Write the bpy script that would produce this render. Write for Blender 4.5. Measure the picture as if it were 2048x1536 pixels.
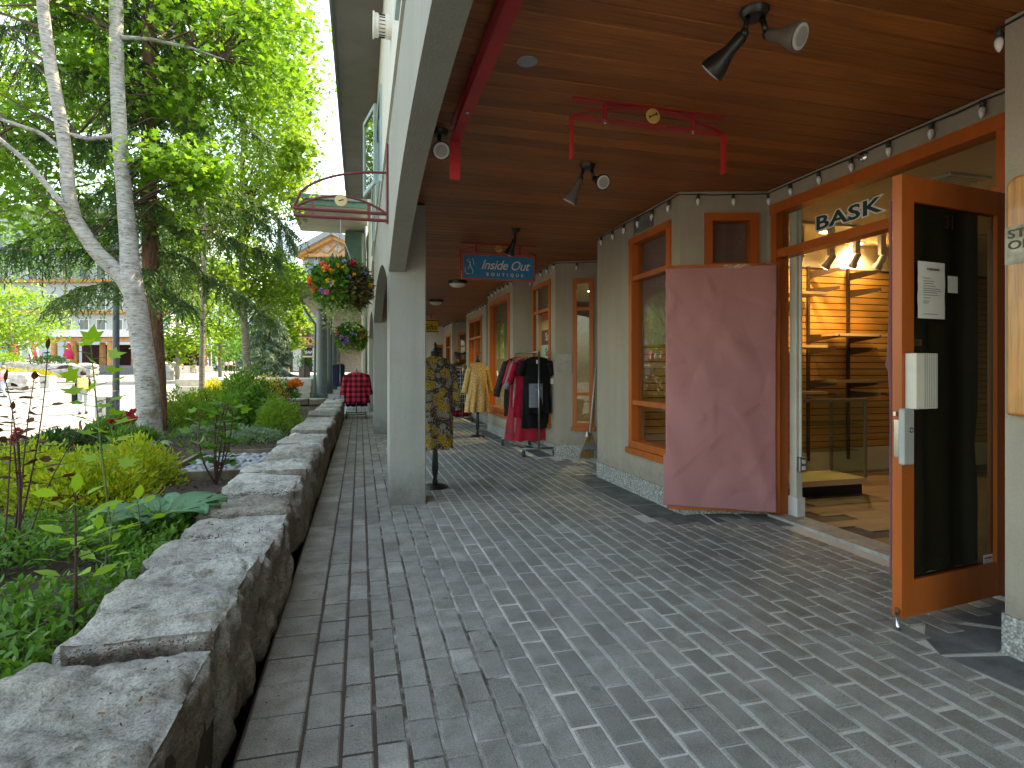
import bpy, bmesh, math, random
import numpy as np
from mathutils import Vector, Matrix, noise as mnoise
random.seed(7); RNG = np.random.default_rng(7)
for o in list(bpy.data.objects): bpy.data.objects.remove(o)
SC = bpy.context.scene
COL = SC.collection
# ---------------------------------------------------------------- camera
F, CX, CY, H = 1150., 1024., 738., 1.2          # focal length and horizon of the photograph in its own pixels
A = math.atan(304/1150.); SA, CA = math.sin(A), math.cos(A)
cam = bpy.data.cameras.new('camera'); camo = bpy.data.objects.new('camera', cam); COL.objects.link(camo)
camo.location = (0, 0, H); camo.rotation_euler = (math.radians(90), 0, -A)
cam.sensor_width = 36; cam.lens = 36*F/2048; cam.shift_y = -(768-CY)/2048
cam.clip_start = .05; cam.clip_end = 9000
SC.camera = camo
# ---------------------------------------------------------------- light
SUN_EL, SUN_AZ = math.radians(56), math.radians(72)   # azimuth measured from +Y towards +X
w = bpy.data.worlds.new('World'); SC.world = w; w.use_nodes = True
nt = w.node_tree; nt.nodes.clear()
sky = nt.nodes.new('ShaderNodeTexSky'); sky.sky_type = 'NISHITA'; sky.sun_disc = False
sky.sun_elevation = SUN_EL; sky.sun_rotation = SUN_AZ; sky.dust_density = 4.0; sky.air_density = 1.2; sky.altitude = 600
bg = nt.nodes.new('ShaderNodeBackground'); bg.inputs[1].default_value = .15
wo = nt.nodes.new('ShaderNodeOutputWorld'); nt.links.new(sky.outputs[0], bg.inputs[0]); nt.links.new(bg.outputs[0], wo.inputs[0])
sl = bpy.data.lights.new('sun', 'SUN'); sl.energy = 2.3; sl.angle = math.radians(.55); sl.color = (1, .95, .86)
so = bpy.data.objects.new('sun', sl); COL.objects.link(so)
sd = Vector((math.sin(SUN_AZ)*math.cos(SUN_EL), math.cos(SUN_AZ)*math.cos(SUN_EL), math.sin(SUN_EL)))
so.rotation_euler = sd.to_track_quat('Z', 'Y').to_euler()
vs = SC.view_settings; vs.view_transform = 'Standard'; vs.look = 'None'; vs.gamma = 1; vs.use_curve_mapping = False
vs.exposure = 2.74
vs.use_white_balance = True; vs.white_balance_temperature = 8900; vs.white_balance_tint = 3
SC.render.engine = 'CYCLES'
cy = SC.cycles; cy.use_denoising = True; cy.max_bounces = 10; cy.diffuse_bounces = 5; cy.glossy_bounces = 4
cy.transmission_bounces = 6; cy.transparent_max_bounces = 24; cy.caustics_reflective = False; cy.caustics_refractive = False
cy.sample_clamp_indirect = 6
# ---------------------------------------------------------------- pixel helpers (a pixel is only a direction)
def ray(px, py):
    u = (px-CX)/F; v = (CY-py)/F
    return SA+u*CA, CA-u*SA, v
def at(px, py, d):
    r = ray(px, py); return Vector((r[0]*d, r[1]*d, H+r[2]*d))
def onz(px, py, z=0.):
    r = ray(px, py); return at(px, py, (z-H)/r[2])
def smooth(t): t = min(1, max(0, t)); return t*t*(3-2*t)
def proj(x, y, z):
    d = x*SA+y*CA; l = x*CA-y*SA
    return CX+F*l/max(d, .01), CY-F*(z-H)/max(d, .01), d
# ---------------------------------------------------------------- object helpers
def parent_to(o, p):
    o.parent = p
    if p is not None:
        m = p.get('_w'); 
        o.matrix_parent_inverse = WORLD.get(p.name, Matrix()).inverted()
WORLD = {}
def tag(o, label=None, cat=None, group=None, kind=None):
    if label: o['label'] = label
    if cat: o['category'] = cat
    if group: o['group'] = group
    if kind: o['kind'] = kind
    return o
def thing(name, label, cat, loc=(0, 0, 0), group=None, rz=0):
    o = bpy.data.objects.new(name, None); COL.objects.link(o); o.empty_display_size = .1
    o.location = loc; o.rotation_euler = (0, 0, rz)
    WORLD[o.name] = Matrix.Translation(Vector(loc)) @ Matrix.Rotation(rz, 4, 'Z')
    return tag(o, label, cat, group)
class MB:
    def __init__(s): s.v = []; s.f = []
    def add(s, vs, fs):
        n = len(s.v); s.v += [tuple(p) for p in vs]; s.f += [tuple(i+n for i in f) for f in fs]; return s
    def box(s, lo, hi, M=None):
        x0, y0, z0 = lo; x1, y1, z1 = hi
        vs = [(x0,y0,z0),(x1,y0,z0),(x1,y1,z0),(x0,y1,z0),(x0,y0,z1),(x1,y0,z1),(x1,y1,z1),(x0,y1,z1)]
        if M is not None: vs = [M @ Vector(p) for p in vs]
        return s.add(vs, [(0,3,2,1),(4,5,6,7),(0,1,5,4),(1,2,6,5),(2,3,7,6),(3,0,4,7)])
    def cbox(s, c, size, M=None, bev=0):
        """box of a size round a centre, its edges chamfered by bev"""
        hx, hy, hz = size[0]/2, size[1]/2, size[2]/2
        if bev <= 0:
            T = Matrix.Translation(Vector(c)) @ (M if M is not None else Matrix())
            return s.box((-hx,-hy,-hz), (hx,hy,hz), T)
        bm = bmesh.new(); bmesh.ops.create_cube(bm, size=1)
        for v in bm.verts: v.co = Vector((v.co.x*size[0], v.co.y*size[1], v.co.z*size[2]))
        bmesh.ops.bevel(bm, geom=bm.edges[:], offset=bev, segments=1, affect='EDGES', profile=.5)
        T = Matrix.Translation(Vector(c)) @ (M if M is not None else Matrix())
        bm.verts.index_update()
        s.add([T @ v.co for v in bm.verts], [[v.index for v in f.verts] for f in bm.faces]); bm.free(); return s
    def tube(s, pts, r, n=8, cap=True):
        pts = [Vector(p) for p in pts]
        rs = r if isinstance(r, (list, tuple)) else [r]*len(pts)
        base = len(s.v); prev = None
        for i, p in enumerate(pts):
            t = (pts[min(i+1, len(pts)-1)]-pts[max(i-1, 0)])
            if t.length < 1e-9: t = Vector((0,0,1))
            t.normalize()
            if prev is None:
                a = Vector((0,0,1)) if abs(t.z) < .9 else Vector((1,0,0))
                u = t.cross(a).normalized()
            else:
                u = prev - t*prev.dot(t)
                if u.length < 1e-6: u = t.cross(Vector((1,0,.3)))
                u.normalize()
            prev = u; vv = t.cross(u)
            for k in range(n):
                an = 2*math.pi*k/n
                s.v.append(tuple(p+(u*math.cos(an)+vv*math.sin(an))*rs[i]))
        for i in range(len(pts)-1):
            for k in range(n):
                a = base+i*n+k; b = base+i*n+(k+1) % n
                s.f.append((a, b, b+n, a+n))
        if cap:
            s.f.append(tuple(base+k for k in range(n))[::-1])
            e = base+(len(pts)-1)*n; s.f.append(tuple(e+k for k in range(n)))
        return s
    def lathe(s, prof, c=(0,0,0), n=16, M=None, sx=1, sy=1):
        base = len(s.v)
        T = Matrix.Translation(Vector(c)) @ (M if M is not None else Matrix())
        for r, z in prof:
            for k in range(n):
                an = 2*math.pi*k/n
                s.v.append(tuple(T @ Vector((r*math.cos(an)*sx, r*math.sin(an)*sy, z))))
        for i in range(len(prof)-1):
            for k in range(n):
                a = base+i*n+k; b = base+i*n+(k+1) % n
                s.f.append((a, b, b+n, a+n))
        s.f.append(tuple(base+k for k in range(n))[::-1]); e = base+(len(prof)-1)*n; s.f.append(tuple(e+k for k in range(n)))
        return s
    def prism(s, poly, d, M=None):
        """polygon in local xy, thickness d along local z, turned by M"""
        n = len(poly); T = M if M is not None else Matrix()
        vs = [T @ Vector((p[0], p[1], 0)) for p in poly]+[T @ Vector((p[0], p[1], d)) for p in poly]
        fs = [tuple(range(n))[::-1], tuple(range(n, 2*n))]+[(i, (i+1) % n, (i+1) % n+n, i+n) for i in range(n)]
        return s.add(vs, fs)
    def sheet(s, fn, nu, nv):
        base = len(s.v)
        for j in range(nv+1):
            for i in range(nu+1): s.v.append(tuple(fn(i/nu, j/nv)))
        for j in range(nv):
            for i in range(nu):
                a = base+j*(nu+1)+i; s.f.append((a, a+1, a+nu+2, a+nu+1))
        return s
    def mesh(s, name):
        me = bpy.data.meshes.new(name); me.from_pydata(s.v, [], s.f); return me
    def build(s, name, mat, parent=None, smooth=False, label=None, cat=None, group=None, kind=None, auto=None, fix=True):
        me = s.mesh(name)
        if fix:
            bm = bmesh.new(); bm.from_mesh(me); bmesh.ops.recalc_face_normals(bm, faces=bm.faces); bm.to_mesh(me); bm.free()
        return mk(name, me, mat, parent, smooth, label, cat, group, kind, auto)
def mk(name, me, mat, parent=None, smooth=False, label=None, cat=None, group=None, kind=None, auto=None):
    if mat is not None: me.materials.append(mat)
    if smooth or auto:
        me.polygons.foreach_set('use_smooth', [True]*len(me.polygons))
        if auto: me.set_sharp_from_angle(angle=math.radians(auto))
    o = bpy.data.objects.new(name, me); COL.objects.link(o)
    parent_to(o, parent); WORLD[o.name] = Matrix()
    return tag(o, label, cat, group, kind)
def inst(name, me, M, parent=None):
    """another piece that shares the mesh; M is where it stands in the world"""
    o = bpy.data.objects.new(name, me); COL.objects.link(o)
    if parent is not None:
        o.parent = parent; o.matrix_parent_inverse = WORLD.get(parent.name, Matrix()).inverted()
    o.matrix_basis = M; WORLD[o.name] = M
    return o
def copy_tree(o, parent=None):
    c = o.copy(); COL.objects.link(c); c.parent = parent; WORLD[c.name] = WORLD.get(o.name, Matrix())
    for ch in [x for x in o.children]: copy_tree(ch, c)
    return c
def move_copy(o, loc, rz=0, label=None, scale=1):
    c = copy_tree(o); c.location = loc; c.rotation_euler = (0, 0, rz); c.scale = (scale,)*3
    if label: c['label'] = label
    return c
def frame_M(o, xa, ya, za):
    M = Matrix.Identity(4)
    for i, a in enumerate((xa, ya, za)):
        for j in range(3): M[j][i] = a[j]
    for j in range(3): M[j][3] = o[j]
    return M
def text(name, s, size, M, mat, parent, ext=.001, shear=0, offset=0, align='CENTER', sx=1, spacing=1):
    cu = bpy.data.curves.new('t', 'FONT'); cu.body = s; cu.size = size; cu.extrude = ext; cu.shear = shear; cu.offset = offset
    cu.align_x = align; cu.align_y = 'CENTER'; cu.resolution_u = 3; cu.space_character = spacing
    o = bpy.data.objects.new('t', cu); COL.objects.link(o)
    dg = bpy.context.evaluated_depsgraph_get(); me = bpy.data.meshes.new_from_object(o.evaluated_get(dg))
    bpy.data.objects.remove(o)
    me.transform(M @ Matrix.Diagonal((sx, 1, 1, 1))); me.name = name
    return mk(name, me, mat, parent)
# ---------------------------------------------------------------- materials
MATS = {}
def nmat(name):
    m = bpy.data.materials.new(name); m.use_nodes = True; MATS[name] = m
    t = m.node_tree; b = t.nodes['Principled BSDF']; return m, t, b
def mixc(t, fac, a, b, kind='MIX'):
    n = t.nodes.new('ShaderNodeMix'); n.data_type = 'RGBA'; n.blend_type = kind
    for s, v in ((n.inputs[0], fac), (n.inputs[6], a), (n.inputs[7], b)):
        if hasattr(v, 'links') or isinstance(v, bpy.types.NodeSocket): t.links.new(v, s)
        else: s.default_value = v if not isinstance(v, tuple) else (v+(1,) if len(v) == 3 else v)
    return n.outputs[2]
def ntex(t, co, scale, detail=4, rough=.6, stretch=None, kind='noise', rand=1):
    src = co
    if stretch is not None:
        mp = t.nodes.new('ShaderNodeMapping'); mp.inputs['Scale'].default_value = stretch; t.links.new(co, mp.inputs[0]); src = mp.outputs[0]
    if kind == 'noise':
        n = t.nodes.new('ShaderNodeTexNoise'); n.inputs['Detail'].default_value = detail; n.inputs['Roughness'].default_value = rough
    elif kind == 'voronoi':
        n = t.nodes.new('ShaderNodeTexVoronoi'); n.inputs['Randomness'].default_value = rand
    n.inputs['Scale'].default_value = scale; t.links.new(src, n.inputs[0]); return n
def ramp(t, fac, stops):
    r = t.nodes.new('ShaderNodeValToRGB'); e = r.color_ramp.elements
    while len(e) < len(stops): e.new(.5)
    for el, (p, c) in zip(e, stops): el.position = p; el.color = c if len(c) == 4 else tuple(c)+(1,)
    t.links.new(fac, r.inputs[0]); return r.outputs[0]
def g(v): return (v, v, v)
def math_n(t, op, a, b=None):
    n = t.nodes.new('ShaderNodeMath'); n.operation = op
    for s, v in ((n.inputs[0], a), (n.inputs[1], b)):
        if v is None: continue
        if isinstance(v, bpy.types.NodeSocket): t.links.new(v, s)
        else: s.default_value = v
    return n.outputs[0]
def bumpn(t, b, h, strength, dist=.01, prev=None):
    n = t.nodes.new('ShaderNodeBump'); n.inputs['Strength'].default_value = strength; n.inputs['Distance'].default_value = dist
    t.links.new(h, n.inputs['Height'])
    if prev is not None: t.links.new(prev, n.inputs['Normal'])
    if b is not None: t.links.new(n.outputs[0], b.inputs['Normal'])
    return n.outputs[0]
def island(t, both=False):
    ge = t.nodes.new('ShaderNodeNewGeometry'); r = ge.outputs['Random Per Island']
    if both:
        oi = t.nodes.new('ShaderNodeObjectInfo'); r = math_n(t, 'FRACT', math_n(t, 'ADD', r, oi.outputs['Random']))
    return r
def M(name, col, rough=.6, var=.18, scale=6, bump=0, bscale=80, metal=0, spec=.4, stretch=None, col2=None, ovar=0, bdist=.004, coat=0):
    """general painted, stained or worn surface"""
    m, t, b = nmat(name); co = t.nodes.new('ShaderNodeTexCoord').outputs['Object']
    b.inputs['Roughness'].default_value = rough; b.inputs['Metallic'].default_value = metal; b.inputs['Specular IOR Level'].default_value = spec
    b.inputs['Coat Weight'].default_value = coat
    n = ntex(t, co, scale, 5, .65, stretch)
    c2 = col2 or tuple(max(0, x*(1-2*var)) for x in col)
    c = mixc(t, ramp(t, n.outputs[0], [(.32, g(0)), (.68, g(1))]), c2, tuple(min(1, x*(1+var*.4)) for x in col))
    if ovar:
        r = island(t, True); c = mixc(t, 1., c, ramp(t, r, [(0, g(1-ovar)), (1, g(1))]), 'MULTIPLY')
    t.links.new(c, b.inputs['Base Color'])
    rr = ramp(t, n.outputs[0], [(.2, g(min(1, rough*1.12))), (.8, g(rough*.88))]); t.links.new(rr, b.inputs['Roughness'])
    if bump: bumpn(t, b, ntex(t, co, bscale, 4, .6, stretch).outputs[0], bump, bdist)
    return m
def GLASS(name, tint=(.9, .95, .93), refl=1.0, rough=.0):
    m, t, b = nmat(name); t.nodes.remove(b); out = t.nodes['Material Output']
    tr = t.nodes.new('ShaderNodeBsdfTransparent'); tr.inputs[0].default_value = tint+(1,)
    gl = t.nodes.new('ShaderNodeBsdfGlossy'); gl.inputs['Roughness'].default_value = rough
    fr = t.nodes.new('ShaderNodeLayerWeight'); fr.inputs[0].default_value = .5
    fac = math_n(t, 'MINIMUM', math_n(t, 'ADD', math_n(t, 'MULTIPLY', math_n(t, 'POWER', fr.outputs['Facing'], 5.), .8*refl), .035*refl), 1.)
    mx = t.nodes.new('ShaderNodeMixShader'); t.links.new(fac, mx.inputs[0]); t.links.new(tr.outputs[0], mx.inputs[1]); t.links.new(gl.outputs[0], mx.inputs[2])
    t.links.new(mx.outputs[0], out.inputs[0]); return m
def EMIT(name, col, s):
    m, t, b = nmat(name); b.inputs['Base Color'].default_value = col+(1,); b.inputs['Emission Color'].default_value = col+(1,); b.inputs['Emission Strength'].default_value = s; return m
def LEAF(name, c1, c2, trans=.45, c3=None, rough=.5, nscale=1.5):
    m, t, b = nmat(name); out = t.nodes['Material Output']; co = t.nodes.new('ShaderNodeTexCoord').outputs['Object']
    st = [(0, c1), (1, c2)] if c3 is None else [(0, c1), (.55, c2), (1, c3)]
    r = island(t); n = ntex(t, co, nscale, 3, .6)
    f = math_n(t, 'ADD', math_n(t, 'MULTIPLY', r, .6), math_n(t, 'MULTIPLY', n.outputs[0], .45))
    c = ramp(t, math_n(t, 'SUBTRACT', f, .05), st)
    t.links.new(c, b.inputs['Base Color']); b.inputs['Roughness'].default_value = rough; b.inputs['Specular IOR Level'].default_value = .3
    tl = t.nodes.new('ShaderNodeBsdfTranslucent'); t.links.new(mixc(t, 1., c, (1., 1., .55), 'MULTIPLY'), tl.inputs[0])
    mx = t.nodes.new('ShaderNodeMixShader'); mx.inputs[0].default_value = trans
    t.links.new(b.outputs[0], mx.inputs[1]); t.links.new(tl.outputs[0], mx.inputs[2]); t.links.new(mx.outputs[0], out.inputs[0]); return m
# ---------------------------------------------------------------- leaf clouds
SHAPES = {
 'maple': np.array([(0,0,0),(.12,.16,.02),(.46,.1,.1),(.34,.34,.06),(.5,.62,.1),(.2,.6,.03),(0,1,0),(-.2,.6,.03),(-.5,.62,.1),(-.34,.34,.06),(-.46,.1,.1),(-.12,.16,.02)]),
 'oval': np.array([(0,0,0),(.3,.3,.08),(.3,.62,.08),(0,1,0),(-.3,.62,.08),(-.3,.3,.08)]),
 'diamond': np.array([(0,0,0),(.5,.5,.1),(0,1,0),(-.5,.5,.1)]),
 'needle': np.array([(.5,0,0),(.35,1,0),(-.35,1,0),(-.5,0,0)]),
 'blade': np.array([(.5,0,0),(.45,.5,.05),(0,1,0),(-.45,.5,.05),(-.5,0,0)]),
 'petal': np.array([(0,0,0),(.38,.25,.1),(.42,.7,.2),(0,1,.12),(-.42,.7,.2),(-.38,.25,.1)]),
}
def unit(v): return v/np.maximum(np.linalg.norm(v, axis=1, keepdims=True), 1e-9)
def leaf_mesh(name, P, D, L, W, shape='oval', nrm=None, nj=.5):
    """one polygon per leaf: P base points, D growth directions, L lengths, W widths, nrm preferred upper side"""
    P = np.asarray(P, float); n = len(P); D = unit(np.asarray(D, float)); L = np.broadcast_to(L, n); W = np.broadcast_to(W, n)
    up = np.broadcast_to(np.array((0, 0, 1.)) if nrm is None else nrm, (n, 3)) + RNG.normal(0, nj, (n, 3))
    S = unit(np.cross(D, up)); N = np.cross(S, D)
    sh = SHAPES[shape]; k = len(sh)
    V = P[:, None, :] + S[:, None, :]*(sh[None, :, 0:1]*W[:, None, None]) + D[:, None, :]*(sh[None, :, 1:2]*L[:, None, None]) + N[:, None, :]*(sh[None, :, 2:3]*W[:, None, None])
    me = bpy.data.meshes.new(name); me.vertices.add(n*k); me.vertices.foreach_set('co', V.reshape(-1).astype(np.float32))
    me.loops.add(n*k); me.loops.foreach_set('vertex_index', np.arange(n*k, dtype=np.int32))
    me.polygons.add(n); me.polygons.foreach_set('loop_start', np.arange(0, n*k, k, dtype=np.int32))
    me.update(calc_edges=True); me.validate(); return me
def rdir(n, up=0., flat=1.):
    d = RNG.normal(0, 1, (n, 3)); d[:, 2] *= flat; d = unit(d); d[:, 2] += up; return unit(d)
# ================================================================ materials of the setting
def mat_paver():
    m, t, b = nmat('paver'); co = t.nodes.new('ShaderNodeTexCoord'); ge = t.nodes.new('ShaderNodeNewGeometry')
    pos = ge.outputs['Position']
    r = island(t, True)
    base = ramp(t, r, [(0, (.28, .264, .235)), (.25, (.325, .307, .274)), (.7, (.36, .342, .306)), (.93, (.39, .37, .332)), (1, (.47, .45, .41))])
    fine = ntex(t, pos, 190, 4, .8); mid = ntex(t, pos, 7, 5, .65); big = ntex(t, pos, 1.1, 3, .5)
    c = mixc(t, ramp(t, mid.outputs[0], [(.4, g(.0)), (.66, g(.75))]), base, (.22, .2, .168))
    gum = ntex(t, pos, 3.1, 1, .5, None, 'voronoi'); c = mixc(t, ramp(t, gum.outputs['Distance'], [(.045, g(.55)), (.06, g(0))]), c, (.12, .115, .105))
    c = mixc(t, 1., c, ramp(t, fine.outputs[0], [(.34, g(.5)), (.5, g(.98)), (.66, g(1.25))]), 'MULTIPLY')
    c = mixc(t, 1., c, ramp(t, big.outputs[0], [(.3, g(.72)), (.7, g(1.1))]), 'MULTIPLY')
    t.links.new(c, b.inputs['Base Color']); b.inputs['Specular IOR Level'].default_value = .2
    t.links.new(ramp(t, mid.outputs[0], [(.3, g(.78)), (.7, g(.95))]), b.inputs['Roughness'])
    n1 = bumpn(t, None, fine.outputs[0], .6, .003); bumpn(t, b, mid.outputs[0], .35, .008, n1); return m
def mat_joint():
    m, t, b = nmat('joint_sand'); pos = t.nodes.new('ShaderNodeNewGeometry').outputs['Position']
    sx = t.nodes.new('ShaderNodeSeparateXYZ'); t.links.new(pos, sx.inputs[0])
    n = ntex(t, pos, 3, 5, .7); f = math_n(t, 'ADD', math_n(t, 'MULTIPLY', sx.outputs[0], .55), math_n(t, 'MULTIPLY', math_n(t, 'SUBTRACT', n.outputs[0], .5), 1.2))
    c = mixc(t, ramp(t, f, [(.1, g(0)), (.45, g(1))]), (.085, .06, .045), (.74, .7, .63))
    gr = ntex(t, pos, 420, 2, .8)
    c = mixc(t, 1., c, ramp(t, gr.outputs[0], [(.3, g(.5)), (.65, g(1.25))]), 'MULTIPLY')
    t.links.new(c, b.inputs['Base Color']); b.inputs['Roughness'].default_value = .95; bumpn(t, b, gr.outputs[0], .8, .004); return m
def mat_stone():
    m, t, b = nmat('wall_stone'); ge = t.nodes.new('ShaderNodeNewGeometry'); pos = ge.outputs['Position']
    r = island(t, True); n1 = ntex(t, pos, 3.2, 6, .7); n2 = ntex(t, pos, 20, 8, .72, (1.0, .8, 1.7)); n3 = ntex(t, pos, 130, 4, .8)
    c = ramp(t, n1.outputs[0], [(.25, (.31, .29, .255)), (.5, (.48, .46, .42)), (.75, (.63, .61, .57))])
    c = mixc(t, 1., c, ramp(t, r, [(0, (.68, .65, .6)), (.5, (.95, .93, .9)), (1, (1.12, 1.13, 1.14))]), 'MULTIPLY')
    c = mixc(t, 1., c, ramp(t, n2.outputs[0], [(.3, g(.5)), (.52, g(1.0)), (.75, g(1.25))]), 'MULTIPLY')
    moss = ntex(t, pos, 5.5, 6, .72); c = mixc(t, ramp(t, moss.outputs[0], [(.6, g(0)), (.68, g(.85))]), c, (.12, .085, .035))
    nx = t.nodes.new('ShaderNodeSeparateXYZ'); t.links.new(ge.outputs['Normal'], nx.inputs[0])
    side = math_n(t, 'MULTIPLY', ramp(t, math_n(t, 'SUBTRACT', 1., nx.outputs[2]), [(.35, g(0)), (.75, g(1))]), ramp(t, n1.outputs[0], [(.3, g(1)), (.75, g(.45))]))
    c = mixc(t, math_n(t, 'MULTIPLY', side, .92), c, (.165, .12, .08))     # steeper faces mixed browner and darker than the tops
    t.links.new(c, b.inputs['Base Color']); b.inputs['Roughness'].default_value = .9; b.inputs['Specular IOR Level'].default_value = .2
    c = mixc(t, 1., c, ramp(t, n3.outputs[0], [(.36, g(.55)), (.5, g(1.0)), (.66, g(1.25))]), 'MULTIPLY'); t.links.new(c, b.inputs['Base Color'])
    a = bumpn(t, None, n3.outputs[0], .9, .006); bumpn(t, b, n2.outputs[0], 1., .03, a); return m
def mat_soil():
    m, t, b = nmat('mulch'); co = t.nodes.new('ShaderNodeTexCoord').outputs['Object']
    v = ntex(t, co, 75, 1, .5, (1, .45, 1), 'voronoi'); n = ntex(t, co, 160, 4, .8); p = ntex(t, co, 2, 4, .6)
    c = mixc(t, n.outputs[0], (.018, .011, .008), (.11, .07, .05)); c = mixc(t, math_n(t, 'MULTIPLY', p.outputs[0], .5), c, (.07, .045, .03))
    sp = ramp(t, n.outputs[0], [(.66, g(0)), (.7, g(1))]); c = mixc(t, sp, c, (.2, .15, .11))
    t.links.new(c, b.inputs['Base Color']); b.inputs['Roughness'].default_value = .95
    a = bumpn(t, None, v.outputs['Distance'], .9, .02); bumpn(t, b, n.outputs[0], .8, .012, a); return m
def mat_plaza():
    m, t, b = nmat('plaza_paving'); co = t.nodes.new('ShaderNodeTexCoord').outputs['Object']
    br = t.nodes.new('ShaderNodeTexBrick'); br.inputs['Scale'].default_value = 1; br.inputs['Brick Width'].default_value = .42; br.inputs['Row Height'].default_value = .21
    br.inputs['Mortar Size'].default_value = .006; br.inputs['Color1'].default_value = (.2, .185, .175, 1); br.inputs['Color2'].default_value = (.25, .235, .225, 1); br.inputs['Mortar'].default_value = (.14, .135, .13, 1)
    t.links.new(co, br.inputs[0]); n = ntex(t, co, .6, 5, .6)
    t.links.new(mixc(t, 1., br.outputs[0], ramp(t, n.outputs[0], [(.3, g(.85)), (.7, g(1.1))]), 'MULTIPLY'), b.inputs['Base Color']); b.inputs['Roughness'].default_value = .85; return m
def mat_stucco(name, col, var=.1):
    m, t, b = nmat(name); co = t.nodes.new('ShaderNodeTexCoord').outputs['Object']
    n = ntex(t, co, 1.3, 6, .65); f = ntex(t, co, 95, 3, .55); st = ntex(t, co, 3, 4, .7, (3, 3, .25))
    c = mixc(t, 1., col, ramp(t, n.outputs[0], [(.3, g(1-var)), (.7, g(1+var*.6))]), 'MULTIPLY')
    c = mixc(t, 1., c, ramp(t, st.outputs[0], [(.3, g(.92)), (.6, g(1.02))]), 'MULTIPLY')
    sz = t.nodes.new('ShaderNodeSeparateXYZ'); t.links.new(co, sz.inputs[0]); gr = ntex(t, co, 9, 6, .75); sp = math_n(t, 'SUBTRACT', math_n(t, 'MULTIPLY', gr.outputs[0], .9), math_n(t, 'MULTIPLY', sz.outputs[2], 1.1))
    c = mixc(t, ramp(t, sp, [(.12, g(0)), (.45, g(.55))]), c, (.14, .115, .085)); ck = ntex(t, co, 2.3, 6, .8); c = mixc(t, ramp(t, ck.outputs[0], [(.497, g(0)), (.5, g(.22)), (.503, g(0))]), c, (.15, .14, .12))
    t.links.new(c, b.inputs['Base Color']); b.inputs['Roughness'].default_value = .88; b.inputs['Specular IOR Level'].default_value = .25
    bumpn(t, b, f.outputs[0], .55, .006); return m
def mat_pebble():
    m, t, b = nmat('pebble_dash'); co = t.nodes.new('ShaderNodeTexCoord').outputs['Object']
    v = ntex(t, co, 85, 1, .5, None, 'voronoi'); n = ntex(t, co, 60, 4, .7)
    c = ramp(t, v.outputs['Color'], [(0, (.16, .15, .13)), (.5, (.42, .41, .38)), (1, (.66, .65, .62))])
    c = mixc(t, ramp(t, v.outputs['Distance'], [(.35, g(0)), (.7, g(.75))]), c, (.13, .125, .11))
    t.links.new(c, b.inputs['Base Color']); b.inputs['Roughness'].default_value = .8; bumpn(t, b, v.outputs['Distance'], -.9, .012); return m
def mat_wood(name, c1, c2, c3, stretch=(1.2, 40, 40), rough=.45, scale=1.6, coat=.0, ovar=.35, bump=.12):
    m, t, b = nmat(name); co = t.nodes.new('ShaderNodeTexCoord').outputs['Object']
    r = island(t, True)
    oi = t.nodes.new('ShaderNodeCombineXYZ'); s = math_n(t, 'MULTIPLY', r, 37.); t.links.new(s, oi.inputs[0]); t.links.new(s, oi.inputs[2])
    ad = t.nodes.new('ShaderNodeVectorMath'); t.links.new(co, ad.inputs[0]); t.links.new(oi.outputs[0], ad.inputs[1])
    n = ntex(t, ad.outputs[0], scale, 7, .68, stretch); k = ntex(t, ad.outputs[0], 2.2, 3, .6)
    c = ramp(t, n.outputs[0], [(.28, c1), (.5, c2), (.74, c3)])
    c = mixc(t, 1., c, ramp(t, r, [(0, g(1-ovar)), (1, g(1.1))]), 'MULTIPLY')
    c = mixc(t, ramp(t, k.outputs[0], [(.55, g(0)), (.8, g(.45))]), c, tuple(x*.5 for x in c1))
    t.links.new(c, b.inputs['Base Color']); b.inputs['Roughness'].default_value = rough; b.inputs['Coat Weight'].default_value = coat
    bumpn(t, b, n.outputs[0], bump, .003); return m
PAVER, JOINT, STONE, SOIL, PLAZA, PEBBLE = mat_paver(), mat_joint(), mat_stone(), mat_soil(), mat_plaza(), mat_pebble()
STUCCO = mat_stucco('stucco_beige', (.34, .3, .245)); STUCCO2 = mat_stucco('stucco_grey_green', (.29, .29, .265)); STUCCO3 = mat_stucco('stucco_white', (.6, .6, .56))
CEIL = mat_wood('ceiling_board', (.16, .046, .01), (.34, .1, .02), (.46, .15, .032))
ORANGE = M('orange_paint', (.5, .115, .02), .4, .16, 3, .12, 60, stretch=(1, 1, .2), ovar=.12)
SLAB = M('dark_slab', (.2, .2, .195), .7, .25, 5, .3, 40, ovar=.3)
GLASSM = GLASS('window_glass'); DARK = M('dark_interior', (.05, .045, .04), .9)
TEAL = M('grey_green_paint', (.17, .22, .2), .5, .1); METAL_G = M('grey_metal', (.35, .36, .37), .4, .1, metal=.8)
WHITE = M('white_paint', (.75, .74, .7), .5, .06); SOFFIT = M('dark_soffit_paint', (.19, .185, .18), .8, .08, 2)
BLUEFRAME = M('pale_blue_frame', (.33, .45, .47), .45, .08)
# ================================================================ ground
def tz(x, y):
    if y < 18: return -.7
    return -.7+1.45*min(1, (y-18)/62.)
def ground():
    ys = [-60, -20, 0, 8, 14, 18, 24, 30, 40, 50, 60, 70, 80, 100, 150, 300, 900, 4000]; xs = [-4000, -900, -200, -80, -40, -20, -10, 0, 10, 40, 200, 900, 4000]
    mb = MB(); vs = [(x, y, tz(x, y)) for y in ys for x in xs]; n = len(xs)
    mb.add(vs, [(j*n+i, j*n+i+1, (j+1)*n+i+1, (j+1)*n+i) for j in range(len(ys)-1) for i in range(n-1)])
    return mb.build('plaza_ground', PLAZA, kind='structure')
ground()
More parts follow.
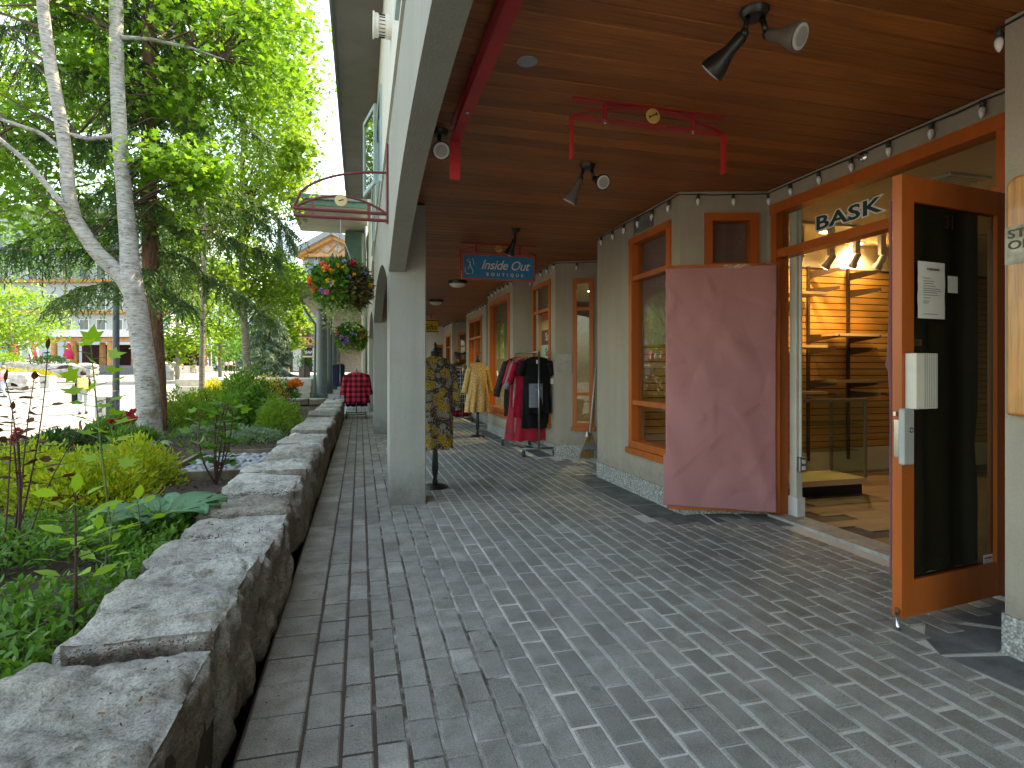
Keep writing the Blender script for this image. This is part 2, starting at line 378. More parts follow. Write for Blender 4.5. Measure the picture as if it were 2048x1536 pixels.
# ---- walkway and its pavers
WALK_Y1 = 22.
wk = MB().box((-.375, -3, -.8), (3.3, WALK_Y1, -.0055)).build('walkway', JOINT, kind='structure')
def poly_x(y):
    """inner face of the shop fronts at y"""
    pts = FRONT
    for (x0, y0), (x1, y1) in zip(pts, pts[1:]):
        if min(y0, y1) <= y <= max(y0, y1) and abs(y1-y0) > 1e-6: return x0+(x1-x0)*(y-y0)/(y1-y0)
    return 2.7
FRONT = [(2.64, -3), (2.64, 1.82), (3.27, 2.06), (3.27, 4.08), (2.575, 4.27), (2.575, 5.99), (3.27, 6.18), (3.27, 7.17), (2.59, 7.47), (2.59, 8.54), (3.1, 8.7), (3.1, 8.86), (2.41, 9.06), (2.41, 10.95), (3.2, 11.15), (3.2, 12.2), (2.69, 12.4), (2.69, 14.85), (3.3, 15.05), (3.3, 17.3), (2.73, 17.5), (2.78, 19.8)]
def chamfer_block(wx, wy, h=.05, c=.0055):
    x, y = wx/2, wy/2
    v = [(-x, -y, -h), (x, -y, -h), (x, y, -h), (-x, y, -h), (-x, -y, -c), (x, -y, -c), (x, y, -c), (-x, y, -c), (-x+c, -y+c, 0), (x-c, -y+c, 0), (x-c, y-c, 0), (-x+c, y-c, 0)]
    f = [(8, 9, 10, 11)]+[(4+i, 4+(i+1) % 4, 8+(i+1) % 4, 8+i) for i in range(4)]+[(i, (i+1) % 4, 4+(i+1) % 4, 4+i) for i in range(4)]
    return v, f
def pavers():
    edges = [-.372, -.181, -.057]+[.048+.1055*i for i in range(32)]
    items = []
    for i in range(len(edges)-1):
        xa, xb = edges[i], edges[i+1]; xm = (xa+xb)/2; gap = random.uniform(.008, .012)
        off = random.uniform(0, .2) if xm < .5 else (.105*(i % 2)+random.uniform(-.02, .02)); y = -.4+off
        while y < WALK_Y1-.1:
            ln = .2085+random.gauss(0, .0025)
            lim = min(poly_x(y), poly_x(y+ln))
            border = .24 if 4.0 < y < 6.1 or y < 1.9 or y > 7.2 else .32
            if 2.0 < y < 4.1: border = .34 if y > 3.8 else .07
            if xb < lim-border or y < -.2: items.append((xm, y+ln/2, xb-xa-gap, ln-gap*1.25))
            y += ln
    keep = []
    for it in items:
        px, py, d = proj(it[0], it[1], 0)
        vis = d > .5 and -60 < px < 2110 and 738 < py < 1620
        keep.append((it[2]*it[3]/max(d, .3)**3 if vis else 0, it))
    keep.sort(key=lambda k: -k[0])
    cache = {}
    for n, (a, (x, y, wx, wy)) in enumerate(keep[:300]):
        key = (round(wx, 3), round(wy, 2))
        if key not in cache:
            v, f = chamfer_block(key[0], key[1]); me = MB().add(v, f).mesh('paver'); me.materials.append(PAVER); cache[key] = me
        Mx = Matrix.Translation((x, y, max(-.002, min(.0025, random.gauss(0, .0014))))) @ Matrix.Rotation(random.gauss(0, .009), 4, 'Z') @ Matrix.Rotation(random.gauss(0, .008), 4, 'X') @ Matrix.Rotation(random.gauss(0, .009), 4, 'Y')
        inst('paver', cache[key], Mx, wk)
    mb = MB()
    for a, (x, y, wx, wy) in keep[300:]:
        v, f = chamfer_block(wx, wy); Mx = Matrix.Translation((x, y, max(-.002, min(.0025, random.gauss(0, .0013))))) @ Matrix.Rotation(random.gauss(0, .006), 4, 'Z') @ Matrix.Rotation(random.gauss(0, .006), 4, 'X')
        mb.add([Mx @ Vector(p) for p in v], f)
    mb.build('distant_pavers', PAVER, wk, kind='stuff', fix=False)
pavers()
def slabs():
    """darker irregular slabs along the foot of the shop fronts"""
    def slab(poly):
        cxm = sum(p[0] for p in poly)/len(poly); cym = sum(p[1] for p in poly)/len(poly)
        s = [((p[0]-cxm)*.97+cxm, (p[1]-cym)*.97+cym) for p in poly]
        MB().prism(s, .05, Matrix.Translation((0, 0, -.051+random.uniform(-.002, .001)))).build('slab', SLAB, wk)
    for y in [4.2, 4.62, 5.02, 5.45]: slab([(2.268, y), (2.58, y), (2.58, y+.415), (2.268, y+.415)])
    slab([(2.268, 5.87), (2.58, 5.87), (2.62, 6.1), (2.268, 6.1)])
    slab([(2.268, 4.0), (2.66, 3.84), (2.74, 4.22), (2.268, 4.195)]); slab([(2.68, 3.84), (2.95, 3.76), (3.0, 4.16), (2.75, 4.2)]); slab([(2.98, 3.76), (3.24, 3.7), (3.26, 4.06), (3.02, 4.14)])
    slab([(2.4, 1.0), (2.63, 1.0), (2.63, 1.42), (2.4, 1.46)]); slab([(2.4, 1.48), (2.63, 1.44), (2.63, 1.8), (2.36, 1.86)])
    slab([(2.36, 1.88), (2.62, 1.83), (2.9, 1.96), (2.62, 2.16), (2.44, 2.02)]); slab([(2.93, 1.98), (3.24, 2.09), (3.24, 2.3), (2.8, 2.3), (2.66, 2.18)])
    for x in [2.72, 2.9, 3.08]: slab([(x, 6.4), (x+.17, 6.4), (x+.17, 6.62), (x, 6.62)])
    y = 7.5
    while y < 19:
        x = poly_x(y+.15); x = min(x, poly_x(y+.05), poly_x(y+.36)); slab([(x-.23, y), (x-.01, y), (x-.01, y+.38), (x-.23, y+.38)]); y += .4
slabs()
# ---- planting bed
def bed_z(x, y):
    z = .25-.92*smooth((-x-3.2)/2.3)
    return z+.03*mnoise.noise((x*1.3, y*1.3, 0))+.012*mnoise.noise((x*5, y*5, 3))
MB().sheet(lambda u, v: (lambda x, y: (x, y, bed_z(x, y)))(-.7-5.2*u, -1+17.2*v), 60, 150).build('garden_soil', SOIL, kind='structure', smooth=True)
MB().sheet(lambda u, v: (lambda x, y: (x, y, tz(x, y)+.55*math.sin(math.pi*u)**.5*math.sin(math.pi*min(1, v*1.02))**.4))(-.9-4.6*u, 16.6+6.4*v), 20, 30).build('garden_soil_beyond', SOIL, kind='structure', smooth=True)
# ---- low stone wall
def rough_stone(lo, hi, cuts, seed, amp=.03, step=.02):
    bm = bmesh.new(); bmesh.ops.create_cube(bm, size=1); bmesh.ops.subdivide_edges(bm, edges=bm.edges[:], cuts=cuts, use_grid_fill=True)
    sz = [hi[i]-lo[i] for i in range(3)]; c = [(hi[i]+lo[i])/2 for i in range(3)]; sv = Vector((seed*3.7, seed*1.9, seed*.7))
    for v in bm.verts:
        q = v.co*2; d = Vector((abs(q.x)**8*math.copysign(1, q.x), abs(q.y)**8*math.copysign(1, q.y), abs(q.z)**8*math.copysign(1, q.z)))
        p = Vector((v.co.x*sz[0]+c[0], v.co.y*sz[1]+c[1], v.co.z*sz[2]+c[2]))
        n = d.normalized() if d.length > 1e-6 else Vector((0, 0, 1))
        sq = sorted(abs(x) for x in q)[1]; edge = smooth((sq-.72)/.28)**2
        a = p+sv
        h = mnoise.fractal(a*3.2, 1., 2., 4)*amp
        st = mnoise.noise(Vector((a.x*1.6, a.y*4.2, a.z*3)))*2.4; h += (math.floor(st)+smooth(min(1, (st-math.floor(st))*4)))*step*.5
        h += mnoise.fractal(Vector((a.x*13, a.y*20, a.z*15)), .8, 2., 4)*amp*.34
        cr = abs(mnoise.noise(Vector((a.x*1.3+.6*mnoise.noise(a*2.5), a.y*3.4, a.z*2.2)))); h -= .016*(1-smooth(cr/.06))*(cuts > 20)
        h -= amp*edge*(.75+.6*mnoise.noise(a*5))
        v.co = p+n*h
    me = bpy.data.meshes.new('stone'); bm.to_mesh(me); bm.free(); return me
def stone_wall():
    root = thing('stone_wall', 'low wall of long rough grey capstones between garden and paved walkway', 'wall', (-.6, 7, 0))
    y = .35; k = 0; ends = [.35, 1.1, 1.91, 2.61, 3.05, 3.5, 4.05]
    while ends[-1] < 15.3: ends.append(ends[-1]+random.uniform(.45, .85))
    ends[-1] = 15.45
    for a, b in zip(ends, ends[1:]):
        cuts = 44 if b < 3.2 else (28 if b < 6 else 13)
        dz = random.uniform(-.028, .03)
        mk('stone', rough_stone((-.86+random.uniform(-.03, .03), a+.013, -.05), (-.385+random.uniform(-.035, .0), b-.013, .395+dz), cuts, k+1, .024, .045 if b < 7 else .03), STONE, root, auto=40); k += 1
    MB().box((-.8, .4, -.7), (-.44, 15.4, .3)).build('core', SOIL, root)
    P = []; 
    for e in ends[1:-1]:
        for _ in range(260 if e < 5 else 60): P.append((random.uniform(-.84, -.42), e+random.gauss(0, .016), .37+random.uniform(-.015, .03)))
    for _ in range(700): P.append((-.46-abs(random.gauss(0, .16)), .6+6*random.random(), .392+random.uniform(-.012, .015)))
    mk('needle_litter', leaf_mesh('needle_litter', P, rdir(len(P), .1, .3), .006+.011*RNG.random(len(P)), .003+.003*RNG.random(len(P)), 'needle', nj=.5), M('rusty_litter', (.17, .085, .05), .9, .3, 20, ovar=.5), root, kind='stuff')
stone_wall()
def cross_wall():
    root = thing('cross_wall', 'grey block wall with rounded coping closing the far end of the garden bed', 'wall', (-2.5, 15.8, -.6))
    x = -.86; k = 40
    while x > -4.6:
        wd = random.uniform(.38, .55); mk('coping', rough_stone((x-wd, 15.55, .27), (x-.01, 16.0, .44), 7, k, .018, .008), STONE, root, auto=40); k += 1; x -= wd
    for row in range(3):
        x = -.86-.2*(row % 2)
        while x > -4.5:
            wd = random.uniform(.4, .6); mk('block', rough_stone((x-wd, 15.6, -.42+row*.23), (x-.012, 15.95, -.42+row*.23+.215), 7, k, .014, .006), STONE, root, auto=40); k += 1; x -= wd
cross_wall()
# ================================================================ the arcade building
BLD = thing('arcade_building', 'shop building with stucco arcade, wooden ceiling, orange window frames and overhanging roof', 'building', (3, 8, 0))
CZ = 2.68
class Seg:
    def __init__(s, a, b):
        s.a = Vector((a[0], a[1], 0)); s.b = Vector((b[0], b[1], 0)); s.t = (s.b-s.a).normalized(); s.L = (s.b-s.a).length
        s.n = Vector((-s.t.y, s.t.x, 0)); s.M = frame_M(s.a, s.t, s.n, Vector((0, 0, 1)))    # local x along, y towards the walkway, z up
    def at_px(s, px):
        r = ray(px, 700); # a + t*k on the ray through the camera
        den = s.t.x*r[1]-s.t.y*r[0]; return (s.a.y*r[0]-s.a.x*r[1])/den
    def depth(s, k): p = s.a+s.t*k; return p.x*SA+p.y*CA
    def z_at(s, px, py): k = s.at_px(px); return H+(CY-py)/F*s.depth(k)
def wall(seg, opens=(), mat=STUCCO, z1=CZ-.004, th=.14, base=True, extra=0):
    mb = MB(); L = seg.L
    cuts = sorted(opens); s = 0
    for (a, b, za, zb) in cuts:
        if a > s: mb.box((s, -th, .0), (a, 0, z1), seg.M)
        if za > .01: mb.box((a, -th, 0), (b, 0, za), seg.M)
        if zb < z1-.01: mb.box((a, -th, zb), (b, 0, z1), seg.M)
        s = b
    if s < L: mb.box((s, -th, 0), (L+extra, 0, z1), seg.M)
    wobj = mb.build('wall', mat, BLD)
    if base:
        s = 0
        for (a, b, za, zb) in [c for c in cuts if c[2] < .2]+[(L, L, 0, 0)]:
            if a-s > .02: MB().box((s+.002, -.02, -.03), (a-.002, .012, .165), seg.M).build('pebble_base', PEBBLE, BLD)
            s = b
    return wobj
def window(seg, a, b, za, zb, hz=(), vs_=(), fw=.05, proud=.018, depth=.09, glass=None, sill=True, mat=None, mid=.045):
    mat = mat or ORANGE; gm = glass or GLASSM
    mb = MB(); e = .001
    mb.box((a-fw*.3, -depth, za+fw), (a+fw, proud, zb-fw), seg.M).box((b-fw, -depth, za+fw), (b+fw*.3, proud, zb-fw), seg.M)
    mb.box((a-fw*.3, -depth, zb-fw), (b+fw*.3, proud+.004, zb+fw*.3), seg.M).box((a-fw*.3, -depth, za-fw*.3), (b+fw*.3, proud+.004, za+fw), seg.M)
    zs = [za+fw]; 
    for z in hz: mb.box((a+fw, -depth+.01, z-mid/2), (b-fw, proud-.008, z+mid/2), seg.M); zs += [z-mid/2, z+mid/2]
    zs.append(zb-fw); xs = [a+fw]
    for x in vs_: mb.box((x-mid/2, -depth+.012, za+fw), (x+mid/2, proud-.012, zb-fw), seg.M); xs += [x-mid/2, x+mid/2]
    xs.append(b-fw)
    wo_ = mb.build('window', mat, BLD)
    if sill: MB().box((a-fw*.8, -.02, za-fw*1.5), (b+fw*.8, .045, za-fw*.3-.002), seg.M).build('sill', mat, wo_)
    for i in range(0, len(xs), 2):
        for j in range(0, len(zs), 2):
            MB().box((xs[i]-.004, -.055, zs[j]-.004), (xs[i+1]+.004, -.049, zs[j+1]+.004), seg.M).build('pane', gm, wo_)
    return wo_
SEG = [Seg(a, b) for a, b in zip(FRONT, FRONT[1:])]
def px_win(seg, p0, p1): a, b = sorted((seg.at_px(p0), seg.at_px(p1))); return a, b
wall(SEG[0]); wall(SEG[1])
wall(SEG[2], [(.16, 1.95, 0, 2.525)])                       # the double door
s = SEG[3]; a, b = px_win(s, 1412, 1512); wall(s, [(a, b, .45, 2.48)]); W_RET = window(s, a, b, .45, 2.48, hz=(2.06,), sill=False)
s = SEG[4]; wall(s, [(.15, .895, .455, 2.46)]); W_BAYA = window(s, .15, .895, .455, 2.46, hz=(.875, 2.077))
wall(SEG[5]); wall(SEG[6], [(.15, .9, 0, 2.1)])
s = SEG[7]; a, b = px_win(s, 1147, 1185); wall(s, [(a, b, .43, 2.42)]); window(s, a, b, .43, 2.42, hz=(.86, 2.02), fw=.045)
s = SEG[8]; a, b = px_win(s, 1067, 1101); wall(s, [(a, b, .45, 2.45)]); W_B = window(s, a, b, .45, 2.45, hz=(2.05,))
wall(SEG[9]); wall(SEG[10]); wall(SEG[11])
s = SEG[12]; a, b = px_win(s, 980, 1019); wall(s, [(a, b, .45, 2.45)]); window(s, a, b, .45, 2.45, fw=.06)
wall(SEG[13]); wall(SEG[14], [(.1, .9, 0, 2.1)]); wall(SEG[15])
s = SEG[16]; a, b = px_win(s, 939, 964); wall(s, [(a, b, .45, 2.4)]); window(s, a, b, .45, 2.4, hz=(1.95,), vs_=((a+b)/2,), fw=.06)
wall(SEG[17]); wall(SEG[18], [(.4, 1.9, 0, 2.1)])
s = SEG[19]; a, b = px_win(s, 917, 933); wall(s, [(a, b, .45, 2.3)]); window(s, a, b, .45, 2.3, hz=(1.9,))
s = SEG[20]; a, b = px_win(s, 892.5, 901); wall(s, [(a, b, .45, 2.3)], extra=.2); window(s, a, b, .45, 2.3, hz=(1.9,), fw=.07)
SEND = Seg((2.9, 19.9), (.5, 19.9)); a, b = px_win(SEND, 868, 889)
wall(SEND, [(a, b, .02, 2.02)], STUCCO3)
window(SEND, a, b, .02, 2.02, fw=.07, sill=False, glass=M('dark_louvre', (.05, .07, .08), .35), hz=[.3+.2*i for i in range(8)], mid=.02)
# interiors behind the other shop windows
for (x0, y0, x1, y1) in [(2.78, 7.75, 5.5, 11.6), (3.42, 5.6, 6, 7.0), (2.9, 12.6, 5.6, 19.6), (3.0, 11.7, 5, 12.5)]:
    MB().box((x0+.7, y1, -.02), (x1, y1+.06, CZ-.01)).box((x1, y0, -.02), (x1+.06, y1, CZ-.01)).box((x0+.7, y0-.06, -.02), (x1, y0, CZ-.01)).build('inner_wall', M('shop_inner_wall', (.3, .26, .2), .9), BLD)
MB().box((3.32, 7.5, CZ-.03), (8, 19.7, CZ-.012)).build('inner_ceiling', WHITE, BLD)
MB().box((3.3, 5.6, -.05), (8, 20, -.01)).build('inner_floor', DARK, BLD)
# ceiling boards
cb = MB().box((.385, -3, CZ+.022), (3.4, 20, CZ+.06)).build('ceiling', DARK, BLD)
pl_me = None
y = -1.0; k = 0
while y < 19.9:
    if pl_me is None:
        v = []; mb = MB()
        x0, x1, w_, h_ = .386, 3.27, .1235, .02
        mb.add([(x0, 0, h_), (x1, 0, h_), (x1, w_, h_), (x0, w_, h_), (x0, 0, .006), (x1, 0, .006), (x1, w_, .006), (x0, w_, .006), (x0, .006, 0), (x1, .006, 0), (x1, w_-.006, 0), (x0, w_-.006, 0)],
               [(8, 11, 10, 9), (4, 8, 9, 5), (6, 10, 11, 7), (4, 7, 11, 8), (5, 9, 10, 6), (0, 4, 5, 1), (2, 6, 7, 3), (0, 3, 7, 4), (1, 5, 6, 2), (0, 1, 2, 3)])
        pl_me = mb.mesh('plank'); pl_me.materials.append(CEIL)
    inst('plank', pl_me, Matrix.Translation((0, y, CZ+random.uniform(-.0008, .0008))), cb); y += .1265
# columns, arches, facade
X0, X1, XA = .245, .57, .385
for y in (-.95, 5.16, 10.92, 16.68):
    MB().cbox(((X0+X1)/2, y+.17, CZ/2-.012), (X1-X0, .34, CZ+.02-.03), bev=.008).build('column', STUCCO2, BLD)
def arch(y0, y1, top=3.25, rise=.44, spring=2.06):
    pts = [(y0, top), (y0, spring)]; n = 20
    for i in range(n+1):
        u = i/n; pts.append((y0+.02+(y1-y0-.04)*u, spring+rise*(1-abs(2*u-1)**2.3)))
    pts += [(y1, spring), (y1, top)]
    Mx = frame_M((XA, 0, 0), Vector((0, 1, 0)), Vector((0, 0, 1)), Vector((-1, 0, 0)))
    mb = MB(); 
    for i in range(1, len(pts)-2):
        (ya, za), (yb, zb) = pts[i], pts[i+1]
        if abs(yb-ya) < 1e-5: continue
        xo, xi = X0-.0, XA
        v = [(xo, ya, za), (xo, yb, zb), (xo, yb, top), (xo, ya, top), (xi, ya, za), (xi, yb, zb), (xi, yb, top), (xi, ya, top)]
        mb.add(v, [(0, 1, 2, 3), (4, 7, 6, 5), (0, 4, 5, 1), (2, 6, 7, 3)])
    bmm = mb.build('arch_beam', STUCCO2, BLD); return bmm
arch(-.6, 5.16); arch(5.5, 10.92); arch(11.26, 16.68)
for y in (-.95, 5.16, 10.92, 16.68): MB().box((X0+.001, y+.002, CZ-.0), (XA, y+.338, 3.25)).build('pier_top', STUCCO2, BLD)
EZ, EX, EY1 = 5.7, -.355, 15.7
MB().box((X0-.02, -3, 3.252), (XA, 19.9, 3.285)).build('drip_ledge', STUCCO3, BLD)
us = Seg((X0+.03, -3), (X0+.03, 19.9))
ups = [(5.6, 7.0, 3.7, 4.85), (10.6, 12.4, 3.7, 4.85), (14.2, 15.6, 3.7, 4.85)]
mb = MB(); s0 = 0
def upper_wall():
    mb = MB(); s0 = 0
    for a, b, za, zb in ups:
        mb.box((s0, -.1, 3.29), (a, 0, EZ), us.M).box((a, -.1, 3.29), (b, 0, za), us.M).box((a, -.1, zb), (b, 0, EZ), us.M); s0 = b
    mb.box((s0, -.1, 3.29), (22.9, 0, EZ), us.M); mb.build('upper_wall', STUCCO3, BLD)
    for a, b, za, zb in ups: window(us, a, b, za, zb, vs_=((a+b)/2,), mat=BLUEFRAME, fw=.06, proud=.03, sill=True)
upper_wall()
def open_sash():
    a = Vector((X0-.03, 7.9, 0)); b = Vector((.075, 8.6, 0)); sg = Seg(a, b)
    o = MB().box((0, 0, 3.68), (.05, .035, 4.75), sg.M).box((sg.L-.05, 0, 3.68), (sg.L, .035, 4.75), sg.M).box((.05, 0, 3.68), (sg.L-.05, .035, 3.74), sg.M).box((.05, 0, 4.69), (sg.L-.05, .035, 4.75), sg.M).build('open_sash', BLUEFRAME, BLD)
    MB().box((.05, .012, 3.74), (sg.L-.05, .018, 4.69), sg.M).build('pane', GLASS('upper_glass', (.6, .65, .65), 2.), o)
open_sash()
MB().box((EX+.02, -3, EZ), (X0+.1, EY1, EZ+.03)).build('eave_soffit', SOFFIT, BLD)
MB().box((EX, -3, EZ-.03), (EX+.019, EY1+.02, EZ+.24)).build('fascia', TEAL, BLD)
rf = MB(); rf.add([(EX-.03, -3.2, EZ+.22), (EX-.03, EY1+.15, EZ+.22), (6.2, EY1+.15, EZ+3.6), (6.2, -3.2, EZ+3.6), (13, EY1+.15, EZ+.22), (13, -3.2, EZ+.22)], [(0, 3, 2, 1), (3, 5, 4, 2)])
rf.build('roof', M('grey_roof_shingle', (.12, .12, .12), .9, .2, 5), BLD)
MB().box((8.2, -3, -.5), (12.5, 19.9, EZ)).box((.4, 19.9+.15, -.5), (12.5, 20.2, EZ)).box((2.9, -3.3, -.5), (12.5, -3.05, EZ)).build('rear_wall', STUCCO3, BLD)
MB().box((.4, -3, CZ+.07), (12.5, 20, CZ+.3)).build('upper_floor', DARK, BLD)
# vent cap on the facade
def vent_cap():
    d = 5.2; p = at(775, 54, d); R = Matrix.Rotation(-math.pi/2, 4, 'Y'); c = (X0+.03, p.y, p.z)
    o = MB().lathe([(.1, 0), (.1, .05), (.088, .052), (.088, .115), (.1, .117), (.1, .15)], c, 24, R).build('vent_cap', WHITE, BLD, auto=30)
    for i in range(18):
        an = 2*math.pi*i/18; MB().cbox((c[0]-.083, c[1]+.09*math.cos(an), c[2]+.09*math.sin(an)), (.05, .012, .004), Matrix.Rotation(an, 4, 'X')).build('slot', DARK, o)
    MB().lathe([(.112, 0), (.112, .014)], (c[0]-.15, c[1], c[2]), 24, R).build('cap_plate', WHITE, o, auto=30)
vent_cap()
# wall vent grille above the bay window
sg = SEG[4]
gv = MB().box((.447, .001, 2.5), (.83, .01, 2.64), sg.M).build('vent_grille', METAL_G, BLD)
for i in range(14): MB().box((.462+i*.0255, .0105, 2.512), (.475+i*.0255, .014, 2.628), sg.M).build('louvre', M('grille_slat', (.2, .2, .19), .5), gv)
# ================================================================ materials of the things
BLACK = M('black_metal', (.012, .012, .013), .35, .1, spec=.5); BLACKM = M('black_matt', (.016, .016, .017), .6, .1)
RED = M('red_paint', (.42, .022, .03), .38, .12, 5, .05, 90); MAROON = M('maroon_paint', (.16, .03, .035), .4, .12)
CHROME = M('chrome', (.6, .6, .6), .22, .08, metal=1); GREYBOX = M('grey_casing', (.38, .4, .39), .45, .06, metal=.2); STEEL = M('dull_steel', (.3, .3, .28), .4, .15, metal=.9)
LENS = M('lamp_lens', (.62, .62, .6), .25, .05, 30); LENS2 = M('lamp_lens_ring', (.35, .35, .34), .4, .1)
BULB = M('clear_bulb', (.72, .72, .7), .12, .05, spec=.6); SOCK = M('dark_socket', (.02, .035, .03), .5, .1)
DISC = M('wood_disc', (.62, .4, .12), .5, .1); INK = M('ink', (.012, .012, .014), .7, .05); GOLD = M('cream_disc', (.62, .5, .25), .5, .1)
PAPER = M('white_paper', (.72, .72, .7), .8, .04, 9, .05, 30); CREAM = M('cream_casing', (.62, .6, .53), .6, .06)
def mat_kraft(name, c1, c2):
    m, t, b = nmat(name); co = t.nodes.new('ShaderNodeTexCoord').outputs['Object']
    n = ntex(t, co, 2.2, 5, .6); f = ntex(t, co, 130, 3, .6); cr = ntex(t, co, 5, 6, .7)
    t.links.new(mixc(t, n.outputs[0], c1, c2), b.inputs['Base Color']); b.inputs['Roughness'].default_value = .7; b.inputs['Specular IOR Level'].default_value = .25
    a = bumpn(t, None, f.outputs[0], .12, .002); bumpn(t, b, cr.outputs[0], .25, .025, a); return m
KRAFT = mat_kraft('pink_kraft_paper', (.36, .155, .158), (.41, .185, .19)); KRAFT2 = mat_kraft('brown_kraft_paper', (.14, .085, .065), (.19, .12, .09))
ST = SEG[2]                                                     # the doorway wall, local x = Y-2.06
# ================================================================ doorway
df = MB()
df.box((.16, -.1, 0), (.225, .02, 2.46), ST.M).box((1.885, -.1, 0), (1.95, .02, 2.46), ST.M).box((.15, -.1, 2.46), (1.96, .024, 2.54), ST.M).box((.225, -.1, 2.1), (1.885, .012, 2.165), ST.M)
dfo = df.build('door_frame', ORANGE, BLD)
MB().box((.225, -.05, 2.165), (1.885, -.044, 2.46), ST.M).build('transom_pane', GLASSM, dfo)
MB().box((.16, -.16, -.02), (1.95, .05, .022), ST.M).build('threshold', M('threshold_stone', (.42, .4, .36), .75, .2, 8, .3, 50), dfo)
LM = frame_M((3.27-(-.044)+0*1, 0, 0), Vector((0, -1, 0)), Vector((0, 0, 1)), Vector((-1, 0, 0)))
def on_x(px, py, X):
    r = ray(px, py); return at(px, py, X/r[0])
pA, pB = on_x(1630, 449, 3.314), on_x(1763, 413, 3.314)
for nm, mt, off, dx, ex in (('lettering_outline', WHITE, .0085, .0, .0006), ('lettering', M('dark_teal_vinyl', (.006, .05, .055), .5, .05), -.0005, .002, .0012)):
    Mx = frame_M((3.314-dx, (pA.y+pB.y)/2, (pA.z+pB.z)/2+.005), Vector((0, -1, 0)), Vector((0, 0, 1)), Vector((-1, 0, 0)))
    text(nm, 'BASK', .14, Mx, mt, dfo, ex, 0, .0035+off, sx=1.63, spacing=1.08)
# inner jamb with conduit and socket
MB().box((3.375, 3.865, .02), (3.43, 3.94, 2.6)).build('inner_jamb', CREAM, BLD)
MB().box((3.365, 3.845, .02), (3.44, 3.955, .17)).build('skirting', WHITE, BLD)
MB().tube([(3.4, 3.848, .5), (3.4, 3.848, 2.5)], .011, 8).build('conduit', CREAM, BLD)
p = on_x(1581, 935, 3.4); o = MB().cbox((3.4, 3.835, .44), (.075, .04, .12), bev=.006).build('socket_box', METAL_G, BLD)
for dz in (-.025, .025): MB().cbox((3.4, 3.8135, .44+dz), (.034, .004, .03)).build('socket', PAPER, o)
# door leaves
def leaf(name, a, b, z0, z1, th=.045, st=.1, bot=.2, glass=None):
    sg = Seg(a, b); h = th/2; L = sg.L
    o = MB().box((0, -h, z0), (st, h, z1), sg.M).box((L-st, -h, z0), (L, h, z1), sg.M).box((st, -h+.001, z0), (L-st, h-.001, z0+bot), sg.M).box((st, -h+.001, z1-.12), (L-st, h-.001, z1), sg.M).build(name, ORANGE, BLD)
    MB().box((st, -.004, z0+bot), (L-st, .004, z1-.12), sg.M).build('glass', glass or GLASSM, o)
    return sg, o
hinge = Vector((3.262, 3.925, 0)); fr = onz(1334, 1016, .045)
SL, DL = leaf('door', (fr.x, fr.y), (hinge.x, hinge.y), .045, 2.055)
SR, DR = leaf('door', (2.44, 2.15), (3.245, 2.25), .035, 2.11, st=.085, bot=.17, glass=GLASS('door_glass', (.55, .6, .55), 1.))
DR['label'] = 'right-hand door leaf standing open towards the walkway'; DL['label'] = 'left-hand door leaf folded back and covered with pink paper'
# the pink paper over the left leaf
def kraft_sheet():
    L = SL.L; sd_ = random.Random(3)
    CR = [(sd_.uniform(.05, .95), sd_.uniform(.03, .97), sd_.uniform(0, 3.14), sd_.uniform(.08, .3), sd_.choice((-1, 1))*sd_.uniform(.002, .006)) for _ in range(46)]
    def creases(u, v):
        h = 0; x, y = u*.86, v*1.95
        for cu_, cv, an, ln, am in CR:
            dx, dy = x-cu_*.86, y-cv*1.95; l_ = dx*math.cos(an)+dy*math.sin(an); q = -dx*math.sin(an)+dy*math.cos(an)
            if abs(l_) < ln and -.04 < q < .2: h += am*(1-(l_/ln)**2)**2*((1-q/.2)**2 if q >= 0 else 1+q/.04)
        return h
    def fn(u, v):
        x = -.022+u*(L-.012); z = .075+v*1.955
        if u < .04: x -= .012*(1 if v < .22 else -.6)+.006*mnoise.noise((v*22, 1, 0))
        z += .012*(1-v)*mnoise.noise((u*3, 0, 5))-(.02*u if v < .02 else 0)
        d = .04+creases(u, v)+.014*mnoise.noise(Vector((u*1.3, v*2.1, 4)))+.02*(abs(mnoise.noise((u*1.6+v*1.1, v*2.0-u*.6, 8)))-.2)
        f = (u*1.5+v*2.2); d += .012*abs(math.sin(f*3.1+1.5*mnoise.noise((u*2, v*3, 0))))**3
        d += .003*mnoise.noise((u*7, v*13, 9))*(1-abs(2*u-1)**3)
        return SL.M @ Vector((x, -max(d, .027), z))
    return MB().sheet(fn, 90, 200).build('paper_sheet', KRAFT, smooth=True, fix=False, label='crumpled pink wrapping paper taped over the folded-back door', cat='paper')
ks = kraft_sheet(); md = ks.modifiers.new('thick', 'SOLIDIFY'); md.thickness = .0012
for i in range(7):   # tape along the top and right edges
    x = random.uniform(.05, SL.L-.08); z = 2.03 if i < 4 else random.uniform(1.2, 1.9)
    if i >= 4: x = SL.L-.045
    MB().sheet(lambda u, v: SL.M @ Vector((x+(u-.5)*(.12 if i < 4 else .03), -.056-.004*mnoise.noise((u*6, v*6, i)), z+(v-.5)*(.03 if i < 4 else .16))), 8, 6).build('tape', GLASS('clear_tape', (.95, .93, .9), 2.2, .12) if 'clear_tape' not in MATS else MATS['clear_tape'], ks, smooth=True, fix=False)
